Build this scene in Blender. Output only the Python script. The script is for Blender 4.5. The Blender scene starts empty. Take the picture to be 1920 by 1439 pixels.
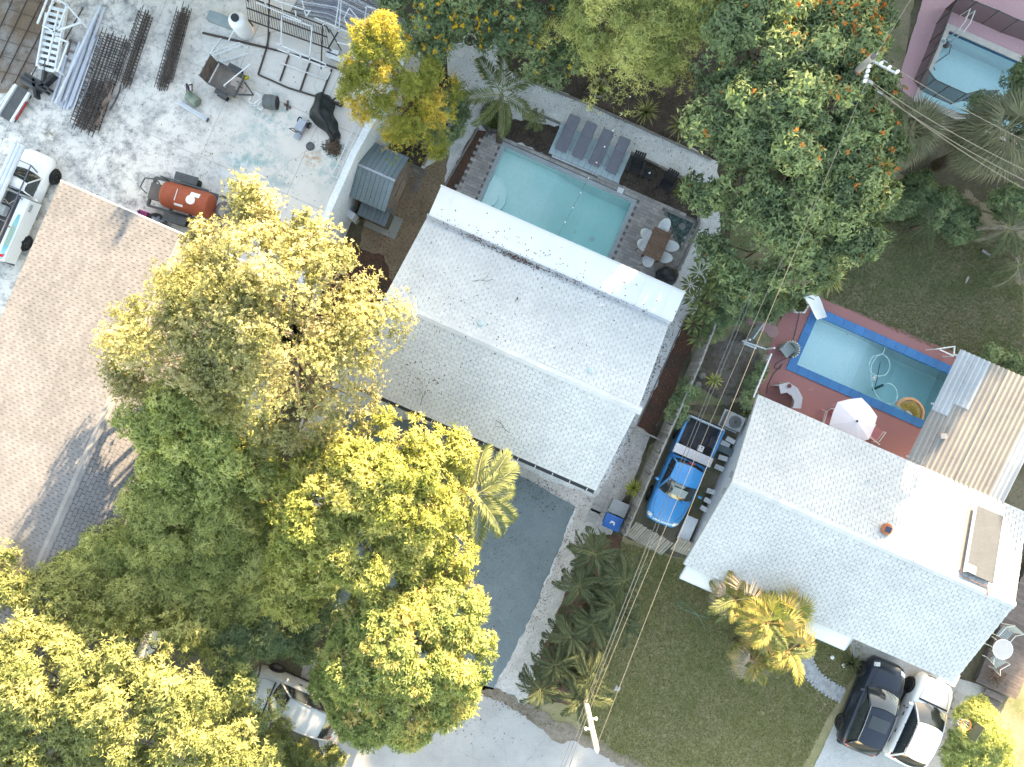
import bpy, math, random
import numpy as np
from mathutils import Vector, Matrix, Euler
from mathutils.geometry import tessellate_polygon

# ------------------------------------------------------------------ camera, sky, sun, exposure
SC = bpy.context.scene
COL = SC.collection
rng = np.random.default_rng(7)
random.seed(7)
R = math.radians
H, FPX = 32.0, 1376.0                    # drone height (m), focal length in photo pixels
cam_d = bpy.data.cameras.new('camera')
cam_d.sensor_width = 36.0
cam_d.lens = 36.0 * FPX / 1920.0
cam_d.clip_start = 0.5
cam_d.clip_end = 1000.0
cam = bpy.data.objects.new('camera', cam_d)
COL.objects.link(cam)
cam.location = (0, 0, H)
cam.rotation_euler = (0, 0, 0)
SC.camera = cam

SUN_EL, SUN_AZ = 17.0, 32.0              # degrees; azimuth clockwise from +Y
world = bpy.data.worlds.new('World')
SC.world = world
world.use_nodes = True
wn = world.node_tree
wn.nodes.clear()
sky = wn.nodes.new('ShaderNodeTexSky')
sky.sky_type = 'NISHITA'
sky.sun_disc = False
sky.sun_elevation = R(SUN_EL)
sky.sun_rotation = R(SUN_AZ)
sky.air_density = 1.0
sky.dust_density = 0.6
sky.ozone_density = 0.6
bgn = wn.nodes.new('ShaderNodeBackground')
bgn.inputs[1].default_value = 0.15
wo = wn.nodes.new('ShaderNodeOutputWorld')
wn.links.new(sky.outputs[0], bgn.inputs[0])
wn.links.new(bgn.outputs[0], wo.inputs[0])
sun_d = bpy.data.lights.new('sun', 'SUN')
sun_d.energy = 5.0
sun_d.angle = R(0.6)
sun_d.color = (1.0, 0.86, 0.68)
sun = bpy.data.objects.new('sun', sun_d)
COL.objects.link(sun)
to_sun = Vector((math.sin(R(SUN_AZ)) * math.cos(R(SUN_EL)), math.cos(R(SUN_AZ)) * math.cos(R(SUN_EL)), math.sin(R(SUN_EL))))
sun.rotation_euler = to_sun.to_track_quat('Z', 'Y').to_euler()
vs = SC.view_settings
vs.view_transform = 'Standard'
vs.look = 'None'
vs.exposure = 2.88
vs.use_white_balance = True          # the camera is balanced for the open shade
vs.white_balance_temperature = 9000
vs.gamma = 1.0
vs.use_curve_mapping = False
SC.cycles.max_bounces = 7
SC.cycles.diffuse_bounces = 4
SC.cycles.transparent_max_bounces = 12
SC.cycles.use_denoising = True

# ------------------------------------------------------------------ helpers
YAW = R(-23.7)                            # the houses, pools and fences share this street grid
UX, UY = math.cos(YAW), math.sin(YAW)     # street grid axis u in world
def P(px, py, z=0.0):
    k = (H - z) / FPX
    return Vector(((px - 960.0) * k, (719.5 - py) * k, z))
def UV(u, v, z=0.0):
    return Vector((u * UX - v * UY, u * UY + v * UX, z))
def to_uv(p):
    return (p.x * UX + p.y * UY, -p.x * UY + p.y * UX)

class MB:
    def __init__(s):
        s.v, s.f = [], []
    def add(s, vs_, fs):
        o = len(s.v)
        s.v += [tuple(v) for v in vs_]
        s.f += [tuple(i + o for i in f) for f in fs]
        return s
    def box(s, c, d, m=None):
        x, y, z = d[0] / 2, d[1] / 2, d[2] / 2
        vv = [Vector(p) for p in ((-x,-y,-z),(x,-y,-z),(x,y,-z),(-x,y,-z),(-x,-y,z),(x,-y,z),(x,y,z),(-x,y,z))]
        if m is not None: vv = [m @ v for v in vv]
        c = Vector(c)
        return s.add([v + c for v in vv], [(3,2,1,0),(4,5,6,7),(0,1,5,4),(1,2,6,5),(2,3,7,6),(3,0,4,7)])
    def bar(s, a, b, w, h=None):
        a, b = Vector(a), Vector(b); h = h or w
        d = b - a; L = d.length
        if L < 1e-6: return s
        return s.box((a + b) / 2, (L, w, h), d.to_track_quat('X', 'Z').to_matrix())
    def tube(s, pts, r, n=6, cap=True):
        pts = [Vector(p) for p in pts]
        rs = r if isinstance(r, (list, tuple)) else [r] * len(pts)
        base = len(s.v); up = Vector((0, 0, 1)); prev = None
        for i, p in enumerate(pts):
            d = (pts[min(i + 1, len(pts) - 1)] - pts[max(i - 1, 0)])
            d = d.normalized() if d.length > 1e-9 else up
            a = prev if prev is not None else (Vector((1, 0, 0)) if abs(d.z) > .9 else up)
            x = (a - d * a.dot(d))
            x = x.normalized() if x.length > 1e-6 else Vector((0, 1, 0))
            prev = x; y = d.cross(x)
            for k in range(n):
                t = 2 * math.pi * k / n
                s.v.append(tuple(p + (x * math.cos(t) + y * math.sin(t)) * rs[i]))
        for i in range(len(pts) - 1):
            for k in range(n):
                a, b = base + i * n + k, base + i * n + (k + 1) % n
                s.f.append((a, b, b + n, a + n))
        if cap:
            s.f.append(tuple(base + k for k in range(n - 1, -1, -1)))
            e = base + (len(pts) - 1) * n
            s.f.append(tuple(e + k for k in range(n)))
        return s
    def cyl(s, a, b, r, n=16, r2=None):
        return s.tube([a, b], [r, r if r2 is None else r2], n)
    def lathe(s, prof, n=24, c=(0, 0, 0), cap=True):
        base = len(s.v); c = Vector(c)
        for (r, z) in prof:
            for k in range(n):
                t = 2 * math.pi * k / n
                s.v.append((c.x + r * math.cos(t), c.y + r * math.sin(t), c.z + z))
        for i in range(len(prof) - 1):
            for k in range(n):
                a, b = base + i * n + k, base + i * n + (k + 1) % n
                s.f.append((a, b, b + n, a + n))
        if cap:
            s.f.append(tuple(base + k for k in range(n - 1, -1, -1)))
            e = base + (len(prof) - 1) * n
            s.f.append(tuple(e + k for k in range(n)))
        return s
    def prism(s, poly, z0, z1):
        n = len(poly)
        if sum(poly[i][0] * poly[(i + 1) % n][1] - poly[(i + 1) % n][0] * poly[i][1] for i in range(n)) < 0: poly = poly[::-1]
        vv = [(p[0], p[1], z0) for p in poly] + [(p[0], p[1], z1) for p in poly]
        fs = [tuple(range(n - 1, -1, -1)), tuple(range(n, 2 * n))]
        fs += [(i, (i + 1) % n, n + (i + 1) % n, n + i) for i in range(n)]
        return s.add(vv, fs)
    def grid(s, fn, nu, nv, flip=False):
        base = len(s.v)
        for i in range(nu + 1):
            for j in range(nv + 1):
                s.v.append(tuple(fn(i / nu, j / nv)))
        for i in range(nu):
            for j in range(nv):
                a = base + i * (nv + 1) + j
                q = (a, a + nv + 1, a + nv + 2, a + 1)
                s.f.append(q[::-1] if flip else q)
        return s
    def mesh(s, name, smooth=False):
        me = bpy.data.meshes.new(name)
        me.from_pydata(s.v, [], s.f)
        if smooth: me.shade_smooth()
        me.update()
        return me

def link(name, data, mat=None, parent=None, loc=None, rot=None, scale=None):
    o = bpy.data.objects.new(name, data)
    COL.objects.link(o)
    if mat is not None and data is not None and len(data.materials) == 0: data.materials.append(mat)
    if parent is not None: o.parent = parent
    if loc is not None: o.location = loc
    if rot is not None: o.rotation_euler = rot if isinstance(rot, (tuple, list, Euler)) else (0, 0, rot)
    if scale is not None: o.scale = scale if isinstance(scale, (tuple, list)) else (scale,) * 3
    return o
def obj(name, mb, mat, parent=None, smooth=False, **k):
    return link(name, mb.mesh(name, smooth), mat, parent, **k)
def tag(o, label=None, cat=None, group=None, kind=None):
    if label: o['label'] = label
    if cat: o['category'] = cat
    if group: o['group'] = group
    if kind: o['kind'] = kind
    return o
def thing(name, label, cat, loc=(0, 0, 0), rz=0.0, group=None):
    o = link(name, None, loc=loc, rot=rz)
    o.empty_display_size = 0.2
    return tag(o, label, cat, group)
def copy_tree(o, parent=None):
    c = o.copy(); COL.objects.link(c)
    if parent is not None: c.parent = parent
    for ch in o.children: copy_tree(ch, c)
    return c
def structure(name, mb, mat, parent=None):
    o = obj(name, mb, mat, parent)
    if parent is None: o['kind'] = 'structure'
    return o
def pieces(name, mesh, mats, mat, parent, limit=300, rest=None):
    """alike pieces: the first `limit` are objects that share one mesh, the rest one joined part"""
    if len(mesh.materials) == 0: mesh.materials.append(mat)
    for m in mats[:limit]:
        o = bpy.data.objects.new(name, mesh)
        COL.objects.link(o); o.parent = parent; o.matrix_local = m
    more = mats[limit:]
    if not more: return
    nv = len(mesh.vertices)
    base = np.empty(nv * 3); mesh.vertices.foreach_get('co', base); base = base.reshape(-1, 3)
    base = np.hstack([base, np.ones((nv, 1))])
    A = np.array([[list(r) for r in m] for m in more])
    co = np.einsum('nij,vj->nvi', A, base)[:, :, :3].reshape(-1, 3)
    faces = [list(p.vertices) for p in mesh.polygons]
    n = len(more)
    loops = np.concatenate([(np.concatenate([np.array(f) for f in faces])[None, :] + (np.arange(n) * nv)[:, None]).ravel()])
    tot = np.tile(np.array([len(f) for f in faces]), n)
    me = raw_mesh(rest or name + '_field', co, loops, tot, np.repeat(rng.random(n), nv))
    me.materials.append(mat)
    o = link(rest or name + '_field', me, None, parent)
    o['kind'] = 'stuff'
def raw_mesh(name, co, loops, tot, rnd=None):
    me = bpy.data.meshes.new(name)
    me.vertices.add(len(co)); me.vertices.foreach_set('co', np.asarray(co, dtype=np.float32).ravel())
    me.loops.add(len(loops)); me.loops.foreach_set('vertex_index', np.asarray(loops, dtype=np.int32))
    me.polygons.add(len(tot))
    me.polygons.foreach_set('loop_start', np.concatenate([[0], np.cumsum(tot)[:-1]]).astype(np.int32))
    me.polygons.foreach_set('loop_total', np.asarray(tot, dtype=np.int32))
    if rnd is not None:
        a = me.attributes.new('rnd', 'FLOAT', 'POINT')
        a.data.foreach_set('value', np.asarray(rnd, dtype=np.float32))
    me.update(calc_edges=True); me.validate(); me.shade_flat()
    return me

# ------------------------------------------------------------------ materials
_M = {}
class NT:
    def __init__(s, name):
        s.m = bpy.data.materials.new(name); s.m.use_nodes = True
        s.t = s.m.node_tree; s.t.nodes.clear()
        s.out = s.n('ShaderNodeOutputMaterial')
    def n(s, kind, **k):
        nd = s.t.nodes.new(kind)
        for a, b in k.items(): setattr(nd, a, b)
        return nd
    def l(s, a, b): s.t.links.new(a, b)
    def pos(s):
        if not hasattr(s, '_p'): s._p = s.n('ShaderNodeNewGeometry').outputs['Position']
        return s._p
    def noise(s, scale, detail=4, rough=.6, vec=None, dist=0):
        nd = s.n('ShaderNodeTexNoise'); nd.inputs['Scale'].default_value = scale
        nd.inputs['Detail'].default_value = detail; nd.inputs['Roughness'].default_value = rough
        nd.inputs['Distortion'].default_value = dist
        s.l(vec or s.pos(), nd.inputs['Vector']); return nd.outputs['Fac']
    def ramp(s, fac, stops, interp='LINEAR'):
        nd = s.n('ShaderNodeValToRGB'); nd.color_ramp.interpolation = interp
        e = nd.color_ramp.elements
        while len(e) < len(stops): e.new(.5)
        for i, (p, c) in enumerate(stops):
            e[i].position = p; e[i].color = (c, c, c, 1) if isinstance(c, (int, float)) else (*c, 1)
        s.l(fac, nd.inputs[0]); return nd.outputs[0]
    def mix(s, fac, a, b, mode='MIX'):
        nd = s.n('ShaderNodeMix', data_type='RGBA', blend_type=mode)
        for i, v in ((0, fac), (6, a), (7, b)):
            if isinstance(v, bpy.types.NodeSocket): s.l(v, nd.inputs[i])
            elif i == 0: nd.inputs[0].default_value = v
            else: nd.inputs[i].default_value = (*v, 1)
        return nd.outputs[2]
    def math(s, op, a, b=0.0):
        nd = s.n('ShaderNodeMath', operation=op)
        for i, v in ((0, a), (1, b)):
            if isinstance(v, bpy.types.NodeSocket): s.l(v, nd.inputs[i])
            else: nd.inputs[i].default_value = v
        return nd.outputs[0]
    def rand(s):
        oi = s.n('ShaderNodeObjectInfo').outputs['Random']
        at = s.n('ShaderNodeAttribute', attribute_name='rnd').outputs['Fac']
        return s.math('FRACT', s.math('ADD', oi, at))
    def bump(s, h, strength, dist=.02):
        b = s.n('ShaderNodeBump'); b.inputs['Strength'].default_value = strength; b.inputs['Distance'].default_value = dist
        s.l(h, b.inputs['Height']); return b.outputs[0]
    def bsdf(s, color, rough=.7, metal=0, spec=.4, normal=None, coat=0):
        p = s.n('ShaderNodeBsdfPrincipled')
        if isinstance(color, bpy.types.NodeSocket): s.l(color, p.inputs['Base Color'])
        else: p.inputs['Base Color'].default_value = (*color, 1)
        if isinstance(rough, bpy.types.NodeSocket): s.l(rough, p.inputs['Roughness'])
        else: p.inputs['Roughness'].default_value = rough
        p.inputs['Metallic'].default_value = metal
        p.inputs['Specular IOR Level'].default_value = spec
        p.inputs['Coat Weight'].default_value = coat
        p.inputs['Coat Roughness'].default_value = .06
        if normal is not None: s.l(normal, p.inputs['Normal'])
        return p.outputs[0]
    def done(s, sh):
        s.l(sh, s.out.inputs['Surface']); return s.m

def M(name, c1, c2=None, scale=3.0, rough=.75, metal=0, spec=.35, bump=0, bscale=40, vary=0, coat=0, lo=.35, hi=.65, fine=.12):
    if name in _M: return _M[name]
    t = NT(name)
    c2 = c2 or tuple(x * .78 for x in c1)
    col = t.mix(t.ramp(t.noise(scale, 5), [(lo, 0.), (hi, 1.)]), c1, c2)
    if fine:
        k = t.ramp(t.noise(scale * 9 + 6, 3), [(.3, 1 - fine), (.7, 1 + fine)])
        col = t.mix(1.0, col, k, 'MULTIPLY')
    if vary:
        k = t.ramp(t.rand(), [(0., 1 - vary), (1., 1 + vary * .6)])
        col = t.mix(1.0, col, k, 'MULTIPLY')
    nrm = t.bump(t.noise(bscale, 4), bump, .02) if bump else None
    _M[name] = t.done(t.bsdf(col, rough, metal, spec, nrm, coat))
    return _M[name]

def leaf_mat(name, stops, transl=.32, rough=.6, spec=.12):
    if name in _M: return _M[name]
    t = NT(name)
    at = t.n('ShaderNodeAttribute', attribute_name='rnd').outputs['Fac']
    col = t.ramp(at, stops)
    a = t.bsdf(col, rough, 0, spec)
    b = t.n('ShaderNodeBsdfTranslucent')
    tc = t.mix(1.0, col, (1.0, 1.1, .72), 'MULTIPLY')
    t.l(tc, b.inputs[0])
    mx = t.n('ShaderNodeMixShader'); mx.inputs[0].default_value = transl
    t.l(a, mx.inputs[1]); t.l(b.outputs[0], mx.inputs[2])
    _M[name] = t.done(mx.outputs[0])
    return _M[name]

def glass_mat(name, tint=(.02, .03, .035), rough=.04):
    return M(name, tint, tint, rough=rough, spec=.9, fine=0)
# ------------------------------------------------------------------ the ground and its sheets
def poly_px(pts, jit=0.0, step=10):
    """a pixel outline on the ground as world points, with ragged edges when jit > 0"""
    w = [P(*p) for p in pts]
    if jit <= 0: return [(p.x, p.y) for p in w]
    out = []
    for i, a in enumerate(w):
        b = w[(i + 1) % len(w)]; d = b - a; n = max(1, int(d.length / (step / 43.0)))
        nrm = Vector((-d.y, d.x, 0)).normalized()
        for k in range(n):
            q = a + d * (k / n) + nrm * (random.gauss(0, jit) + jit * 1.3 * math.sin((a.x + a.y) * 9 + k * .55))
            out.append((q.x, q.y))
    return out
def sheet(name, outline, z, mat, holes=(), parent=None):
    rings = [[Vector((x, y, z)) for x, y in outline]] + [[Vector((x, y, z)) for x, y in h] for h in holes]
    tris = tessellate_polygon(rings)
    flat = [v for r in rings for v in r]
    fs = []
    for a, b, c in tris:
        n = (flat[b] - flat[a]).cross(flat[c] - flat[a])
        fs.append((a, b, c) if n.z >= 0 else (c, b, a))
    mb = MB(); mb.add(flat, fs)
    o = obj(name, mb, mat, parent)
    if parent is None: o['kind'] = 'structure'
    return o
def uv_rect(u0, u1, v0, v1):
    return [tuple(UV(u, v)[:2]) for u, v in ((u0, v0), (u1, v0), (u1, v1), (u0, v1))]

POOL_C = (-4.44, 1.62, 6.25, 9.33)       # water rectangles u0,u1,v0,v1
POOL_R = (11.0, 17.75, 5.72, 8.05)
POOL_P = (11.25, 18.6, 18.55, 21.75)

def dirt_mat(name, a, b, c, s1=.5, s2=7, bump=.5, lo=.42, hi=.6):
    t = NT(name)
    col = t.mix(t.ramp(t.noise(s1, 5, .65), [(lo, 0.), (hi, 1.)]), a, b)
    col = t.mix(t.ramp(t.noise(s2, 5, .7), [(.5, 0.), (.72, 1.)]), col, c)
    k = t.ramp(t.noise(42, 3), [(.3, .72), (.7, 1.25)])
    col = t.mix(1.0, col, k, 'MULTIPLY')
    return t.done(t.bsdf(col, .95, 0, .15, t.bump(t.noise(30, 5, .7), bump, .04)))
def gravel_mat(name, a, b, dark, s=26, amount=.66):
    t = NT(name)
    v = t.n('ShaderNodeTexVoronoi'); v.inputs['Scale'].default_value = s; t.l(t.pos(), v.inputs['Vector'])
    col = t.mix(v.outputs['Color'], a, b)
    col = t.mix(t.ramp(t.noise(1.1, 5, .7), [(.45, 0.), (.75, .55)]), col, tuple(x * .62 for x in a))
    col = t.mix(t.ramp(t.noise(11, 3, .8), [(amount, 0.), (amount + .06, .8)]), col, dark)
    return t.done(t.bsdf(col, .95, 0, .15, t.bump(v.outputs['Distance'], .6, .03)))
def lawn_mat(name, a, b, dry, s=.55):
    t = NT(name)
    col = t.mix(t.ramp(t.noise(s * 3.2, 6, .65), [(.35, 0.), (.65, 1.)]), a, b)
    col = t.mix(t.ramp(t.noise(s, 5, .7), [(.40, 0.), (.62, .9)]), col, dry)
    k = t.ramp(t.noise(34, 4, .75), [(.3, .6), (.7, 1.4)])
    col = t.mix(1.0, col, k, 'MULTIPLY')
    return t.done(t.bsdf(col, .95, 0, .1, t.bump(t.noise(60, 4), .8, .04)))

m_soil = dirt_mat('soil', (0.088, 0.078, 0.055), (0.146, 0.129, 0.094), (0.058, 0.070, 0.035))
holes = [uv_rect(*p) for p in (POOL_C, POOL_R, POOL_P)]
ground = sheet('ground', [(-160, -160), (160, -160), (160, 160), (-160, 160)], 0.0, m_soil, holes)

# concrete of the contractor's yard: stains, blotches, paint overspray and rust
def yard_mat():
    t = NT('yard_concrete')
    col = t.mix(t.ramp(t.noise(.35, 6, .6), [(.35, 0.), (.65, 1.)]), (.73, .69, .645), (.62, .595, .565))
    sx = t.n('ShaderNodeSeparateXYZ'); t.l(t.pos(), sx.inputs[0])
    far = t.math('MULTIPLY_ADD', sx.outputs['X'], -.10)            # old oily part of the slab, away from the wall
    far.node.inputs[2].default_value = -.95
    far = t.ramp(far, [(0., 0.), (.75, 1.)])
    blot = t.ramp(t.noise(1.3, 11, .80), [(.45, 0.), (.60, .85)])
    f = t.mix(1.0, blot, far, 'MULTIPLY')
    col = t.mix(f, col, (.22, .22, .225))
    blot2 = t.ramp(t.noise(2.6, 10, .82), [(.54, 0.), (.66, .8)])
    col = t.mix(t.mix(1.0, blot2, t.ramp(far, [(0., .28), (1., 1.)]), 'MULTIPLY'), col, (.13, .135, .15))
    mp = t.n('ShaderNodeMapping'); mp.inputs['Rotation'].default_value = (0, 0, -YAW); t.l(t.pos(), mp.inputs['Vector'])
    bk = t.n('ShaderNodeTexBrick', offset=0.0); bk.inputs['Scale'].default_value = 1.0; bk.inputs['Brick Width'].default_value = 4.1; bk.inputs['Row Height'].default_value = 3.6; bk.inputs['Mortar Size'].default_value = .014
    t.l(mp.outputs[0], bk.inputs['Vector'])
    col = t.mix(t.math('MULTIPLY', bk.outputs['Fac'], .55), col, (.24, .235, .23))
    spk = t.ramp(t.noise(13, 3, .6), [(.70, 0.), (.74, .8)])
    col = t.mix(spk, col, (.16, .15, .14))
    cr = t.n('ShaderNodeTexVoronoi', feature='DISTANCE_TO_EDGE'); cr.inputs['Scale'].default_value = .17
    wv = t.n('ShaderNodeVectorMath', operation='ADD'); t.l(t.pos(), wv.inputs[0])
    nz = t.n('ShaderNodeTexNoise'); nz.inputs['Scale'].default_value = .8; nz.inputs['Detail'].default_value = 5
    t.l(t.pos(), nz.inputs['Vector']); t.l(nz.outputs['Color'], wv.inputs[1]); t.l(wv.outputs[0], cr.inputs['Vector'])
    col = t.mix(t.ramp(cr.outputs['Distance'], [(0., .45), (.003, 0.)]), col, (.25, .25, .25))
    # teal and rust overspray marks with places of their own
    for (px, py, rr, c, s) in ((470, 300, 1.6, (.22, .38, .38), 1.8), (505, 215, 1.3, (.20, .37, .37), 2.2), (620, 300, 1.5, (.28, .42, .43), 1.6), (585, 297, .55, (.48, .25, .10), 3.5), (520, 330, 1.2, (.34, .43, .43), 2.), (440, 330, 1.5, (.62, .64, .66), 3.), (60, 30, 2.6, (.26, .17, .11), .9), (95, 255, .5, (.2, .14, .09), 3.), (175, 245, .5, (.2, .14, .08), 3.)):
        d = t.n('ShaderNodeVectorMath', operation='DISTANCE'); t.l(t.pos(), d.inputs[0]); d.inputs[1].default_value = P(px, py)
        m_ = t.ramp(t.math('DIVIDE', d.outputs['Value'], rr), [(.35, 1.), (1., 0.)])
        f = t.mix(1.0, m_, t.ramp(t.noise(s, 6, .7), [(.47, 0.), (.60, .85)]), 'MULTIPLY')
        col = t.mix(f, col, c)
    return t.done(t.bsdf(col, .85, 0, .2, t.bump(t.noise(25, 5), .15, .02)))
m_yard = yard_mat()
sheet('yard_slab', poly_px([(-500, -500), (700, -500), (735, 20), (768, 112), (722, 258), (612, 470), (480, 760), (-500, 760)]), .004, m_yard)
sheet('bare_earth', poly_px([(-300, -300), (98, -300), (96, 30), (66, 95), (52, 168), (-300, 230)], .1, 14), .008, dirt_mat('rusty_earth', (.20, .14, .10), (.27, .25, .24), (.12, .10, .085), .6, 2.2, .4))

m_gravel = gravel_mat('white_gravel', (0.552, 0.570, 0.589), (0.850, 0.850, 0.850), (0.165, 0.147, 0.138))
sheet('gravel_path', poly_px([(838, 70), (930, 70), (968, 135), (1100, 190), (1345, 298), (1352, 430), (1305, 590), (1235, 765), (1188, 880), (1142, 1010), (1060, 1175), (985, 1325), (900, 1290), (600, 1010), (560, 800), (700, 540), (700, 470), (770, 325), (838, 235)], .02, 12), .006, m_gravel, [uv_rect(*POOL_C)])
m_shellgravel = gravel_mat('shell_gravel', (0.414, 0.391, 0.380), (0.690, 0.655, 0.632), (0.115, 0.098, 0.081), 24, .68)
sheet('gravel_strip', poly_px([(968, 875), (1120, 935), (1205, 770), (1235, 780), (1150, 990), (1062, 1180), (990, 1318), (905, 1290), (1010, 1130), (1080, 960), (960, 890)], .03, 9), .016, m_shellgravel)
m_pea = gravel_mat('tan_pea_gravel', (0.196, 0.144, 0.098), (0.345, 0.270, 0.196), (0.069, 0.046, 0.032), 28, .58)
sheet('pea_gravel', poly_px([(770, 330), (838, 290), (835, 352), (760, 520), (720, 560), (560, 820), (610, 560), (680, 440), (690, 300), (745, 290)], .05, 10), .010, m_pea)
m_mulch = dirt_mat('dark_mulch', (0.053, 0.043, 0.035), (0.083, 0.066, 0.058), (0.170, 0.122, 0.103), 1.5, 13, .8)
m_redmulch = dirt_mat('red_mulch', (0.122, 0.064, 0.048), (0.078, 0.058, 0.048), (0.244, 0.122, 0.086), 1.5, 12, .8)
for nm, pts, mm, z in (
    ('mulch_bed', [(892, 240), (922, 250), (858, 372), (828, 360)], m_redmulch, .020),
    ('mulch_bed', [(945, 225), (1050, 236), (1034, 296), (930, 250)], m_mulch, .020),
    ('mulch_bed', [(1183, 288), (1228, 308), (1290, 345), (1312, 372), (1306, 416), (1160, 348)], m_mulch, .020),
    ('mulch_bed', [(962, 137), (1100, 193), (1240, 256), (1345, 303), (1480, 300), (1500, -200), (740, -200), (790, 30), (840, 85), (925, 75)], m_mulch, .012),
    ('mulch_bed', [(760, 110), (858, 150), (850, 205), (782, 322), (720, 290), (728, 250)], m_mulch, .012),
    ('mulch_bed', [(1288, 590), (1322, 600), (1222, 818), (1196, 800)], m_redmulch, .020),
    ('mulch_bed', [(1108, 1000), (1165, 1005), (1160, 1090), (1120, 1240), (1085, 1325), (990, 1305), (1040, 1160)], m_redmulch, .022),
    ('mulch_bed', [(640, 450), (720, 480), (735, 540), (690, 600), (560, 700), (600, 520)], m_redmulch, .018)):
    sheet(nm, poly_px(pts, .03, 10), z, mm)

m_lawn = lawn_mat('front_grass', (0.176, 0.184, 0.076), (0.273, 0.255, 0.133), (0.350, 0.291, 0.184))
m_lawn2 = lawn_mat('dull_grass', (0.135, 0.158, 0.081), (0.210, 0.213, 0.117), (0.300, 0.246, 0.184))  # duller, darker grass colour than the front lawn
sheet('lawn', poly_px([(1158, 1005), (1290, 1050), (1420, 1100), (1655, 1215), (1596, 1320), (1550, 1400), (1500, 1510), (1480, 1700), (1330, 1700), (1215, 1470), (1080, 1395), (985, 1330), (1080, 1180)], .03, 12), .012, m_lawn)
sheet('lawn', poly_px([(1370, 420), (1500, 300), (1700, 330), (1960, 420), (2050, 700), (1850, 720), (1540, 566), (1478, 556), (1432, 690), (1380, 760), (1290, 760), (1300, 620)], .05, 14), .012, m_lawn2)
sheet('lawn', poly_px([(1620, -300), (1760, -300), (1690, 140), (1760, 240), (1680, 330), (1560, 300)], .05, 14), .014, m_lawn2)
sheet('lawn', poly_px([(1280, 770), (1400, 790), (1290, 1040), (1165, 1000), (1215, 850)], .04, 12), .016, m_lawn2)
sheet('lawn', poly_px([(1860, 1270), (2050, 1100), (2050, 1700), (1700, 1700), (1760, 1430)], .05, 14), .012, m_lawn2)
sheet('side_yard', poly_px([(1325, 655), (1385, 615), (1420, 640), (1420, 700), (1370, 760), (1300, 730)], .08, 9), .020, dirt_mat('side_dirt', (.10, .085, .07), (.15, .135, .12), (.05, .05, .03), .9, 5, .5))

m_road = None
def road_mat():
    t = NT('street_concrete')
    col = t.mix(t.ramp(t.noise(.5, 6, .65), [(.35, 0.), (.65, 1.)]), (0.427, 0.414, 0.405), (0.338, 0.325, 0.321))
    col = t.mix(t.ramp(t.noise(3.4, 6, .75), [(.62, 0.), (.70, .75)]), col, (.12, .12, .125))
    cr = t.n('ShaderNodeTexVoronoi', feature='DISTANCE_TO_EDGE'); cr.inputs['Scale'].default_value = .55
    wv = t.n('ShaderNodeVectorMath', operation='ADD'); t.l(t.pos(), wv.inputs[0])
    nz = t.n('ShaderNodeTexNoise'); nz.inputs['Scale'].default_value = 1.1; nz.inputs['Detail'].default_value = 6
    t.l(t.pos(), nz.inputs['Vector']); t.l(nz.outputs['Color'], wv.inputs[1]); t.l(wv.outputs[0], cr.inputs['Vector'])
    col = t.mix(t.ramp(cr.outputs['Distance'], [(0., .4), (.008, 0.)]), col, (.19, .19, .19))
    k = t.ramp(t.noise(50, 3), [(.3, .85), (.7, 1.15)])
    col = t.mix(1.0, col, k, 'MULTIPLY')
    return t.done(t.bsdf(col, .88, 0, .2, t.bump(t.noise(40, 4), .25, .015)))
m_road = road_mat()
sheet('road', poly_px([(560, 1230), (700, 1200), (893, 1284), (985, 1328), (1082, 1385), (1196, 1444), (1330, 1520), (1300, 1800), (540, 1800), (612, 1430), (575, 1330)], .035, 8), .024, m_road)
sheet('verge', poly_px([(878, 1272), (898, 1276), (985, 1318), (1085, 1368), (1200, 1432), (1340, 1505), (1330, 1525), (1196, 1450), (1082, 1392), (1040, 1390), (985, 1342), (886, 1290)], .04, 6), .030, dirt_mat('verge_dirt', (.26, .22, .185), (.20, .165, .135), (.12, .115, .06), 2., 9, .6))
m_drive = M('slate_driveway', (0.186, 0.227, 0.261), (0.144, 0.179, 0.209), .6, .9, bump=.35, bscale=70, spec=.2, fine=.16)
m_drive = dirt_mat('slate_driveway_worn', (.178, .228, .252), (.158, .204, .226), (.20, .245, .268), .5, 1.6, .3)
sheet('driveway', poly_px([(640, 770), (840, 800), (935, 850), (978, 893), (1078, 950), (1030, 1075), (985, 1180), (925, 1293), (840, 1300), (600, 1120)], .02, 7), .030, m_drive)
m_conc = M('pale_driveway_concrete', (.46, .45, .44), (.36, .355, .35), .7, .85, bump=.2, bscale=50, spec=.2)
sheet('driveway', poly_px([(1600, 1200), (1632, 1225), (1596, 1300), (1555, 1375), (1490, 1520), (1740, 1520), (1800, 1390), (1850, 1290)], .012, 8), .026, m_conc)
sheet('path', poly_px([(1590, 1195), (1640, 1210), (1625, 1245), (1596, 1230)], .01), .034, m_road)

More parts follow.
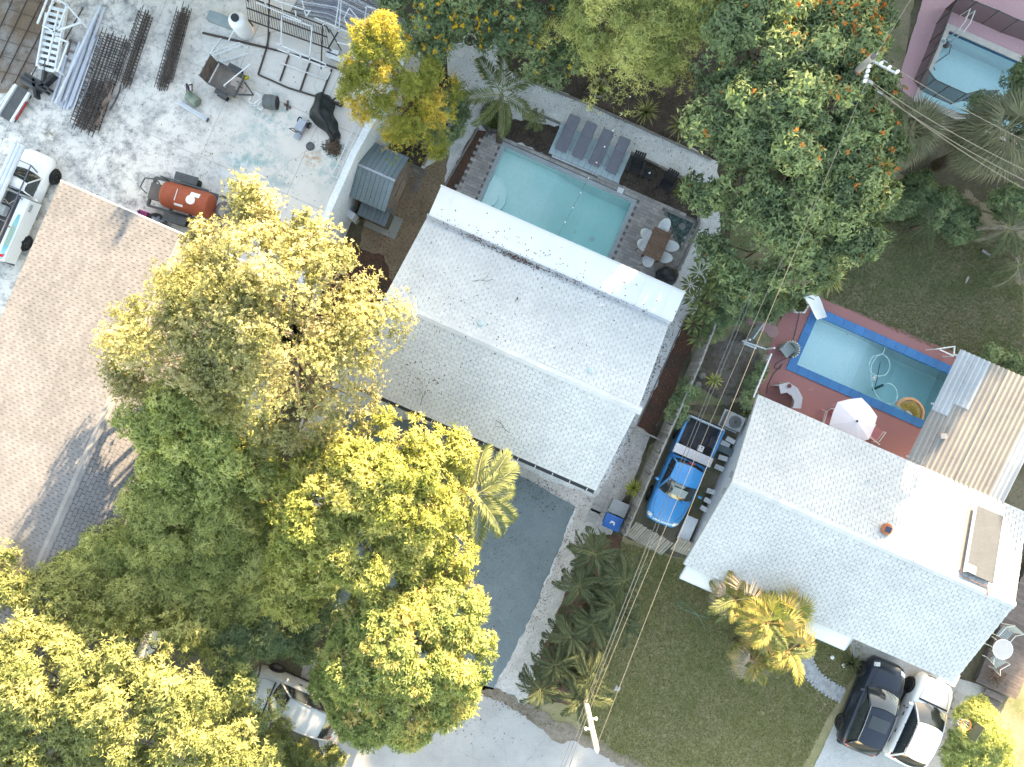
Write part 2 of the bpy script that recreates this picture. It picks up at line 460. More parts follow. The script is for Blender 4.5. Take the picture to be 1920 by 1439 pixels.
# short grass standing on the lawns (uncountable)
def grass_patch(name, label, regions, n, mat, hgt=.05):
    pts = []
    for (pl, k) in regions:
        xs = np.array([p[0] for p in pl]); ys = np.array([p[1] for p in pl])
        m = int(n * k); got = 0
        while got < m:
            q = rng.random((m * 2, 2)) * [xs.max() - xs.min(), ys.max() - ys.min()] + [xs.min(), ys.min()]
            ins = np.zeros(len(q), bool); j = len(pl) - 1
            for i in range(len(pl)):
                c = ((ys[i] > q[:, 1]) != (ys[j] > q[:, 1])) & (q[:, 0] < (xs[j] - xs[i]) * (q[:, 1] - ys[i]) / (ys[j] - ys[i] + 1e-12) + xs[i])
                ins ^= c; j = i
            q = q[ins][:m - got]; pts.append(q); got += len(q)
    q = np.vstack(pts); n_ = len(q)
    w = np.stack([(q[:, 0] - 960) / 43, (719.5 - q[:, 1]) / 43, np.full(n_, .012)], 1)
    a = rng.random(n_) * 6.283; h = hgt * (.5 + rng.random(n_)); wd = .010 + .012 * rng.random(n_)
    side = np.stack([np.cos(a) * wd, np.sin(a) * wd, np.zeros(n_)], 1)
    lean = np.stack([-np.sin(a), np.cos(a), np.zeros(n_)], 1) * (h * (.4 + 1.3 * rng.random(n_)))[:, None]
    co = np.stack([w - side, w + side, w + lean + np.stack([0 * h, 0 * h, h], 1)], 1).reshape(-1, 3)
    me = raw_mesh(name, co, np.arange(n_ * 3), np.full(n_, 3), np.repeat(rng.random(n_), 3))
    me.materials.append(mat)
    return tag(link(name, me), label, 'grass', kind='stuff')
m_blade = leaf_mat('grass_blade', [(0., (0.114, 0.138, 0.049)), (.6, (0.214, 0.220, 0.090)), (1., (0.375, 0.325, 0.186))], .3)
m_blade2 = leaf_mat('grass_blade_dull', [(0., (0.098, 0.122, 0.054)), (.6, (0.156, 0.173, 0.080)), (1., (0.270, 0.231, 0.161))], .3)  # duller blade colours than those of the front lawn
grass_patch('grass', 'short mown grass of the lawn beside the street', [([(1165, 1015), (1290, 1055), (1420, 1105), (1630, 1215), (1550, 1350), (1505, 1439), (1200, 1439), (1090, 1380), (1080, 1200)], 1.)], 90000, m_blade)
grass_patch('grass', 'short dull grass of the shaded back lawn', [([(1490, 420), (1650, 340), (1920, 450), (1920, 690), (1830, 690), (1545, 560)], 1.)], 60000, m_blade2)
# ------------------------------------------------------------------ houses
def shingle_mesh(w=.290, d=.137, t=.009):
    mb = MB(); mb.box((0, 0, 0), (w, d, t)); return mb.mesh('shingle')
def shingled_slope(root, name, u0, u1, ve, vr, ze, zr, mat, deck_mat, limit, skip=None, thick=.12):
    """one roof slope from the eave line v=ve,z=ze up to the ridge v=vr,z=zr (root-local), deck + shingle tabs"""
    run, rise = vr - ve, zr - ze
    L = math.hypot(run, rise); ang = math.atan2(rise, abs(run)); sg = 1 if run > 0 else -1
    mb = MB()
    off = thick
    a = [(u0, ve, ze), (u1, ve, ze), (u1, vr, zr), (u0, vr, zr)]
    mb.add(a + [(x, y, z - off) for x, y, z in a], [(0,1,2,3) if sg > 0 else (3,2,1,0), (7,6,5,4) if sg > 0 else (4,5,6,7), (0,4,5,1), (1,5,6,2), (2,6,7,3), (3,7,4,0)])
    deck = obj(name, mb, deck_mat, root)
    rot = Matrix.Rotation(sg * ang, 4, 'X')
    mats = []
    ex, tab = .1430, .305
    rows = int(L / ex)
    for r in range(rows):
        s = (r + .5) * ex + .02
        n = int((u1 - u0) / tab)
        for k in range(n + 2):
            ua = u0 + (k - (.5 if r % 2 else 0.)) * tab; ub = min(ua + tab, u1); ua = max(ua, u0)
            if ub - ua < .05: continue
            u = (ua + ub) / 2 + .004 * random.random(); sx = (ub - ua) / tab
            h = .012 + .006 * random.random()
            v_ = ve + sg * s * math.cos(ang); z_ = ze + s * math.sin(ang)
            c = Vector((u, v_, z_)) + Vector((0, -sg * math.sin(ang) * h, math.cos(ang) * h))
            tilt = Matrix.Rotation(sg * (-.055 + random.gauss(0, .012)), 4, 'X')
            yaw = Matrix.Rotation(random.gauss(0, .006), 4, 'Z')
            mats.append(Matrix.Translation(c) @ rot @ tilt @ yaw @ Matrix.Diagonal((sx * random.uniform(.96, 1.01), random.choice((.97, 1.0, 1.0, 1.02, 1.03)), 1, 1)))
    mid = Vector(((u0 + u1) / 2, (ve + vr) / 2, 0))
    mats.sort(key=lambda m: (m.translation - mid).to_2d().length)
    pieces('shingle', shingle_mesh(), mats, mat, deck, limit)
    return deck
def ridge_caps(root, u0, u1, v, z, mat, n_w=.30):
    mb = MB(); mb.add([(0, -.15, -.055), (n_w, -.15, -.055), (n_w, 0, 0), (0, 0, 0), (n_w, .15, -.055), (0, .15, -.055)], [(0,1,2,3), (3,2,4,5)])
    me = mb.mesh('ridge_cap'); me.materials.append(mat)
    k = 0
    while u0 + k * .28 < u1 - .1:
        o = link('ridge_cap', me, None, root, loc=(u0 + k * .28, v, z + .034 + random.random() * .006)); k += 1

m_shing = M('white_shingle', (.56, .565, .56), (.48, .49, .495), .45, .85, spec=.2, vary=.05, fine=.04)
m_shing2 = M('white_shingle_toned', (.49, .495, .49), (.42, .43, .435), .45, .85, spec=.2, vary=.05, fine=.04)  # same white shingle, a tone darker for the house with the cars
m_deckw = M('shingle_underlay', (.42, .43, .435), (.36, .37, .375), 2, .95, spec=.1)
m_shingT = M('tan_shingle', (.195, .19, .197), (.158, .155, .161), .5, .9, spec=.2, vary=.12, fine=.06)
m_deckT = M('tan_underlay', (.06, .055, .052), (.045, .04, .04), 2, .95, spec=.1)
m_white = M('white_paint', (.70, .70, .69), (.65, .66, .665), 1.2, .6, spec=.3, fine=.03)
m_stucco = M('white_stucco', (.70, .71, .72), (.60, .62, .64), .8, .85, bump=.2, bscale=60)
m_darkmetal = M('dark_gutter', (.06, .065, .07), (.09, .09, .09), 3, .5, spec=.4)
m_membrane = None
def membrane_mat():
    t = NT('white_roof_membrane')
    col = t.mix(t.ramp(t.noise(.7, 5), [(.4, 0.), (.6, 1.)]), (.72, .72, .71), (.68, .685, .69))
    st = t.ramp(t.noise(5.5, 7, .8), [(.69, 0.), (.73, .8)])
    col = t.mix(st, col, (.36, .34, .36))
    return t.done(t.bsdf(col, .6, 0, .3))
m_membrane = membrane_mat()
m_glassd = glass_mat('dark_window_glass')

# --- the middle house: shingled gable roof and a white flat patio roof at its back
hc = thing('house', 'white shingled gable house with flat patio roof beside the turquoise pool', 'house', UV(0, 0), YAW)
cu0, cu1 = -5.75, 4.77
mb = MB(); mb.box(((cu0 + cu1) / 2, 1.05, 1.32), (cu1 - cu0 - .9, 6.4, 2.64)); 
mb.add([(cu1 - .45, -2.15, 2.64), (cu1 - .45, 4.25, 2.64), (cu1 - .45, 1.0, 4.0)], [(0, 1, 2)])
mb.add([(cu0 + .45, -2.15, 2.64), (cu0 + .45, 4.25, 2.64), (cu0 + .45, 1.0, 4.0)], [(2, 1, 0)])
obj('wall', mb, m_stucco, hc)
shingled_slope(hc, 'roof_slope', cu0, cu1, -2.58, 1.0, 2.78, 4.18, m_shing, m_deckw, 150)
shingled_slope(hc, 'roof_slope', cu0, cu1, 4.68, 1.0, 2.82, 4.18, m_shing, m_deckw, 150)
ridge_caps(hc, cu0, cu1, 1.0, 4.18, m_shing)
# flat patio roof: slab, sloped kerb where it laps the shingles, seams, edge trim, posts
mb = MB(); mb.box(((cu0 + cu1) / 2 + .05, 5.38, 3.05), (cu1 - cu0 - .05, 1.24, .14))
pr = obj('patio_roof', mb, m_membrane, hc)
for k in range(10):
    u = cu0 + .6 + k * 1.04 + random.random() * .1
    mb = MB(); mb.box((u, 5.38, 3.124), (.018, 1.2, .012)); obj('seam', mb, m_membrane, pr)
mb = MB(); mb.box(((cu0 + cu1) / 2 + .05, 6.02, 3.02), (cu1 - cu0 + .02, .06, .20)); obj('edge_trim', mb, m_white, pr)
mb = MB(); mb.add([(cu0, 4.66, 2.86), (cu1, 4.66, 2.86), (cu1, 4.80, 3.13), (cu0, 4.80, 3.13)], [(0, 1, 2, 3)]); obj('kerb', mb, M('kerb_metal', (.42, .45, .50), (.50, .52, .56), .8, .6), pr)
for u in (cu0 + .3, -2.2, 1.2, cu1 - .25):
    mb = MB(); mb.box((u, 5.85, 1.49), (.12, .12, 2.98)); obj('post', mb, m_white, hc)
# front gutter with brackets
mb = MB(); g0, g1 = cu0 + .03, cu1 - .02
mb.box(((g0 + g1) / 2, -2.66, 2.63), (g1 - g0, .12, .015)).box(((g0 + g1) / 2, -2.715, 2.675), (g1 - g0, .015, .10)).box(((g0 + g1) / 2, -2.602, 2.675), (g1 - g0, .012, .10))
gt = obj('gutter', mb, m_darkmetal, hc)
for k in range(14):
    mb = MB(); mb.box((g0 + .4 + k * .75, -2.66, 2.722), (.03, .12, .012)); obj('bracket', mb, m_white, gt)
def vent_pipe(root, px, py, z, r=.05, hgt=.28, mat=None, base=True):
    p = P(px, py, z); q = root.matrix_world.inverted() @ p if False else None
    u, v = to_uv(p); ou, ov = to_uv(root.location)
    mb = MB(); mb.cyl((u - ou, v - ov, z - .1), (u - ou, v - ov, z + hgt), r, 12)
    if base: mb.lathe([(r * 2.4, -.02), (r * 2.2, .05), (r * 1.1, .10)], 14, (u - ou, v - ov, z))
    return obj('vent_pipe', mb, mat or m_white, root)
m_vent = M('pale_green_vent', (.45, .55, .55), (.4, .48, .48), 3, .5)
vent_pipe(hc, 901, 607, 3.95, .075, .16, m_vent); vent_pipe(hc, 1105, 696, 3.9, .075, .16, m_vent)
vent_pipe(hc, 970, 560, 3.55, .035, .16, m_darkmetal, False)
for (u, w, z0, z1) in ((-3.4, 1.4, .9, 2.1), (2.6, 1.6, .9, 2.1)):
    mb = MB(); mb.box((u, -2.16, (z0 + z1) / 2), (w + .14, .05, z1 - z0 + .14)); wd = obj('window', mb, m_white, hc)
    mb = MB(); mb.box((u, -2.19, (z0 + z1) / 2), (w, .03, z1 - z0)); obj('pane', mb, m_glassd, wd)
mb = MB(); mb.box((-.4, -2.165, 1.05), (.95, .05, 2.1)); dr = obj('door', mb, M('slate_door', (.07, .10, .12), None, 2, .5), hc)
mb = MB(); mb.cyl((-.05, -2.2, 1.0), (-.05, -2.26, 1.0), .03, 10); obj('handle', mb, m_darkmetal, dr)

# --- the house with the cars in front
hr = thing('house', 'white shingled house with solar panel and roof fan behind the parked cars', 'house', UV(15, 0), YAW)
r0, r1 = 9.15 - 15, 20.9 - 15
mb = MB(); mb.box(((r0 + r1) / 2 + .2, -.15, 1.3), (r1 - r0 - 1.1, 6.5, 2.6))
mb.add([(r0 + .75, -3.4, 2.6), (r0 + .75, 3.1, 2.6), (r0 + .75, -.05, 3.9)], [(2, 1, 0)])
mb.add([(r1 - .35, -3.4, 2.6), (r1 - .35, 3.1, 2.6), (r1 - .35, -.05, 3.9)], [(0, 1, 2)])
obj('wall', mb, m_stucco, hr)
shingled_slope(hr, 'roof_slope', r0, r1, -3.85, -.05, 2.74, 4.08, m_shing2, m_deckw, 150)
shingled_slope(hr, 'roof_slope', r0, r1, 3.55, -.05, 2.74, 4.08, m_shing2, m_deckw, 150)
ridge_caps(hr, r0, r1, -.05, 4.08, m_shing2)
def roof_z_r(v): return 4.08 - (v + .05) * (1.34 / 3.60)
# roof fan with its little solar cell
def on_roof(px, py, root, zf, z0=3.4):
    z = z0
    for _ in range(12):
        u, v = to_uv(P(px, py, z)); ou, ov = to_uv(root.location); z = zf(v - ov)
    return (u - ou, v - ov, z)
ru, rv, rz_ = on_roof(1659, 991, hr, roof_z_r)
m_terra = M('terracotta_metal', (.42, .13, .06), (.36, .11, .05), 3, .5)
mb = MB(); mb.lathe([(.16, -.1), (.16, .10), (.22, .12), (.23, .17), (.19, .23), (.10, .255)], 24, (ru, rv, rz_)); fan = obj('roof_fan', mb, m_terra, hr, smooth=False)
mb = MB(); mb.box((ru, rv, rz_ + .27), (.22, .22, .02)); obj('solar_cell', mb, M('solar_cell', (.02, .03, .06), (.03, .04, .08), 5, .25, spec=.7), fan)
# solar water panel on the back slope
cu, cv, cz = on_roof(1838, 1017, hr, roof_z_r)
a_ = math.atan2(1.34, 3.6)
rotm = Matrix.Rotation(-a_, 3, 'X')
mb = MB(); mb.box((cu, cv, cz + .22), (1.15, 2.75, .09), rotm); sp = obj('solar_panel', mb, M('grey_collector', (.068, .078, .095), (.058, .068, .083), 1.5, .75, spec=.15), hr)
for d_, ax in ((-.585, 0), (.585, 0)):
    mb = MB(); mb.box(Vector((cu, cv, cz + .235)) + rotm @ Vector((d_, 0, 0)), (.04, 2.79, .11), rotm); obj('panel_frame', mb, m_white, sp)
mb = MB(); mb.box(Vector((cu, cv, cz + .285)) + rotm @ Vector((-.36, -1.18, 0)), (.36, .32, .03), rotm); obj('controller_cell', mb, M('cell_grid', (.16, .16, .17), (.3, .3, .3), 18, .4), sp)
mb = MB(); mb.tube([Vector((cu, cv, cz + .1)) + rotm @ Vector(q) for q in ((-.7, 1.5, 0), (-.7, -1.3, 0), (-.5, -1.6, 0), (.5, -1.6, 0), (.6, -1.9, -.05))], .022, 6); obj('water_pipe', mb, M('copper_pipe', (.35, .2, .15), None, 3, .45, metal=.5), sp)
for sx in (-.5, .5):
    for sy in (-1.2, 1.2):
        q = Vector((cu, cv, cz + .19)) + rotm @ Vector((sx, sy, 0)); mb = MB(); mb.bar(q, q - Vector((0, 0, .24)), .03); obj('mount', mb, m_darkmetal, sp)
u_, v_, z_ = on_roof(1627, 901, hr, roof_z_r); mb = MB(); mb.cyl((u_, v_, z_ - .1), (u_, v_, z_ + .22), .03, 8); obj('vent_pipe', mb, m_vent, hr)
u_, v_, z_ = on_roof(1713, 1048, hr, roof_z_r); mb = MB(); mb.tube([(u_, v_, z_ - .1), (u_, v_, z_ + .3), (u_ - .12, v_, z_ + .34)], .03, 8); obj('vent_pipe', mb, m_vent, hr)
# wall conduits on the gable end, fascia, window awnings over the front, side window
mb = MB(); mb.tube([(r0 + .7, 1.6, 2.8), (r0 + .7, .4, 2.3), (r0 + .68, -1.5, 2.2), (r0 + .7, -3.3, 2.3)], .018, 6); obj('conduit', mb, m_darkmetal, hr)
for v_ in (.2, -.55, -1.9):
    mb = MB(); mb.box((r0 + .68, v_, 1.9), (.16, .3, .4)); obj('meter_box', mb, M('meter_grey', (.42, .44, .46), None, 2, .6), hr)
mb = MB(); mb.box((r0 + .71, 2.2, 2.0), (.10, 1.5, .9)); wd = obj('shutter', mb, m_white, hr)
for k in range(7):
    mb = MB(); mb.box((r0 + .645, 2.2, 1.65 + k * .12), (.04, 1.45, .05)); obj('slat', mb, m_white, wd)
def awning(u0, u1, z=2.45, out=.62):
    mb = MB(); a = [(u0, -3.55, z + .08), (u1, -3.55, z + .08), (u1, -3.85 - out, z - .22), (u0, -3.85 - out, z - .22)]
    mb.add(a + [(x, y, q - .03) for x, y, q in a], [(3,2,1,0), (4,5,6,7), (0,1,5,4), (1,2,6,5), (2,3,7,6), (3,0,4,7)])
    aw = obj('awning', mb, m_white, hr)
    mb = MB(); mb.box(((u0 + u1) / 2, -3.87 - out, z - .25), (u1 - u0, .04, .07)); obj('trim', mb, m_white, aw)
    for uu in (u0, u1):
        mb = MB(); mb.box((uu, -3.7 - out / 2, z - .1), (.05, out + .3, .08), Matrix.Rotation(.32, 3, 'X')); obj('end_bracket', mb, M('bracket_grey', (.5, .52, .55), None, 2, .5), aw)
awning(r0 + .25, r0 + 2.2); awning(r0 + 5.3, r0 + 7.55)
mb = MB(); mb.box((r1 - .25, -3.72, 2.55), (.75, .5, .42), Matrix.Rotation(.1, 3, 'X')); hb = obj('gutter_box', mb, m_white, hr)
for k in range(2):
    mb = MB(); mb.box((r1 - .30 + k * .22, -3.99, 2.55), (.10, .02, .18)); obj('vent_slot', mb, m_darkmetal, hb)
for (u, w) in ((-4.6, 1.3), (.6, 1.6)):
    mb = MB(); mb.box((u, -3.42, 1.5), (w + .14, .05, 1.2)); wd = obj('window', mb, m_white, hr)
    mb = MB(); mb.box((u, -3.45, 1.5), (w, .03, 1.06)); obj('pane', mb, m_glassd, wd)
mb = MB(); mb.box((3.6, -3.42, 1.1), (2.6, .06, 2.2)); obj('garage_door', mb, m_white, hr)
mb = MB(); mb.cyl((r1 + .0, -.35, 3.3), (r1 + .45, -.45, 3.25), .03, 8); obj('spout', mb, m_white, hr)

# --- tan roofed workshop
hl = thing('workshop', 'workshop with wide tan shingle roof beside the concrete yard', 'building', UV(-14, -8.5), YAW)
L = 8.65
mb = MB(); mb.box((-.35, 0, 1.5), (9.6, 2 * L - .6, 3.0))
mb.add([(-5.15, L - .3, 3.0), (4.45, L - .3, 3.0), (.5, L - .3, 4.35)], [(0, 1, 2)])
obj('wall', mb, m_stucco, hl)
# slopes run across u: build with a turned frame
sl = link('roof', None, None, hl, rot=(0, 0, R(90)))
def slope_u(eave, ridge, ze, zr, lim):
    # local frame turned by 90 deg: its x axis = v, its y axis = -u
    return shingled_slope(sl, 'roof_slope', -L, L, -eave, -ridge, ze, zr, m_shingT, m_deckT, lim)
slope_u(-5.55, .5, 3.0, 4.5, 150)
slope_u(4.7, .5, 3.28, 4.5, 150)
mbk = MB(); mbk.add([(0, -.16, -.05), (.30, -.16, -.05), (.30, 0, 0), (0, 0, 0), (.30, .16, -.05), (0, .16, -.05)], [(0,1,2,3), (3,2,4,5)])
mek = mbk.mesh('ridge_cap'); mek.materials.append(M('tan_ridge', (.25, .238, .235), (.215, .205, .203), 2, .9, vary=.08))
for k in range(int(2 * L / .28)):
    link('ridge_cap', mek, None, sl, loc=(-L + k * .28, -.5, 4.532 + random.random() * .005))
mb = MB(); mb.box((-.45, L + .02, 2.92), (10.3, .05, .02))
for (a, b) in (((-5.55, 2.93), (.5, 4.43)), ((.5, 4.43), (4.7, 3.2))):
    mb.bar((a[0], L + .03, a[1]), (b[0], L + .03, b[1]), .05, .16)
obj('rake_board', mb, m_white, hl)
mb = MB(); mb.box((-2.2, L - .27, 1.3), (2.8, .06, 2.6)); obj('roller_door', mb, M('door_grey', (.4, .41, .42), None, 2, .6), hl)

# --- corrugated patio roof behind the car-house, over the end of its pool
hcor = thing('patio_shelter', 'patio shelter with rusty tan and white corrugated metal roof over the pool end', 'shelter', P(1840, 800, 0), YAW)
hu, hv = to_uv(hcor.location)
m_cor = {}
def cor_mat(nm, a, b, rust):
    t = NT(nm)
    col = t.mix(t.ramp(t.noise(.8, 5), [(.4, 0.), (.6, 1.)]), a, b)
    col = t.mix(t.ramp(t.noise(4.5, 7, .8), [(.55, 0.), (.68, .8)]), col, rust)
    return t.done(t.bsdf(col, .55, .25, .4))
m_cor['tan'] = cor_mat('tan_corrugated', (.30, .275, .25), (.25, .235, .22), (.19, .165, .15))
m_cor['white'] = cor_mat('chalky_corrugated', (.40, .42, .44), (.35, .37, .39), (.26, .28, .30))
def corrugated(u0, u1, v0, v1, z0, z1, mat, wave=.21, amp=.045):
    mb = MB(); n = max(2, int((u1 - u0) / wave * 8))
    def f(a, b):
        u = u0 + (u1 - u0) * a
        return (u - hu, v0 + (v1 - v0) * b - hv, z0 + (z1 - z0) * b + amp * math.sin(2 * math.pi * u / wave))
    mb.grid(f, n, 6); return obj('roof_sheet', mb, mat, hcor, smooth=True)
# sheets run along v; slightly different heights where they lap
c0, c1 = 15.62, 19.85
vb, vt, zb, zt = 3.50, 8.35, 2.72, 3.05
def zc(v): return zb + (zt - zb) * (v - vb) / (vt - vb)
def sheet_c(u0, u1, v0, v1, key, dz): corrugated(u0, u1, v0, v1, zc(v0) + dz, zc(v1) + dz, m_cor[key])
sheet_c(c0, c0 + .74, 5.75, vt, 'white', .030); sheet_c(c0, c0 + .74, vb, 5.85, 'tan', 0.)
sheet_c(c0 + .70, c0 + 1.36, 6.3, vt, 'white', .045); sheet_c(c0 + .70, c0 + 1.36, vb, 6.4, 'tan', .018)
sheet_c(c0 + 1.30, c0 + 2.10, vb, vt, 'tan', .03); sheet_c(c0 + 2.05, c0 + 2.85, vb, vt, 'tan', .045)
sheet_c(c0 + 2.80, c0 + 3.65, vb, vt - .02, 'tan', .03); sheet_c(c0 + 3.60, c1, vb, 5.7, 'white', .045); sheet_c(c0 + 3.60, c1, 5.6, vt, 'white', .03)
for u in (c0 + 1.9, c1 - .1):
    for v in (8.1,):
        mb = MB(); mb.box((u - hu, v - hv, zc(v) / 2 - .04), (.09, .09, zc(v) - .08)); obj('post', mb, m_white, hcor)
for v in (3.7, 6.0, 8.1):
    mb = MB(); mb.box(((c0 + c1) / 2 - hu, v - hv, zc(v) - .10), (c1 - c0, .06, .12)); obj('purlin', mb, m_white, hcor)
pq = P(1770, 818, 2.95); pu, pv = to_uv(pq)
mb = MB(); mb.box((pu - hu, pv - hv, zc(pv) + .09), (.24, .2, .1), Matrix.Rotation(.5, 3, 'Z')); obj('vent_box', mb, M('vent_grey', (.36, .33, .32), None, 2, .6), hcor)
# ------------------------------------------------------------------ trees
def unit(a): return a / (np.linalg.norm(a, axis=-1, keepdims=True) + 1e-9)
def leaf_cloud(name, C, D, k, L, W, tilt, val, jit=.12, cup=.15, droop=0.0, tri=False):
    """k leaves round every twig tip C (n,3) that points along D; val (n) colours the tip's leaves"""
    n = len(C)
    t = unit(np.cross(D, unit(rng.normal(size=(n, 3)))))
    b = np.cross(D, t)
    ang = (np.arange(k) / k * 2 * np.pi)[None, :] + rng.random((n, 1)) * 6.283 + rng.normal(0, .35, (n, k))
    ring = np.cos(ang)[..., None] * t[:, None] + np.sin(ang)[..., None] * b[:, None]
    el = tilt + rng.normal(0, .30, (n, k))
    ax = unit(ring * np.cos(el)[..., None] + D[:, None] * np.sin(el)[..., None])
    ax[..., 2] -= droop; ax = unit(ax)
    nr = unit(D[:, None] * np.cos(el)[..., None] - ring * np.sin(el)[..., None] + rng.normal(0, .25, (n, k, 3)))
    sd = unit(np.cross(nr, ax)); nr = np.cross(ax, sd)
    ln = L * (.65 + .6 * rng.random((n, k, 1))); wd = W * (.7 + .5 * rng.random((n, k, 1)))
    base = C[:, None] + rng.normal(0, L * .22, (n, k, 3))
    v0 = base; v2 = base + ax * ln
    m = n * k
    if tri:
        low = base + ax * ln * .12
        co = np.stack([low - sd * wd * .5, low + sd * wd * .5, v2], 2).reshape(-1, 3); q = 3
    else:
        mid = base + ax * ln * .45 + nr * (cup * wd)
        co = np.stack([v0, mid + sd * wd * .5, v2, mid - sd * wd * .5], 2).reshape(-1, 3); q = 4
    rv = np.clip(val[:, None] + rng.normal(0, jit, (n, k)), 0, 1)
    me = raw_mesh(name, co, np.arange(m * q), np.full(m, q), np.repeat(rv.ravel(), q))
    return me
def sphere_dirs(n, zmin=-.3):
    z = zmin + (1 - zmin) * rng.random(n); a = rng.random(n) * 6.283; r = np.sqrt(np.clip(1 - z * z, 0, 1))
    return np.stack([r * np.cos(a), r * np.sin(a), z], 1)
def crown_tips(blobs, sub_r, sub_n, tip_gap, zmin=-.25, flat=.75, ragged=.16, loose=.0):
    """blobs -> lumpy sub-blobs -> twig tips on their skins; returns tips, directions, value per tip"""
    Cs, Ds, Vs, subs = [], [], [], []
    for (px, py, z, rp, rz) in blobs:
        c = np.array(P(px, py, z)); r = rp * (H - z) / FPX
        n = max(3, int(sub_n * (r / sub_r) ** 2 * .55))
        d = sphere_dirs(n, zmin)
        rad = 1 + rng.normal(0, ragged, n) - .05
        sc = c + d * np.array([r, r, rz]) * rad[:, None] * .82
        sr = sub_r * (.6 + .8 * rng.random(n))
        for i in range(n):
            subs.append((sc[i], sr[i], d[i]))
            m = max(6, int(2 * np.pi * sr[i] ** 2 * 1.25 / tip_gap ** 2))
            e = unit(sphere_dirs(m, -.55) + d[i] * .45 + np.array([0, 0, .25]))
            p = sc[i] + e * sr[i] * np.array([1, 1, flat]) * (.55 - .35 * loose + (.5 + .75 * loose) * rng.random((m, 1)))
            Cs.append(p); Ds.append(unit(e + rng.normal(0, .25, (m, 3)))); Vs.append(np.full(m, rng.random()))
    return np.vstack(Cs), np.vstack(Ds), np.concatenate(Vs), subs
m_bark = M('bark', (.13, .10, .075), (.075, .058, .045), 6, .9, bump=.6, bscale=30)
m_barkp = M('pale_bark', (.24, .195, .16), (.16, .13, .105), 6, .9, bump=.5, bscale=30)
def trunk_mesh(base, blobs, subs, r0, nsub=26):
    mb = MB()
    zs = [b[2] - b[4] * .5 for b in blobs]
    cen = sum((P(b[0], b[1], b[2]) for b in blobs), Vector()) / len(blobs)
    fork = base.lerp(Vector((cen.x, cen.y, 0)), .45); fork.z = max(.8, min(zs) * .45)
    mb.tube([base - Vector((0, 0, .1)), base.lerp(fork, .5) + Vector((.06, -.05, 0)), fork], [r0 * 1.25, r0, r0 * .85], 9)
    for b in blobs:
        c = P(b[0], b[1], b[2] - b[4] * .35)
        m = fork.lerp(c, .5) + Vector((random.gauss(0, .15), random.gauss(0, .15), -.15))
        mb.tube([fork - Vector((0, 0, .1)), m, c], [r0 * .55, r0 * .38, r0 * .2], 6)
    for (sc, sr, d) in random.sample(subs, min(nsub, len(subs))):
        s = Vector(sc); b = min(blobs, key=lambda q: (P(q[0], q[1], q[2]) - s).length)
        c = P(b[0], b[1], b[2] - b[4] * .35)
        m = c.lerp(s, .55) + Vector((random.gauss(0, .12), random.gauss(0, .12), random.gauss(0, .08)))
        mb.tube([c, m, s + Vector(d) * sr * 1.0], [r0 * .16, r0 * .10, .012], 5)
    return mb.mesh('trunk', True)
def tree(name, label, cat, base_px, blobs, mat, k=6, L=.2, W=.1, tilt=.25, sub_r=.7, sub_n=9, gap=.3, r0=.16, bark=None, jit=.12, droop=0.0, group=None, flowers=None, flat=.75, ragged=.16, nsub=44, zmin=-.25, vshift=0.0, depth=.85, loose=.25, scl=(.64, .68, .585)):
    b = P(base_px[0], base_px[1], 0)
    root = thing(name, label, cat, b, 0, group)
    if depth < 5: L, W, gap = L * scl[0], W * scl[1], gap * scl[2]
    C, D, V, subs = crown_tips(blobs, sub_r, sub_n, gap, zmin, flat, ragged, loose)
    ij = np.floor(C[:, :2] / .45).astype(int); ij -= ij.min(0); key = ij[:, 0] * 4096 + ij[:, 1]
    top = np.full(key.max() + 1, -9.); np.maximum.at(top, key, C[:, 2])
    keep = (C[:, 2] > top[key] - depth) | (rng.random(len(C)) < .07)
    C, D, V = C[keep], D[keep], V[keep]
    C -= np.array(b)
    me = leaf_cloud('crown', C, D, k, L, W, tilt, np.clip(V * .8 + .1 + vshift, 0, 1), jit, droop=droop, tri=depth < 5)
    me.materials.append(mat); link('crown', me, None, root)
    tm = trunk_mesh(b, blobs, subs, r0, nsub)
    tm.transform(Matrix.Translation(-b)); tm.materials.append(bark or m_bark)
    link('trunk', tm, None, root)
    if flowers:
        fm, share, fk, fl, hi = flowers[:5]
        ok = D[:, 2] > .25
        if len(flowers) > 5:
            for (x, y, rr, keep) in flowers[5]:      # where the tree is in bloom
                w = P(x, y, 6); 
            dens = np.zeros(len(C))
            for (x, y, rr, keep) in flowers[5]:
                w = P(x, y, 6); dd = np.hypot(C[:, 0] + b.x - w.x, C[:, 1] + b.y - w.y) / (rr / 43)
                dens = np.maximum(dens, keep * np.exp(-dd ** 2))
            pick = ok & (rng.random(len(C)) < np.maximum(dens, share))
        else:
            pick = ok & (rng.random(len(C)) < share)
        Cf = C[pick] + D[pick] * hi
        if len(Cf):
            fme = leaf_cloud('flowers', Cf, D[pick], fk, fl, fl * .75, .45, rng.random(len(Cf)), .2)
            fme.materials.append(fm); link('flowers', fme, None, root)
    return root

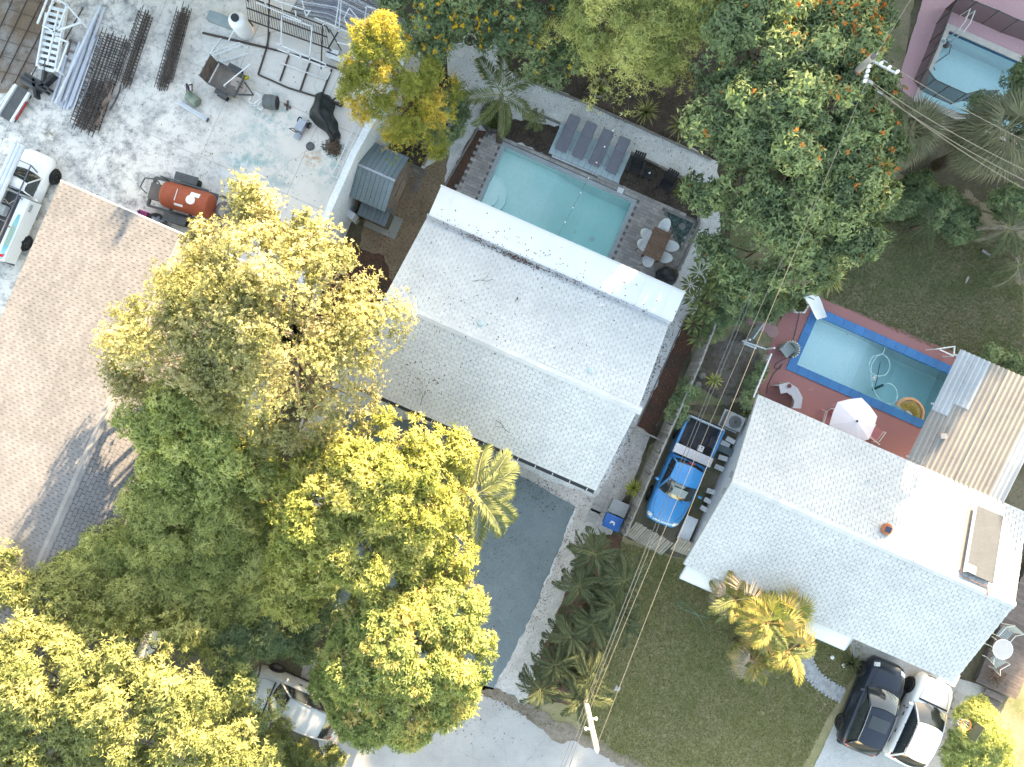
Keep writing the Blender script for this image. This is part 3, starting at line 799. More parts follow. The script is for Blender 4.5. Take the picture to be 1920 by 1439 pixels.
G_dark = leaf_mat('leaf_dark', [(0., (0.093, 0.141, 0.080)), (.5, (0.179, 0.247, 0.129)), (1., (0.321, 0.383, 0.209))], .30)
G_poin = leaf_mat('leaf_poinciana', [(0., (0.081, 0.120, 0.070)), (.5, (0.148, 0.202, 0.106)), (.85, (0.238, 0.311, 0.151)), (1., (0.477, 0.477, 0.225))], .30)
G_fine = leaf_mat('leaf_bamboo', [(0., (0.214, 0.249, 0.089)), (.5, (0.362, 0.386, 0.146)), (1., (0.597, 0.566, 0.230))], .30)
G_lime = leaf_mat('leaf_lime', [(0., (0.205, 0.236, 0.071)), (.5, (0.344, 0.358, 0.116)), (1., (0.549, 0.491, 0.201))], .36)
G_gold = leaf_mat('leaf_gold', [(0., (.22, .225, .105)), (.5, (.37, .35, .18)), (.85, (.50, .455, .27)), (1., (.48, .40, .28))], .45)
G_mid = leaf_mat('leaf_mid', [(0., (0.184, 0.227, 0.085)), (.5, (0.325, 0.371, 0.138)), (1., (0.538, 0.534, 0.218))], .32)
G_olive = leaf_mat('leaf_olive', [(0., (0.155, 0.185, 0.072)), (.5, (0.257, 0.278, 0.112)), (1., (0.413, 0.399, 0.171))], .32)
G_round = leaf_mat('leaf_round', [(0., (0.169, 0.222, 0.084)), (.5, (0.315, 0.358, 0.136)), (.85, (0.466, 0.456, 0.178)), (1., (0.659, 0.416, 0.178))], .34)
G_autumn = leaf_mat('leaf_goldtip', [(0., (0.145, 0.179, 0.051)), (.55, (0.265, 0.276, 0.066)), (.85, (0.477, 0.401, 0.077)), (1., (0.700, 0.440, 0.113))], .34)
F_orange = leaf_mat('petal_orange', [(0., (.50, .12, .02)), (1., (.65, .26, .07))], .25)
F_yellow = leaf_mat('petal_yellow', [(0., (.50, .28, .02)), (1., (.62, .42, .05))], .25)

tree('poinciana_tree', 'big dark green flame tree with orange blossom above the patio', 'tree', (1490, 330),
     [(1480, 250, 6.6, 125, 2.0), (1395, 215, 5.9, 95, 1.7), (1570, 215, 6.4, 90, 1.8), (1590, 345, 5.4, 72, 1.6), (1470, 380, 5.8, 105, 1.7), (1385, 325, 5.2, 78, 1.5), (1545, 440, 4.9, 80, 1.5), (1420, 470, 4.5, 80, 1.4), (1470, 490, 4.3, 52, 1.2), (1475, 130, 6.6, 105, 1.9), (1565, 95, 6.2, 85, 1.8), (1400, 90, 6.2, 85, 1.7), (1610, 270, 5.4, 50, 1.2), (1500, 20, 6.2, 90, 1.6)],
     G_poin, k=6, L=.27, W=.13, tilt=.15, sub_r=.62, sub_n=8, gap=.27, r0=.3, flowers=(F_orange, .004, 7, .10, .12, [(1560, 40, 60, .22), (1600, 100, 40, .2), (1450, 60, 70, .06), (1640, 330, 40, .12), (1470, 240, 90, .02), (1510, 215, 30, .1), (1610, 180, 60, .06)]), vshift=-.05, scl=(.74, .78, .68))
tree('bamboo_like_tree', 'olive green tree with fine drooping leaves behind the white gravel path', 'tree', (1190, 70),
     [(1180, 40, 6.0, 95, 1.5), (1110, 60, 5.2, 70, 1.4), (1240, 70, 5.4, 80, 1.4), (1180, 140, 3.8, 70, 1.2), (1235, 135, 3.6, 55, 1.1), (1290, 40, 5.6, 75, 1.4), (1170, -60, 6.4, 100, 1.5), (1300, -60, 6.4, 100, 1.5)],
     G_fine, k=8, L=.24, W=.045, tilt=.1, sub_r=.55, sub_n=8, gap=.24, r0=.15, droop=.45)
tree('cassia_tree', 'dark green tree with yellow blossom beside the round white pot', 'tree', (900, 20),
     [(800, 40, 4.6, 70, 1.4), (880, 5, 4.8, 58, 1.3), (960, 40, 4.4, 70, 1.3), (1030, 90, 3.4, 62, 1.1), (790, 100, 3.2, 42, 1.0), (980, 100, 3.2, 50, 1.0), (850, -60, 5.2, 90, 1.4), (1000, -50, 5.2, 90, 1.4), (760, -20, 4.6, 50, 1.2)],
     G_dark, k=7, L=.17, W=.08, tilt=.2, sub_r=.5, sub_n=8, gap=.22, r0=.14, flowers=(F_yellow, .02, 7, .10, .1, [(860, 40, 80, .05), (790, 60, 60, .05), (1000, 60, 60, .03)]))
tree('golden_tree', 'tall gold tipped tree beside the curved yard wall', 'tree', (785, 200),
     [(712, 105, 7.2, 42, 1.3), (700, 165, 6.2, 52, 1.2), (760, 160, 6.0, 50, 1.2), (742, 205, 5.2, 58, 1.2), (800, 190, 4.6, 48, 1.1), (775, 255, 3.8, 52, 1.1), (795, 230, 3.6, 45, 1.0), (720, 75, 7.9, 24, .7)],
     G_autumn, k=9, L=.20, W=.045, tilt=.35, sub_r=.42, sub_n=8, gap=.20, r0=.13, vshift=.03)
tree('yellow_green_tree', 'tall sunlit yellow green tree between the tan and white roofs', 'tree', (560, 640),
     [(500, 520, 9.2, 80, 1.5), (590, 500, 8.8, 62, 1.4), (420, 590, 8.4, 82, 1.4), (520, 620, 9.4, 95, 1.5), (630, 600, 8.4, 75, 1.4), (690, 610, 7.2, 50, 1.1), (340, 640, 7.6, 68, 1.3), (270, 650, 6.8, 45, 1.0), (450, 690, 8.0, 90, 1.4), (580, 710, 7.8, 85, 1.4), (660, 690, 6.8, 55, 1.1), (520, 420, 8.6, 52, 1.0), (400, 470, 7.6, 45, .9), (480, 390, 8.4, 32, .8), (560, 770, 6.6, 62, 1.1), (640, 530, 7.6, 42, .9), (250, 690, 5.7, 42, .9), (310, 715, 5.9, 52, .9), (370, 740, 6.4, 56, 1.0), (270, 630, 6.2, 50, 1.0), (430, 530, 8.2, 62, 1.2), (360, 560, 7.4, 58, 1.1), (600, 440, 8.0, 34, .8), (700, 560, 7.0, 38, .9), (735, 590, 6.8, 30, .7), (640, 650, 7.8, 60, 1.1), (500, 770, 6.8, 62, 1.1), (640, 760, 6.2, 52, 1.0)],
     G_gold, k=6, L=.16, W=.10, tilt=.3, sub_r=.46, sub_n=8, gap=.25, r0=.26, bark=m_barkp, ragged=.26, nsub=90, depth=1.15, loose=1.0)
tree('dark_lobed_tree', 'dark green lobed tree beside the shaded tan roof', 'tree', (380, 860),
     [(300, 790, 6.2, 48, 1.1), (370, 780, 6.8, 66, 1.2), (330, 850, 5.4, 55, 1.1), (430, 820, 6.2, 62, 1.2), (400, 890, 5.2, 65, 1.1), (300, 930, 4.4, 48, 1.0), (480, 870, 5.6, 50, 1.0)],
     G_mid, k=7, L=.2, W=.10, tilt=.3, sub_r=.5, sub_n=9, gap=.26, r0=.18, depth=2.6)
tree('feathery_tree', 'dull green feathery tree between the two sunlit crowns', 'tree', (400, 1010),
     [(350, 980, 4.6, 70, 1.1), (430, 970, 4.9, 66, 1.2), (300, 1030, 4.2, 60, 1.0), (400, 1060, 4.2, 66, 1.0), (480, 1030, 4.2, 60, 1.0), (230, 1040, 3.8, 55, .9), (470, 1110, 3.4, 55, .9), (160, 1080, 4.2, 48, .8), (330, 1110, 4.0, 66, .9), (250, 1120, 4.2, 62, .9), (400, 1140, 3.6, 60, .9), (520, 1000, 4.0, 48, .9), (300, 960, 4.4, 52, .9)],
     G_fine, k=9, L=.24, W=.05, tilt=.2, sub_r=.5, sub_n=9, gap=.24, r0=.15, droop=.3, vshift=-.1, depth=1.6)
tree('lime_tree', 'sunlit light green tree over the slate driveway end', 'tree', (690, 930),
     [(700, 900, 7.0, 88, 1.4), (610, 950, 6.6, 80, 1.3), (780, 880, 6.4, 66, 1.2), (840, 850, 5.8, 40, .9), (680, 1010, 6.4, 85, 1.3), (780, 980, 6.2, 76, 1.2), (590, 1040, 5.8, 70, 1.1), (720, 1070, 5.6, 66, 1.1), (830, 1040, 5.2, 50, 1.0), (620, 860, 6.0, 55, 1.0), (750, 820, 6.0, 40, .9), (560, 1100, 4.8, 55, 1.0), (840, 950, 5.6, 40, .9)],
     G_lime, k=8, L=.2, W=.085, tilt=.35, sub_r=.42, sub_n=9, gap=.24, r0=.22, bark=m_barkp, scl=(.76, .8, .72))
tree('round_tree', 'dense round bright green tree beside the street', 'tree', (770, 1240),
     [(760, 1200, 5.6, 110, 1.7), (690, 1240, 5.0, 85, 1.5), (840, 1220, 5.0, 85, 1.5), (760, 1310, 4.4, 88, 1.4), (840, 1140, 5.2, 72, 1.4), (690, 1320, 3.9, 72, 1.3), (830, 1290, 4.1, 66, 1.3), (690, 1180, 4.8, 62, 1.2), (640, 1270, 3.8, 55, 1.1), (800, 1100, 5.0, 50, 1.1)],
     G_round, k=10, L=.20, W=.075, tilt=.5, sub_r=.34, sub_n=9, gap=.25, r0=.24, ragged=.07, flat=.9, loose=0., scl=(.82, .9, .80))
tree('olive_tree', 'broad sunlit olive tree in the corner by the street', 'tree', (180, 1330),
     [(120, 1280, 6.6, 95, 1.3), (230, 1310, 6.8, 90, 1.3), (330, 1330, 6.4, 85, 1.3), (60, 1370, 6.2, 90, 1.2), (180, 1400, 6.2, 90, 1.2), (310, 1420, 6.0, 85, 1.2), (420, 1390, 5.4, 66, 1.1), (60, 1200, 5.6, 75, 1.1), (180, 1200, 5.4, 75, 1.1), (300, 1220, 5.2, 70, 1.1), (410, 1270, 5.0, 62, 1.0), (120, 1120, 4.6, 60, .9), (30, 1100, 4.6, 60, .9), (40, 1480, 6.0, 90, 1.2), (220, 1500, 6.0, 90, 1.2), (480, 1440, 4.8, 50, .9), (200, 1100, 4.0, 50, .8), (20, 1290, 5.6, 70, 1.1), (250, 1150, 4.6, 60, .9), (350, 1180, 4.6, 55, .9), (90, 1180, 5.0, 60, .9), (400, 1330, 5.0, 55, .9), (470, 1330, 4.0, 40, .8)],
     G_olive, k=7, L=.24, W=.085, tilt=.35, sub_r=.48, sub_n=7, gap=.27, r0=.24, ragged=.24, nsub=60, loose=.6)
tree('understorey_tree', 'shaded dark tree behind the silver car', 'tree', (500, 1180),
     [(520, 1165, 3.2, 58, 1.0), (440, 1180, 3.4, 60, 1.0), (575, 1198, 2.9, 38, .8), (452, 1238, 3.0, 34, .8), (390, 1150, 3.6, 55, .9), (590, 1150, 2.9, 45, .8), (440, 1290, 2.6, 36, .6), (450, 1350, 2.6, 40, .6), (600, 1110, 3.4, 50, .9)],
     G_dark, k=8, L=.22, W=.06, tilt=.3, sub_r=.45, sub_n=8, gap=.25, r0=.12)
tree('leafy_bush', 'yellow green bushy shrub under the orange basketball hoop', 'shrub', (1810, 1370),
     [(1828, 1358, 1.6, 36, .6), (1858, 1382, 1.4, 32, .6), (1815, 1400, 1.3, 32, .5), (1795, 1435, 1.2, 32, .5), (1838, 1338, 1.4, 26, .5), (1868, 1425, 1.2, 24, .5), (1845, 1410, 1.4, 28, .5)],
     G_mid, k=8, L=.15, W=.05, tilt=.3, sub_r=.28, sub_n=9, gap=.16, r0=.05, vshift=.15)
tree('verge_shrub', 'sparse shrub with long twigs beside the silver car', 'shrub', (560, 1410),
     [(560, 1425, 1.5, 40, .5), (612, 1432, 1.3, 34, .5), (505, 1400, 1.8, 38, .6), (570, 1460, 1.6, 50, .6)],
     G_olive, k=7, L=.18, W=.055, tilt=.3, sub_r=.3, sub_n=7, gap=.22, r0=.05, vshift=-.2, ragged=.3)
tree('corner_tree', 'dark leafy tree overhanging the pink poolside', 'tree', (1905, 190),
     [(1905, 172, 3.2, 36, .8), (1940, 140, 3.4, 42, .8), (1868, 200, 2.8, 22, .5), (1840, 205, 2.6, 16, .4), (1960, 200, 3.4, 60, .9)],
     G_dark, k=8, L=.2, W=.08, tilt=.4, sub_r=.34, sub_n=8, gap=.2, r0=.1, vshift=.1)
for (lab, bp, bl, vs_) in (
    ('dark shrub below the grey fan palms at the lawn edge', (1730, 380), [(1720, 370, .9, 40, .5), (1760, 395, 1.0, 40, .5), (1690, 375, .9, 30, .4), (1800, 420, 1.0, 34, .5)], -.1),
    ('shrub between the drooping palms and the fan palm', (1870, 395), [(1890, 385, 1.6, 34, .6), (1925, 400, 1.5, 32, .6)], .15),
    ('low shrub beside the corrugated shelter corner', (1850, 665), [(1850, 668, .7, 18, .35), (1890, 690, .8, 24, .4), (1920, 700, .8, 20, .4)], .1),
    ('dark hedge shrub under the flame tree by the fence', (1385, 560), [(1375, 555, 1.6, 34, .7), (1410, 540, 1.7, 34, .7), (1400, 590, 1.3, 26, .5), (1440, 570, 1.4, 24, .5), (1345, 600, 1.2, 24, .5)], -.1),
    ('clipped hedge shrub along the wooden fence by the blue pickup', (1280, 760), [(1293, 728, 1.2, 15, .5), (1280, 756, 1.2, 14, .5), (1266, 784, 1.1, 12, .4), (1272, 770, 1.0, 11, .4)], .1),
    ('shrub hanging over the yard wall behind the golden tree', (835, 230), [(835, 235, 2.2, 32, .6), (850, 205, 2.0, 26, .6), (820, 265, 1.9, 22, .5)], 0.),
    ('small leafy shrub beside the white lattice gate', (1440, 560), [(1448, 560, .8, 18, .4), (1470, 570, .7, 14, .3)], 0.),
    ('weedy shrub by the white railing beside the pink deck', (1408, 745), [(1404, 748, .5, 11, .25), (1415, 715, .5, 11, .25), (1425, 690, .4, 9, .2)], .15)):
    tree('shrub', lab, 'shrub', bp, bl, G_dark, k=8, L=.15, W=.06, tilt=.35, sub_r=.26, sub_n=9, gap=.16, r0=.05, vshift=vs_ + .1)
# unseen trees added beyond the top of the picture, sized to shade the yards
for i, (x, y, top, r, lab) in enumerate((
    (-21, 22.5, 6.2, 3.6, 'added unseen shade tree behind the rebar cages beyond the yard'),
    (-14.5, 22, 6.2, 3.6, 'added unseen shade tree behind the white tank beyond the yard'),
    (-8.5, 22, 6.8, 3.4, 'added unseen shade tree behind the pipe rack beyond the yard'),
    (-2.8, 23, 9, 3.2, 'added unseen shade tree behind the cassia beyond the garden'),
    (3.2, 24, 10.4, 3.4, 'added unseen shade tree behind the fine leaved tree'),
    (8.8, 24.5, 13.4, 3.4, 'tall added unseen shade tree behind the flame tree'),
    (13, 25, 13.4, 2.6, 'tall added unseen shade tree beside the one behind the flame tree'),
    (18.2, 25.5, 9.6, 2.9, 'lower added unseen shade tree behind the utility pole'),
    (23, 26, 15, 2.6, 'tall added unseen shade tree behind the pink pool'),
    (27.3, 26, 15, 2.6, 'tall added unseen shade tree beyond the pink pool corner'),
    (31.4, 26.5, 14.8, 2.5, 'tall added unseen shade tree ending the tall row'),
    (36.5, 27, 10.6, 3, 'low added unseen shade tree past the tall row'),
    (43, 27.5, 15, 2.8, 'lone tall added unseen shade tree at the far end'))):
    z = top - r * .55
    bl = []
    def blob(xx, yy, zz, rr, rz):
        k = FPX / (H - zz); bl.append((960 + xx * k, 719.5 - yy * k, zz, rr * k, rz))
    while z > 1.0:
        blob(x, y, z, r, 1.9)
        z -= 2.4
    tree('added_shade_tree', lab, 'tree', (960 + x * 43, 719.5 - y * 43), bl, G_mid, k=5, L=.6, W=.42, tilt=.3, sub_r=.95, sub_n=9, gap=.72, r0=.25, nsub=6, zmin=-.6, depth=50)
# ------------------------------------------------------------------ palms and rosette plants
def frond_mesh(name, L, n, leaf, w, arch, rise, mat, vee=.35, fwd=.55, bend=.0):
    """a feather frond along +x: rachis that rises then droops, leaflets on both sides"""
    co, tot, loops, rv = [], [], [], []
    def rach(t):
        return np.array([L * t * (1 - .10 * t * t), bend * L * t * t, rise * L * t - arch * L * t * t])
    def add(vs_, r_):
        b = len(co); co.extend(vs_); loops.extend(range(b, b + len(vs_))); tot.append(len(vs_)); rv.extend([r_] * len(vs_))
    N = 8
    for i in range(N):
        a, b = rach(i / N), rach((i + 1) / N); ww = .022 * (1 - .8 * i / N)
        add([a + [0, ww, 0], a - [0, ww, 0], b - [0, ww * .85, 0], b + [0, ww * .85, 0]], .95)
    for i in range(n):
        t = .10 + .90 * (i + .5) / n
        p = rach(t); d = rach(min(1, t + .02)) - rach(t - .02); d = d / np.linalg.norm(d)
        ll = leaf * (math.sin(math.pi * (.16 + .80 * t)) ** .7) * random.uniform(.85, 1.1)
        for sg in (-1, 1):
            side = np.array([-d[1], d[0], 0]) * sg; side = side / (np.linalg.norm(side) + 1e-9)
            f = fwd + .5 * t + random.gauss(0, .07)
            ax = side * math.cos(f) + d * math.sin(f) + np.array([0, 0, vee - .55 * t * vee]); ax = ax / np.linalg.norm(ax)
            mid = p + ax * ll * .55; tip = p + ax * ll + np.array([0, 0, -.30 * ll * random.uniform(.5, 1.4)])
            wv = np.cross(ax, [0, 0, 1]); wv = wv / (np.linalg.norm(wv) + 1e-9) * w
            add([p, mid + wv, tip, mid - wv], random.random() * .8)
    me = raw_mesh(name, np.array(co), loops, tot, rv); me.materials.append(mat); return me
def fan_mesh(name, L, pet, n, w, droop, mat, spread=2.5):
    co, tot, loops, rv = [], [], [], []
    def add(vs_, r_):
        b = len(co); co.extend(vs_); loops.extend(range(b, b + len(vs_))); tot.append(len(vs_)); rv.extend([r_] * len(vs_))
    rise = .25
    h = np.array([pet, 0, pet * rise])
    add([np.array([0, .02, 0]), np.array([0, -.02, 0]), h + [0, -.015, 0], h + [0, .015, 0]], .9)
    for i in range(n):
        a = (i / (n - 1) - .5) * spread + random.gauss(0, .03)
        ll = L * (.75 + .25 * math.cos(a * .9)) * random.uniform(.85, 1.08)
        d = np.array([math.cos(a), math.sin(a), .12 - abs(a) * .05]); s = np.array([-math.sin(a), math.cos(a), 0]) * w
        mid = h + d * ll * .55; tip = h + d * ll + np.array([0, 0, -droop * ll * random.uniform(.6, 1.3)])
        r_ = random.random() * .85
        add([h, mid + s, tip, mid - s], r_)
    me = raw_mesh(name, np.array(co), loops, tot, rv); me.materials.append(mat); return me
m_ptrunk = M('palm_trunk', (.20, .17, .13), (.12, .10, .08), 8, .9, bump=.5, bscale=25)
def palm(label, px, py, z, fronds, n, tilt, mat_trunk=None, lean=(0, 0), name='palm_tree', scale=1., group=None, rt=.10, az0=None, part='frond'):
    top = P(px, py, z); base = Vector((top.x + lean[0], top.y + lean[1], 0))
    root = thing(name, label, 'palm', base, 0, group)
    mb = MB(); t = top - base
    mb.tube([Vector((0, 0, -.05)), t * .5 + Vector((lean[0] * -.1, 0, 0)), t], [rt * 1.4, rt, rt * .9], 9)
    obj('trunk', mb, mat_trunk or m_ptrunk, root, smooth=True)
    a0 = random.random() * 6.28 if az0 is None else az0
    for i in range(n):
        az = a0 + i * 2.39996 if az0 is None else az0 + i * 6.2832 / n + random.gauss(0, .12)
        tl = tilt[0] + (tilt[1] - tilt[0]) * (i / max(1, n - 1)) + random.gauss(0, .16)
        rot = (Matrix.Rotation(az, 3, 'Z') @ Matrix.Rotation(tl, 3, 'Y') @ Matrix.Rotation(random.gauss(0, .35), 3, 'X')).to_euler()
        link(part, fronds[i % len(fronds)], None, root, loc=t + Vector((0, 0, .02 * (n - i))), rot=rot, scale=scale * random.uniform(.86, 1.1))
    return root
P_dark = leaf_mat('palm_dark', [(0., (.045, .06, .035)), (.5, (.085, .105, .055)), (1., (.17, .18, .09))], .25)
P_green = leaf_mat('palm_green', [(0., (0.103, 0.131, 0.058)), (.5, (0.158, 0.186, 0.080)), (1., (0.276, 0.276, 0.124))], .3)
P_grey = leaf_mat('palm_grey', [(0., (0.102, 0.110, 0.070)), (.5, (0.162, 0.168, 0.110)), (1., (0.240, 0.234, 0.156))], .28)
P_gold = leaf_mat('palm_gold', [(0., (.14, .17, .05)), (.45, (.25, .25, .08)), (.75, (.36, .27, .11)), (1., (.40, .24, .14))], .34)
P_dry = leaf_mat('palm_dry', [(0., (.20, .16, .12)), (1., (.36, .31, .26))], .2)
fr_big = [frond_mesh('frond', 1.9, 52, .52, .019, .38 + .1 * i, .30, P_green, bend=.05 * (i - 1)) for i in range(3)]
fr_areca = [frond_mesh('frond', 1.15, 38, .38, .016, .62 + .14 * i, .45, P_dark, vee=.42, fwd=.75, bend=.10 * (i - 1)) for i in range(3)]
fr_small = [frond_mesh('frond', .6, 14, .22, .018, .5, .35, P_green) for i in range(2)]
fr_drop = [frond_mesh('frond', 1.7, 36, .42, .016, .75, .35, m, bend=.12 * q) for q, m in ((-1, P_dark), (1, P_dark), (.6, P_grey))]
fr_dry = [frond_mesh('frond', 1.3, 30, .34, .016, .6, .1, P_dry, bend=.2)]
palm('feather palm with few long fronds in the round stone ring', 940, 178, 2.9, fr_big[:2], 7, (.05, .35), az0=.5, lean=(-.15, -.9), scale=1.02)
palm('feather palm leaning over the slate driveway', 893, 926, 4.9, fr_big, 13, (-.1, .4), scale=1.25, lean=(-.7, .3))
palm('small palm in the mulch bed beside the loungers', 1003, 226, .7, fr_small, 9, (-.1, .35), name='small_palm', rt=.04)
for i, (x, y, z, s) in enumerate(((1112, 1035, 2.3, .95), (1168, 1085, 2.4, 1.05), (1085, 1095, 2.1, .9), (1150, 1130, 2.2, .95), (1108, 1165, 2.0, .9), (1070, 1190, 2.1, 1.0), (1040, 1240, 2.0, .95), (1100, 1268, 2.4, 1.1), (1012, 1285, 1.9, .9), (1092, 1300, 2.3, 1.05), (1170, 1165, 2.0, .8))):
    lab = ('areca palm topmost in the row by the gravel strip', 'areca palm leaning towards the utility wires', 'areca palm second along the gravel strip edge', 'areca palm in the middle of the clump on the lawn side', 'areca palm in the dense middle of the row', 'areca palm over the white gravel at mid row', 'areca palm lower in the row over the white gravel', 'areca palm beside the pole on the lawn side', 'areca palm at the street end over white gravel', 'areca palm in front of the utility pole', 'small areca palm under the utility wires')[i]
    palm(lab, x, y, z, fr_areca, 19, (-.35, .6), name='areca_palm', scale=s, group='areca palms beside the slate driveway', rt=.05)
fan_grey = [fan_mesh('fan', .95, .55, 30, .020, .35 + .15 * i, P_grey) for i in range(2)]
fan_gold = [fan_mesh('fan', .78, .60, 26, .024, .25 + .2 * i, m, 2.7) for i, m in enumerate((P_gold, P_gold))]
fan_dry = [fan_mesh('fan', .75, .5, 22, .02, .6, P_dry, 1.8)]
palm('grey green fan palm under the wires at the lawn corner', 1852, 262, 3.4, fan_grey, 46, (-.75, 1.0), name='fan_palm', scale=1.22, rt=.2, part='fan_leaf')
palm('grey green fan palm pressed against the flame tree', 1690, 255, 2.9, fan_grey, 36, (-.7, .95), name='fan_palm', scale=.98, rt=.18, part='fan_leaf')
fr_gold = [frond_mesh('frond', 1.15, 30, .36, .022, .5 + .15 * i, .35, P_gold if i < 2 else P_green, bend=.25 * (i - 1)) for i in range(3)]
mixg = [fan_gold[0], fr_gold[0], fan_gold[1], fr_gold[1], fr_gold[2]]
for (lab, x, y, z, n, s_, mx) in (('sunlit golden palm in the middle of the clump before the white house', 1430, 1160, 3.2, 30, 1.15, mixg), ('golden palm of the clump towards the cobbled path', 1470, 1215, 2.7, 24, 1.0, mixg), ('golden palm of the clump under the awning end', 1372, 1120, 2.7, 22, .95, [fr_gold[0], fan_dry[0], fr_gold[2]]), ('golden palm of the clump against the white roof', 1465, 1140, 2.9, 20, .95, mixg[::-1]), ('low golden palm of the clump over the lawn', 1410, 1235, 2.2, 20, .9, [fr_gold[1], fan_gold[1], fan_dry[0]])):
    palm(lab, x, y, z, mx, n, (-.7, 1.0), name='golden_palm', scale=s_, rt=.1, group='golden palms in front of the white house', part='frond')
palm('dry skirted fan palm below the grey fan palm', 1795, 385, .9, fan_dry, 12, (.0, .7), name='fan_palm', scale=.8, rt=.1, part='fan_leaf')
palm('drooping palm above the lawn corner stones', 1740, 418, 1.3, fr_drop, 8, (-.1, .3), name='drooping_palm', scale=.75, rt=.06)
palm('drooping palm with pale old fronds at the lawn edge', 1885, 430, 2.0, fr_drop + fr_dry, 14, (-.2, .4), name='drooping_palm', scale=.85, rt=.09)
palm('lowest drooping palm beside the lawn', 1905, 500, 1.6, fr_drop[::-1] + fr_dry, 12, (-.1, .5), name='drooping_palm', scale=.8, rt=.08)
def rosette(label, px, py, n, L, w, mat_, z=.0, up=.9, name='rosette_plant', droop=.5, group=None):
    root = thing(name, label, 'plant', P(px, py, z))
    if group: root['group'] = group
    mb = MB()
    pts = [(0, .6, 0), (.35, 1., .18), (.7, .75, .22), (1., .05, .22 - droop * .5)]
    for x, ww, zz in pts: mb.v += [(x * L, ww * w, zz * L), (x * L, -ww * w, zz * L)]
    for i in range(3): mb.f.append((2 * i, 2 * i + 1, 2 * i + 3, 2 * i + 2))
    me = mb.mesh('leaf'); me.materials.append(mat_)
    a = me.attributes.new('rnd', 'FLOAT', 'POINT'); a.data.foreach_set('value', [.15, .15, .4, .4, .75, .75, 1., 1.])
    for i in range(n):
        t = i / n
        rot = (Matrix.Rotation(i * 2.39996 + random.gauss(0, .15), 3, 'Z') @ Matrix.Rotation(-(up - t * up * 1.05) + random.gauss(0, .08), 3, 'Y')).to_euler()
        link('leaf', me, None, root, loc=(0, 0, .06), rot=rot, scale=random.uniform(.8, 1.1))
    return root
L_varieg = leaf_mat('leaf_variegated', [(0., (0.066, 0.090, 0.036)), (.6, (0.144, 0.156, 0.060)), (1., (0.360, 0.336, 0.156))], .2)
L_spear = leaf_mat('leaf_spear', [(0., (0.060, 0.084, 0.034)), (.6, (0.120, 0.150, 0.054)), (1., (0.204, 0.228, 0.084))], .2)
L_bright = leaf_mat('leaf_bright', [(0., (0.144, 0.180, 0.036)), (.6, (0.264, 0.288, 0.060)), (1., (0.456, 0.432, 0.144))], .25)
rosette('variegated spiky plant in a round pot behind the gravel path', 1122, 172, 30, .62, .035, L_varieg, .45)
rosette('variegated spiky plant in the bed at the end of the fine leaved tree', 1210, 214, 36, .72, .035, L_varieg, .2)
rosette('variegated spiky plant beside the flame tree', 1272, 240, 40, .7, .032, L_varieg, .2)
rosette('green spear leaved plant in the fire pit bed', 1278, 364, 44, .62, .028, L_spear, .15, up=1.1)
rosette('bright yellow green spiky plant by the rubbish bins', 1187, 914, 34, .55, .04, L_bright, .5)
rosette('bright spiky plant in the bare side yard', 1336, 714, 28, .45, .035, L_bright, .3)
rosette('large yellow edged spiky plant above the pool slide', 1545, 522, 90, .86, .05, leaf_mat('leaf_yedge', [(0., (.06, .085, .035)), (.55, (.12, .14, .05)), (1., (.33, .32, .12))], .2), 1.3, up=1.3)
rosette('dark spiky plant beside the pale driveway', 1594, 1240, 36, .5, .035, leaf_mat('leaf_darkspear', [(0., (.03, .04, .02)), (1., (.08, .085, .04))], .2), .2, up=1.1)
rosette('small spiky plant tucked against the wall by the air conditioner', 1398, 775, 20, .4, .03, L_spear, .2)
rosette('ferny plant at the foot of the yard wall', 672, 410, 22, .35, .03, L_spear, .1)
# umbrella plant with broad finger leaves by the patio corner: one thing, whorls of large leaves
ut = thing('umbrella_plant', 'broad leaved umbrella plant overhanging the corner of the white patio roof', 'plant', P(1320, 570))
mbk = MB()
for (x, y, z) in ((1312, 512, 2.2), (1330, 545, 2.4), (1300, 560, 2.1), (1345, 520, 2.0), (1322, 590, 2.0), (1300, 608, 1.8), (1355, 560, 1.8), (1310, 635, 1.5), (1335, 625, 1.6), (1295, 535, 1.9), (1350, 500, 2.1), (1325, 530, 2.0), (1360, 585, 1.5), (1308, 580, 1.9)):
    q = P(x, y, z) - ut.location
    mbk.tube([(q.x * .3, q.y * .3, 0), (q.x * .7, q.y * .7, q.z * .6), q], [.035, .025, .012], 6)
    mb = MB()
    for nm_ in range(2):
        pass
    mb.v = []; mb.f = []
    for i in range(13):
        a = i * 2.39996; el = .25 - .5 * (i / 13); L_ = random.uniform(.36, .5)
        d = Vector((math.cos(a) * math.cos(el), math.sin(a) * math.cos(el), math.sin(el))); s = Vector((-math.sin(a), math.cos(a), 0)) * .055
        b = q + d * .06; o_ = len(mb.v)
        mb.v += [tuple(b), tuple(b + d * L_ * .55 + s + Vector((0, 0, .02))), tuple(b + d * L_ - Vector((0, 0, .10))), tuple(b + d * L_ * .55 - s + Vector((0, 0, .02)))]
        mb.f.append((o_, o_ + 1, o_ + 2, o_ + 3))
    me = mb.mesh('leaf_whorl'); at = me.attributes.new('rnd', 'FLOAT', 'POINT'); at.data.foreach_set('value', np.repeat(rng.random(13), 4))
    link('leaf_whorl', me, L_spear, ut)
obj('stem', mbk, m_bark, ut)
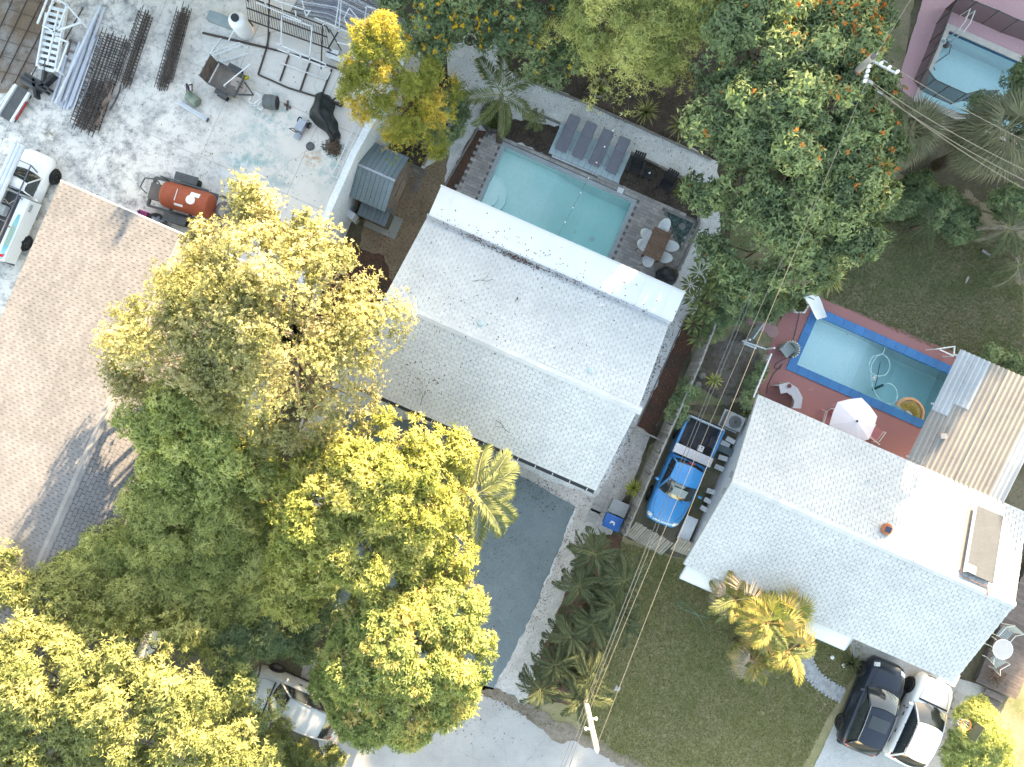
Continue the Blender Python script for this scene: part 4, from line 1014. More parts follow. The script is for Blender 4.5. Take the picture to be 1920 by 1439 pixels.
# ------------------------------------------------------------------ pools, decks, patio furniture
def water_mat(name, color, dens):
    t = NT(name)
    tr = t.n('ShaderNodeBsdfTransparent'); tr.inputs[0].default_value = (1, 1, 1, 1)
    gl = t.n('ShaderNodeBsdfGlossy'); gl.inputs['Roughness'].default_value = .06
    b = t.bump(t.noise(2.2, 3), .08, .05); t.l(b, gl.inputs['Normal'])
    fr = t.n('ShaderNodeFresnel'); fr.inputs[0].default_value = 1.33; t.l(b, fr.inputs['Normal'])
    mx = t.n('ShaderNodeMixShader'); t.l(fr.outputs[0], mx.inputs[0]); t.l(tr.outputs[0], mx.inputs[1]); t.l(gl.outputs[0], mx.inputs[2])
    va = t.n('ShaderNodeVolumeAbsorption'); va.inputs['Color'].default_value = (*color, 1); va.inputs['Density'].default_value = dens
    t.l(va.outputs[0], t.out.inputs['Volume'])
    return t.done(mx.outputs[0])
def pool(label, rect, depth, m_plaster, m_coping, cop_w, m_water, cop_h=.035, tile=None, cop_names='coping_stone', piece=.6, tile_h=.18, level=-.10):
    u0, u1, v0, v1 = rect
    cu_, cv_ = (u0 + u1) / 2, (v0 + v1) / 2
    root = thing('swimming_pool', label, 'pool', UV(cu_, cv_), YAW)
    a, b = (u1 - u0) / 2, (v1 - v0) / 2
    n = 14
    mb = MB()
    def zf(t):                     # floor falls from the shallow to the deep end
        s = min(1, max(0, (t - .35) / .4)); s = s * s * (3 - 2 * s)
        return -(depth[0] + (depth[1] - depth[0]) * s)
    mb.grid(lambda i, j: (-a + 2 * a * i, -b + 2 * b * j, zf(i)), n, 4)
    for sg in (-1, 1):
        mb.grid(lambda i, j: (-a + 2 * a * i, sg * b, zf(i) * (1 - j) + .0 * j), n, 1, flip=(sg > 0))
        mb.grid(lambda i, j: (sg * a, -b + 2 * b * i, zf(0 if sg < 0 else 1) * (1 - j)), 4, 1, flip=(sg < 0))
    obj('basin', mb, m_plaster, root)
    mb = MB(); mb.box((0, 0, (level - depth[1]) / 2 - .15), (2 * a - .004, 2 * b - .004, depth[1] + level + .2)); obj('water', mb, m_water, root)
    if tile is not None:
        mb = MB()
        for (c, d) in (((0, b - .006, -tile_h / 2), (2 * a, .008, tile_h)), ((0, -b + .006, -tile_h / 2), (2 * a, .008, tile_h)), ((a - .006, 0, -tile_h / 2), (.008, 2 * b - .03, tile_h)), ((-a + .006, 0, -tile_h / 2), (.008, 2 * b - .03, tile_h))): mb.box(c, d)
        obj('waterline_tile', mb, tile, root)
    w = cop_w
    def run(x0, y0, x1, y1, ax):
        ln = abs(x1 - x0) + abs(y1 - y0); k = max(1, round(ln / piece)); s = ln / k
        mb_ = MB(); mb_.box((0, 0, 0), (s - .008, w, .07) if ax == 0 else (w, s - .008, .07)); me = mb_.mesh(cop_names); me.materials.append(m_coping)
        for i in range(k):
            t = (i + .5) / k
            link(cop_names, me, None, root, loc=(x0 + (x1 - x0) * t, y0 + (y1 - y0) * t, cop_h - .035 + .032 + random.random() * .002))
    o = w / 2 - .02
    run(-a - w + .02, b + o, a + w - .02, b + o, 0); run(-a - w + .02, -b - o, a + w - .02, -b - o, 0)
    run(-a - o, -b, -a - o, b, 1); run(a + o, -b, a + o, b, 1)
    return root
m_plaster = M('aqua_plaster', (.74, .96, .92), (.60, .89, .86), .6, .8, spec=.2, fine=.04)
m_plaster2 = M('pale_plaster', (.74, .92, .92), (.69, .89, .90), .5, .8, spec=.2, fine=.04)
w_c = water_mat('pool_water', (.16, .86, .84), .16)
w_r = water_mat('pool_water_blue', (.14, .80, .84), .19)
w_p = water_mat('pool_water_pale', (.30, .78, .82), .20)
m_cop = M('grey_blue_coping', (.38, .43, .47), (.33, .38, .42), 1.5, .7, spec=.3, vary=.05)
m_bluecop = M('blue_painted_coping', (.02, .17, .40), (.025, .14, .33), 1.2, .6, spec=.35, vary=.06)
m_plastic0 = M('white_fitting', (.7, .75, .75), None, 2, .5)
pool_c = pool('turquoise pool with grey blue coping behind the middle house', POOL_C, (.65, 1.5), m_plaster, m_cop, .18, w_c)
pool_r = pool('rectangular pool with wide blue painted edge beside the red deck', POOL_R, (.7, 1.7), m_plaster2, m_bluecop, .36, w_r, tile=M('blue_tile', (.02, .20, .46), (.015, .12, .32), 12, .3), piece=.5, tile_h=.16)
pool_p = pool('pale pool inside the mesh fence on the pink paving', POOL_P, (1.0, 1.5), m_plaster2, M('cream_coping', (.55, .50, .46), (.50, .46, .43), 1.5, .7), .26, w_p, tile=M('navy_tile', (.02, .06, .13), (.02, .1, .2), 10, .3), piece=.5)

a_, b_ = (POOL_C[1] - POOL_C[0]) / 2, (POOL_C[3] - POOL_C[2]) / 2
mb = MB()
for r_, z_ in ((.95, -.32), (.62, -.16)):
    mb.prism([(-a_ + .01, -b_ + .9)] + [(-a_ + .01 + r_ * math.sin(t * .196), -b_ + .9 + r_ * math.cos(t * .196)) for t in range(17)], -.62, z_)
obj('pool_step', mb, m_plaster, pool_c)
for x_ in (1.2, 2.1):
    mb = MB(); mb.cyl((x_, -.3, -1.5), (x_, -.3, -1.47), .12, 18); obj('drain', mb, m_plastic0, pool_c)
# --- grey paver terrace round the middle pool (laid in running bond, rotated with the house)
def in_poly(x, y, pl):
    c = False; j = len(pl) - 1
    for i in range(len(pl)):
        if (pl[i][1] > y) != (pl[j][1] > y) and x < (pl[j][0] - pl[i][0]) * (y - pl[i][1]) / (pl[j][1] - pl[i][1]) + pl[i][0]: c = not c
        j = i
    return c
deck_px = [(912, 247), (1040, 297), (1165, 350), (1252, 388), (1310, 415), (1288, 480), (1235, 580), (1140, 640), (800, 480), (850, 365)]
deck_w = poly_px(deck_px)
hole_c = (POOL_C[0] - .16, POOL_C[1] + .16, POOL_C[2] - .16, POOL_C[3] + .16)
terr = sheet('terrace', deck_w, .024, M('paver_joint', (.19, .18, .17), (.14, .13, .125), 4, .95, spec=.1), [uv_rect(*hole_c)])
m_paver = M('grey_paver', (.41, .385, .375), (.33, .312, .305), 1.1, .85, spec=.2, vary=.22, bump=.2, bscale=50, fine=.1)
mb = MB(); mb.box((0, 0, 0), (.29, .14, .03)); me_p = mb.mesh('paver')
deck_uv = [to_uv(Vector((x, y, 0))) for x, y in deck_w]
tri_px = [(1246, 393), (1303, 418), (1276, 470)]
tri_uv = [to_uv(P(*p)) for p in tri_px]
mats = []
for r in range(80):
    for k in range(60):
        u, v = -8 + k * .30 + (.15 if r % 2 else 0), 3 + r * .15
        if not all(in_poly(u + a, v + b, deck_uv) for a in (-.02, .02) for b in (-.02, .02)): continue
        if hole_c[0] < u < hole_c[1] and hole_c[2] < v < hole_c[3]: continue
        if in_poly(u, v, tri_uv): continue
        if v < 5.6: continue
        q = UV(u, v, .030 + random.random() * .004)
        mats.append(Matrix.Translation(q) @ Matrix.Rotation(YAW + random.gauss(0, .008), 4, 'Z'))
cpx = P(1200, 440)
mats.sort(key=lambda m: (m.translation - cpx).length)
pieces('paver', me_p, mats, m_paver, terr, 300)
# loungers' pale platform of boards
plat = thing('lounger_platform', 'pale blue boarded platform under the four loungers', 'platform', P(1105, 288), YAW)
m_board = M('pale_blue_board', (.44, .56, .60), (.39, .51, .56), 2, .7, vary=.06)
ou, ov = to_uv(plat.location)
pu0, pv0 = to_uv(P(1030, 290)); pu1, pv1 = to_uv(P(1183, 290))
c00 = to_uv(P(1028, 288)); c10 = to_uv(P(1158, 346)); c01 = to_uv(P(1053, 232)); 
Wp, Dp = c10[0] - c00[0], c01[1] - c00[1]
mb = MB(); mb.box((0, 0, 0), (Wp / 12 - .012, .46, .06)); me1 = mb.mesh('board'); me1.materials.append(m_board)
for i in range(12):
    for j in range(int(Dp / .47)):
        link('board', me1, None, plat, loc=(c00[0] - ou + (i + .5) * Wp / 12, c00[1] - ov + .23 + j * .47, .075 + random.random() * .003))
mb = MB(); mb.box((c00[0] - ou + Wp / 2, c00[1] - ov + int(Dp / .47) * .235, .03), (Wp - .02, int(Dp / .47) * .47 - .02, .05)); obj('frame', mb, m_darkmetal, plat)
# four loungers
m_lounge = M('mauve_grey_fabric', (.20, .205, .245), (.175, .18, .215), 2, .85, spec=.15, fine=.05)
m_loungef = M('lounger_frame', (.22, .23, .27), None, 2, .5)
def lounger():
    root = thing('sun_lounger', 'sun lounger', 'lounger', (0, 0, 0), 0, 'loungers on the pale platform')
    mb = MB(); mb.box((0, -.30, .24), (.54, 1.0, .05)); obj('seat_pad', mb, m_lounge, root)
    mb = MB(); mb.box((0, .46, .36), (.54, .62, .05), Matrix.Rotation(.42, 3, 'X')); bk = obj('backrest', mb, m_lounge, root)
    for k in range(5):
        mb = MB(); mb.box((0, .24 + k * .11, .298 + k * .049), (.52, .02, .012), Matrix.Rotation(.42, 3, 'X')); obj('slat', mb, m_loungef, bk)
    mb = MB()
    for s in (-.285, .285): mb.box((s, 0, .20), (.035, 1.62, .06))
    obj('frame', mb, m_loungef, root)
    for x in (-.27, .27):
        for y in (-.7, .6):
            mb = MB(); mb.box((x, y, .09), (.04, .05, .18)); obj('leg', mb, m_loungef, root)
    return root
lg = lounger()
for i, (x, y) in enumerate(((1064, 254), (1095, 267), (1126, 281), (1157, 295))):
    o = lg if i == 0 else copy_tree(lg)
    q = P(x, y, .106); o.location = q; o.rotation_euler = (0, 0, YAW); o.scale = (.84, 1, 1)
    o['label'] = ('grey lounger beside the small palm, first on the platform', 'second grey lounger from the small palm', 'third grey lounger from the small palm', 'grey lounger at the fire pit end of the platform')[i]
# white dining set
tb = thing('dining_table', 'slatted brown wooden table with white chairs on the grey pavers', 'table', P(1226, 464), YAW)
m_wood = M('warm_wood', (.22, .125, .085), (.17, .10, .07), 4, .6, vary=.14)
mb = MB(); mb.box((0, 0, 0), (.80, .085, .03)); me1 = mb.mesh('slat'); me1.materials.append(m_wood)
for k in range(13): link('slat', me1, None, tb, loc=(0, -.6 + k * .1, .74))
mb = MB()
for s in (-.33, .33): mb.box((s, 0, .70), (.05, 1.25, .05))
obj('apron', mb, m_wood, tb)
for x in (-.34, .34):
    for y in (-.58, .58):
        mb = MB(); mb.box((x, y, .34), (.06, .06, .68)); obj('leg', mb, m_wood, tb)
m_plastic = M('white_plastic', (.74, .76, .77), (.70, .72, .74), 1.5, .35, spec=.45, fine=.02)
def shell_chair():
    root = thing('shell_chair', 'shell chair', 'chair', (0, 0, 0), 0, 'white chairs round the wooden table')
    mb = MB()
    def f(a, t):                       # bucket seat: rim rises to the back
        th = t * 2 * math.pi; r = a
        x, y = r * .25 * math.cos(th), r * .27 * math.sin(th)
        back = max(0, -math.sin(th))
        z = .44 + r ** 3 * (.12 + .24 * back ** 1.3) * (.35 if math.sin(th) > .6 else 1)
        return (x, y - back * r ** 3 * .07, z)
    mb.grid(f, 7, 24); obj('seat_shell', mb, m_plastic, root, smooth=True)
    for x, y in ((-.16, -.18), (.16, -.18), (-.16, .16), (.16, .16)):
        mb = MB(); mb.cyl((x * 1.25, y * 1.25, 0), (x * .5, y * .5, .45), .014, 8); obj('leg', mb, m_wood, root)
    return root
ch = shell_chair()
for i, (x, y, a, lab) in enumerate(((1240, 431, 180, 'white shell chair at the pool bed end of the table'), (1209, 446, 90, 'white shell chair on the pool side nearer the stone triangle'), (1203, 465, 90, 'white shell chair on the pool side nearer the house'), (1252, 466, -90, 'white shell chair on the path side nearer the stone triangle'), (1240, 487, -90, 'white shell chair on the path side nearer the grill'), (1211, 493, 0, 'white shell chair at the house end of the table'))):
    o = ch if i == 0 else copy_tree(ch)
    o.location = P(x, y, .046); o.location.z = .046; o.rotation_euler = (0, 0, YAW + R(a if a in (0, 180) else -a)); o['label'] = lab
gr = thing('covered_grill', 'barbecue grill under a black cover at the patio corner', 'grill', P(1247, 520), YAW + .1)
mb = MB()
def gf(a, t):
    th = t * 2 * math.pi; w_, d_ = .40, .30
    c_, s_ = math.cos(th), math.sin(th); k = (abs(c_) ** 3 + abs(s_) ** 3) ** (-1 / 3)
    prof = [(1.12, .04), (1.06, .5), (1.0, .85), (.78, 1.08), (.4, 1.15), (0.01, 1.16)]
    i = min(4, int(a * 5)); q = a * 5 - i
    r = prof[i][0] * (1 - q) + prof[i + 1][0] * q; z = prof[i][1] * (1 - q) + prof[i + 1][1] * q
    fold = 1 + .05 * math.sin(th * 7) * (1 - a)
    return (w_ * k * c_ * r * fold, d_ * k * s_ * r * fold, z)
mb.grid(gf, 10, 40); obj('cover', mb, M('black_vinyl', (.014, .016, .020), (.022, .024, .028), 2, .45, spec=.4), gr, smooth=True)
for x in (-.3, .3):
    mb = MB(); mb.cyl((x, -.2, .07), (x + .04, -.2, .07), .07, 14); obj('wheel', mb, m_darkmetal, gr)
# stone triangle, kerbs and edgings
m_kerb = M('kerb_stone', (.24, .24, .245), (.19, .19, .195), 2, .85, vary=.08)
tri = thing('pebble_triangle', 'triangular planter of green pebbles with a round stone by the table', 'planter', P(1278, 425))
c_ = tri.location
mb = MB(); mb.prism([((P(*p) - c_).x, (P(*p) - c_).y) for p in tri_px], .01, .036); obj('pebble_bed', mb, gravel_mat('green_pebble', (.05, .09, .085), (.14, .21, .20), (.02, .03, .03), 22, .5), tri)
mb = MB(); mb.cyl(P(1279, 425, .03) - c_, P(1279, 425, .07) - c_, .155, 20); obj('stepping_stone', mb, m_kerb, tri)
for a, b in ((0, 1), (1, 2), (2, 0)):
    mb = MB(); mb.bar(P(*tri_px[a], .035) - c_, P(*tri_px[b], .035) - c_, .09 if a < 2 else .03, .05); obj('edging', mb, m_kerb, tri)
m_timber = M('grey_edging_timber', (.25, .235, .22), (.19, .18, .17), 5, .85, vary=.15)
def edging(pts, label, w=.08, h=.10, mat_=None, nm='timber'):
    root = thing('garden_edging', label, 'edging', P(*pts[0]))
    for i in range(len(pts) - 1):
        a, b = P(*pts[i], h / 2), P(*pts[i + 1], h / 2); n = max(1, round((b - a).length / 1.6))
        for k in range(n):
            mb = MB(); mb.bar(a.lerp(b, k / n) - root.location, a.lerp(b, (k + .98) / n) - root.location, w, h); obj(nm, mb, mat_ or m_timber, root)
edging([(962, 140), (1100, 194), (1240, 257), (1335, 300)], 'timber edging between the white path and the fine leaved tree bed')
edging([(984, 203), (1052, 233)], 'timber edging behind the small palm bed')
edging([(1183, 286), (1290, 338), (1316, 370), (1310, 418)], 'dark timber edging round the fire pit bed')
edging([(1312, 418), (1285, 480), (1240, 570)], 'long kerb along the terrace beside the white path', .11, .11, m_kerb, 'kerb_stone')
edging([(897, 240), (832, 352)], 'timber edging between the pea gravel and the red mulch')
edging([(858, 158), (848, 205), (793, 312)], 'timber edging under the golden tree')
edging([(1288, 590), (1194, 800)], 'low timber edging along the side path of the middle house', .05, .08)
edging([(1300, 372), (1312, 416)], 'short edging at the end of the fire pit bed', .06, .08)
# round stone ring for the feather palm
ring = thing('stone_ring', 'round stone ring planted with ferns at the foot of the feather palm', 'planter', P(930, 222))
mb = MB(); mb.box((0, 0, 0), (.17, .15, .26)); me1 = mb.mesh('stone'); me1.materials.append(M('ring_stone', (.17, .16, .15), (.11, .105, .10), 5, .9, vary=.2))
for i in range(22):
    a = i / 22 * 6.283; link('stone', me1, None, ring, loc=(.62 * math.cos(a), .62 * math.sin(a), .13), rot=(random.gauss(0, .05), random.gauss(0, .05), a + math.pi / 2))
mb = MB(); mb.cyl((0, 0, .0), (0, 0, .2), .56, 24); obj('soil', mb, m_mulch, ring)
n_ = 70; aa = rng.random(n_) * 6.283; rr = .5 * np.sqrt(rng.random(n_))
me = leaf_cloud('ferns', np.stack([rr * np.cos(aa), rr * np.sin(aa), np.full(n_, .25)], 1), np.tile([0., 0, 1.], (n_, 1)), 9, .26, .05, .5, rng.random(n_)); me.materials.append(L_spear); link('ferns', me, None, ring)
# fire pit group
m_blackw = M('black_wood', (.02, .021, .024), (.03, .03, .033), 4, .6)
def adirondack(px, py, a, lab):
    root = thing('garden_chair', lab, 'chair', P(px, py), YAW + a, 'dark chairs in the fire pit bed')
    for k in range(5):
        mb = MB(); mb.box((-.2 + k * .1, .33, .62), (.085, .03, .75), Matrix.Rotation(-.42, 3, 'X')); obj('back_slat', mb, m_blackw, root)
    for k in range(5):
        mb = MB(); mb.box((0, -.22 + k * .1, .36 - k * .025), (.5, .085, .025)); obj('seat_slat', mb, m_blackw, root)
    for s in (-1, 1):
        mb = MB(); mb.box((s * .32, -.02, .56), (.12, .62, .025)); obj('armrest', mb, m_blackw, root)
        for y in (-.26, .2):
            mb = MB(); mb.box((s * .28, y, .275), (.05, .07, .55)); obj('leg', mb, m_blackw, root)
adirondack(1189, 318, .1, 'black slatted garden chair beside the lounger platform'); adirondack(1246, 350, -.1, 'black slatted garden chair beside the green spear plant')
fp = thing('fire_table', 'low black fire table with a silver ball between the dark chairs', 'table', P(1214, 330), YAW)
mb = MB(); mb.box((0, 0, .36), (.42, .42, .06)); obj('table_top', mb, m_blackw, fp)
for x in (-.16, .16):
    for y in (-.16, .16):
        mb = MB(); mb.box((x, y, .165), (.05, .05, .33)); obj('leg', mb, m_blackw, fp)
mb = MB(); mb.lathe([(.001, 0), (.05, .02), (.065, .06), (.05, .10), (.001, .12)], 16, (0, 0, .39)); obj('ball', mb, M('silver_ball', (.5, .52, .54), None, 2, .25, metal=.8), fp, smooth=True)
# round white pot, pot for the variegated plant, skimmer lid, pool jets, floating string of bulbs
def pot(px, py, r, h, lab, mat_, plant=None):
    root = thing('plant_pot', lab, 'pot', P(px, py))
    mb = MB(); mb.lathe([(r * .7, 0), (r * .95, h * .7), (r, h), (r * .86, h), (r * .84, h * .85), (r * .3, h * .82)], 24); obj('pot', mb, mat_, root, smooth=False)
    mb = MB(); mb.cyl((0, 0, h * .80), (0, 0, h * .86), r * .84, 24); obj('soil', mb, m_mulch, root)
    return root
pot(882, 84, .30, .42, 'round white plant pot at the head of the gravel path', m_white)
pot(1122, 172, .40, .42, 'round dark pot with pale rim under the variegated plant', M('pot_rim', (.28, .30, .33), None, 3, .6))
ss = thing('garden_sign', 'small white board lying beside the head of the path', 'board', P(861, 102), YAW); mb = MB(); mb.box((0, 0, .05), (.36, .28, .10)); obj('board', mb, m_white, ss); mb = MB(); mb.box((0, 0, .105), (.30, .22, .008)); obj('face', mb, m_stucco, ss)
sk = thing('skimmer_lid', 'white skimmer lid on the coping beside the fire pit bed', 'lid', P(1163, 358), YAW); mb = MB(); mb.box((0, 0, .06), (.26, .22, .03)); obj('lid', mb, m_plastic, sk); mb = MB(); mb.cyl((0, 0, .075), (0, 0, .085), .05, 14); obj('finger_ring', mb, m_plastic, sk)
sl_ = thing('string_lights', 'string of small white bulbs hanging over the middle pool', 'lights', P(1100, 366, 2.6))
o_ = sl_.location
q0, q1 = P(1190, 165, 3.4), P(1038, 458, 3.12)
pts = [q0.lerp(q1, t / 20) - o_ - Vector((0, 0, .5 * math.sin(math.pi * t / 20))) for t in range(21)]
mb = MB(); mb.tube(pts, .005, 4); obj('cord', mb, m_darkmetal, sl_)
for k in range(1, 20, 2):
    mb = MB(); p = pts[k]; mb.lathe([(.008, .03), (.03, .0), (.036, -.03), (.02, -.06), (.001, -.07)], 10, p); obj('bulb', mb, m_plastic, sl_)

# --- red deck round the other pool
dk = poly_px([(1487, 556), (1530, 556), (1796, 664), (1840, 760), (1780, 920), (1405, 760), (1440, 660), (1462, 600)], .012, 8)
def pink_mat(nm, a, b, worn):
    t = NT(nm)
    col = t.mix(t.ramp(t.noise(.6, 6), [(.35, 0.), (.65, 1.)]), a, b)
    col = t.mix(t.ramp(t.noise(2.4, 7, .7), [(.60, 0.), (.68, .7)]), col, worn)
    k = t.ramp(t.noise(45, 3), [(.3, .9), (.7, 1.1)]); col = t.mix(1.0, col, k, 'MULTIPLY')
    return t.done(t.bsdf(col, .8, 0, .25))
rh = (POOL_R[0] - .3, POOL_R[1] + .3, POOL_R[2] - .3, POOL_R[3] + .3)
sheet('pool_deck', dk, .030, pink_mat('red_deck_paint', (.33, .145, .14), (.285, .135, .14), (.39, .22, .215)), [uv_rect(*rh)])
pk = poly_px([(1748, -60), (1690, 130), (1680, 162), (1712, 186), (1783, 206), (1950, 270), (2120, 300), (2150, -60)], .012, 8)
rh = (POOL_P[0] - .2, POOL_P[1] + .2, POOL_P[2] - .2, POOL_P[3] + .2)
sheet('pool_deck', pk, .030, pink_mat('pink_deck_paint', (.56, .34, .37), (.51, .31, .35), (.60, .42, .44)), [uv_rect(*rh)])
# mesh pool fence: each panel a mesh screen between posts
def mesh_mat(nm, c, fac):
    t = NT(nm); d = t.bsdf(c, .8, 0, .2); tr = t.n('ShaderNodeBsdfTransparent'); mx = t.n('ShaderNodeMixShader'); mx.inputs[0].default_value = fac
    t.l(tr.outputs[0], mx.inputs[1]); t.l(d, mx.inputs[2]); return t.done(mx.outputs[0])
m_screen = mesh_mat('fence_mesh', (.035, .028, .034), .72)
fe = thing('pool_fence', 'dark mesh safety fence round the pink pool', 'fence', P(1720, 155))
fpts = [(1960, 100), (1920, 78), (1875, 62), (1840, 46), (1800, 30), (1772, 18), (1755, 45), (1742, 80), (1728, 115), (1712, 152), (1725, 170), (1750, 182), (1782, 196), (1805, 190), (1840, 190)]
fw = [P(*p) for p in fpts]
for i in range(len(fw) - 1):
    a, b = fw[i] - fe.location, fw[i + 1] - fe.location; z = Vector((0, 0, 1.15))
    mb = MB(); mb.add([a, b, b + z, a + z], [(0, 1, 2, 3)]); obj('mesh_panel', mb, m_screen, fe)
    mb = MB(); mb.bar(a + z, b + z, .03); obj('top_rail', mb, m_darkmetal, fe)
for p in fw:
    a = p - fe.location; mb = MB(); mb.cyl(a, a + Vector((0, 0, 1.2)), .022, 8); obj('post', mb, m_darkmetal, fe)
ld = thing('pool_ladder', 'pair of white ladder rails standing in the pink pool', 'ladder', P(1788, 55))
for dx in (0, .22):
    o_ = UV(dx, 0); mb = MB(); mb.tube([o_ + UV(0, -.35, -.7), o_ + UV(0, -.35, .6), o_ + UV(0, -.1, .9), o_ + UV(0, .5, .85), o_ + UV(0, .62, .05)], .022, 8); obj('rail', mb, m_white, ld)
for k in range(2):
    mb = MB(); mb.bar(UV(0, -.35, -.2 - k * .25), UV(.22, -.35, -.2 - k * .25), .05, .03); obj('tread', mb, m_white, ld)
pc = thing('pool_cleaner', 'white bucket and dark pool cleaner hoses at the pink pool edge', 'cleaner', P(1764, 86), YAW)
mb = MB(); mb.lathe([(.10, 0), (.12, .28), (.13, .3), (.11, .3), (.10, .05)], 18, (-.1, 0, .03)); obj('bucket', mb, m_plastic, pc)
mb = MB(); mb.lathe([(.14, 0), (.15, .08), (.08, .16), (.03, .18)], 14, (.18, .08, .03)); obj('body', mb, m_darkmetal, pc)
mb = MB(); mb.tube([(.18, .08, .15), (.4, .2, .02), (.5, -.1, -.1), (.25, -.5, -.15), (.1, -.8, -.2), (.3, -.9, -.3)], .022, 7); obj('hose', mb, m_darkmetal, pc)
# ------------------------------------------------------------------ vehicles (local frame: +x forward, +y port side, z up)
m_tyre = M('tyre_rubber', (.018, .018, .02), (.03, .03, .03), 6, .85, spec=.2)
m_rim = M('alloy_rim', (.30, .31, .33), (.22, .23, .25), 5, .35, metal=.7)
m_rimb = M('dark_rim', (.05, .05, .055), (.08, .08, .085), 5, .4, metal=.5)
m_lamp = M('clear_lamp', (.70, .72, .74), (.6, .62, .64), 4, .15, spec=.8)
m_red = M('red_lamp', (.42, .012, .02), (.35, .01, .02), 4, .2, spec=.6)
m_glass = glass_mat('car_glass', (.025, .032, .036), .05)
m_trim = M('black_trim', (.022, .022, .024), (.03, .03, .032), 4, .55)
def wheel(root, x, y, r, w, rim_mat):
    s = 1 if y > 0 else -1
    key = ('wheel', r, w, rim_mat.name, s)
    if key not in _M:
        mb = MB()
        prof = [(r * .62, -w / 2), (r * .95, -w / 2), (r, -w * .36), (r, w * .36), (r * .95, w / 2), (r * .62, w / 2)]
        n = 26; base = 0
        for (rr, q) in prof:
            for k in range(n):
                t = 6.2832 * k / n; mb.v.append((rr * math.cos(t), q, rr * math.sin(t)))
        for i in range(5):
            for k in range(n): a, b = i * n + k, i * n + (k + 1) % n; mb.f.append((a, a + n, b + n, b))
        me_t = mb.mesh('wheel'); me_t.materials.append(m_tyre)
        mb = MB(); yo = s * w * .40
        mb.cyl((0, yo - s * .03, 0), (0, yo, 0), r * .16, 12)
        for k in range(7):
            t = 6.2832 * k / 7; mb.bar((0, yo - s * .015, 0), (r * .62 * math.cos(t), yo - s * .02, r * .62 * math.sin(t)), .05, .03)
        for k in range(20):
            t0, t1 = 6.2832 * k / 20, 6.2832 * (k + 1) / 20
            mb.bar((r * .61 * math.cos(t0), yo, r * .61 * math.sin(t0)), (r * .61 * math.cos(t1), yo, r * .61 * math.sin(t1)), .035, .035)
        mb.cyl((0, -s * w * .1, 0), (0, -s * w * .08, 0), r * .62, 20)
        me_r = mb.mesh('rim'); me_r.materials.append(rim_mat)
        _M[key] = (me_t, me_r)
    me_t, me_r = _M[key]
    wo = link('wheel', me_t, None, root, loc=(x, y, r)); link('rim', me_r, None, wo)
    return wo
def loft(stations, zb, crown=.05, side=.06):
    """lower body: rounded sections along x; stations (x, half width, top z)"""
    mb = MB(); K = None
    for (x, hw, zt) in stations:
        sec = [(hw * .90, zb), (hw * .985, zb + .10), (hw, zb + (zt - zb) * .45), (hw * .985, zb + (zt - zb) * .75), (hw * .94, zt - .06), (hw * .86, zt - .005), (hw * .6, zt + crown * .7), (hw * .3, zt + crown), (0, zt + crown * 1.1)]
        row = sec + [(-y, z) for y, z in sec[-2::-1]]
        K = len(row); mb.v += [(x, y, z) for y, z in row]
    for i in range(len(stations) - 1):
        for k in range(K - 1):
            a = i * K + k; mb.f.append((a, a + 1, a + K + 1, a + K))
    mb.f.append(tuple(range(K - 1, -1, -1))); e = (len(stations) - 1) * K; mb.f.append(tuple(e + k for k in range(K)))
    return mb
def curved(fn, nu=8, nv=4, flip=False):
    mb = MB(); mb.grid(fn, nu, nv, flip); return mb
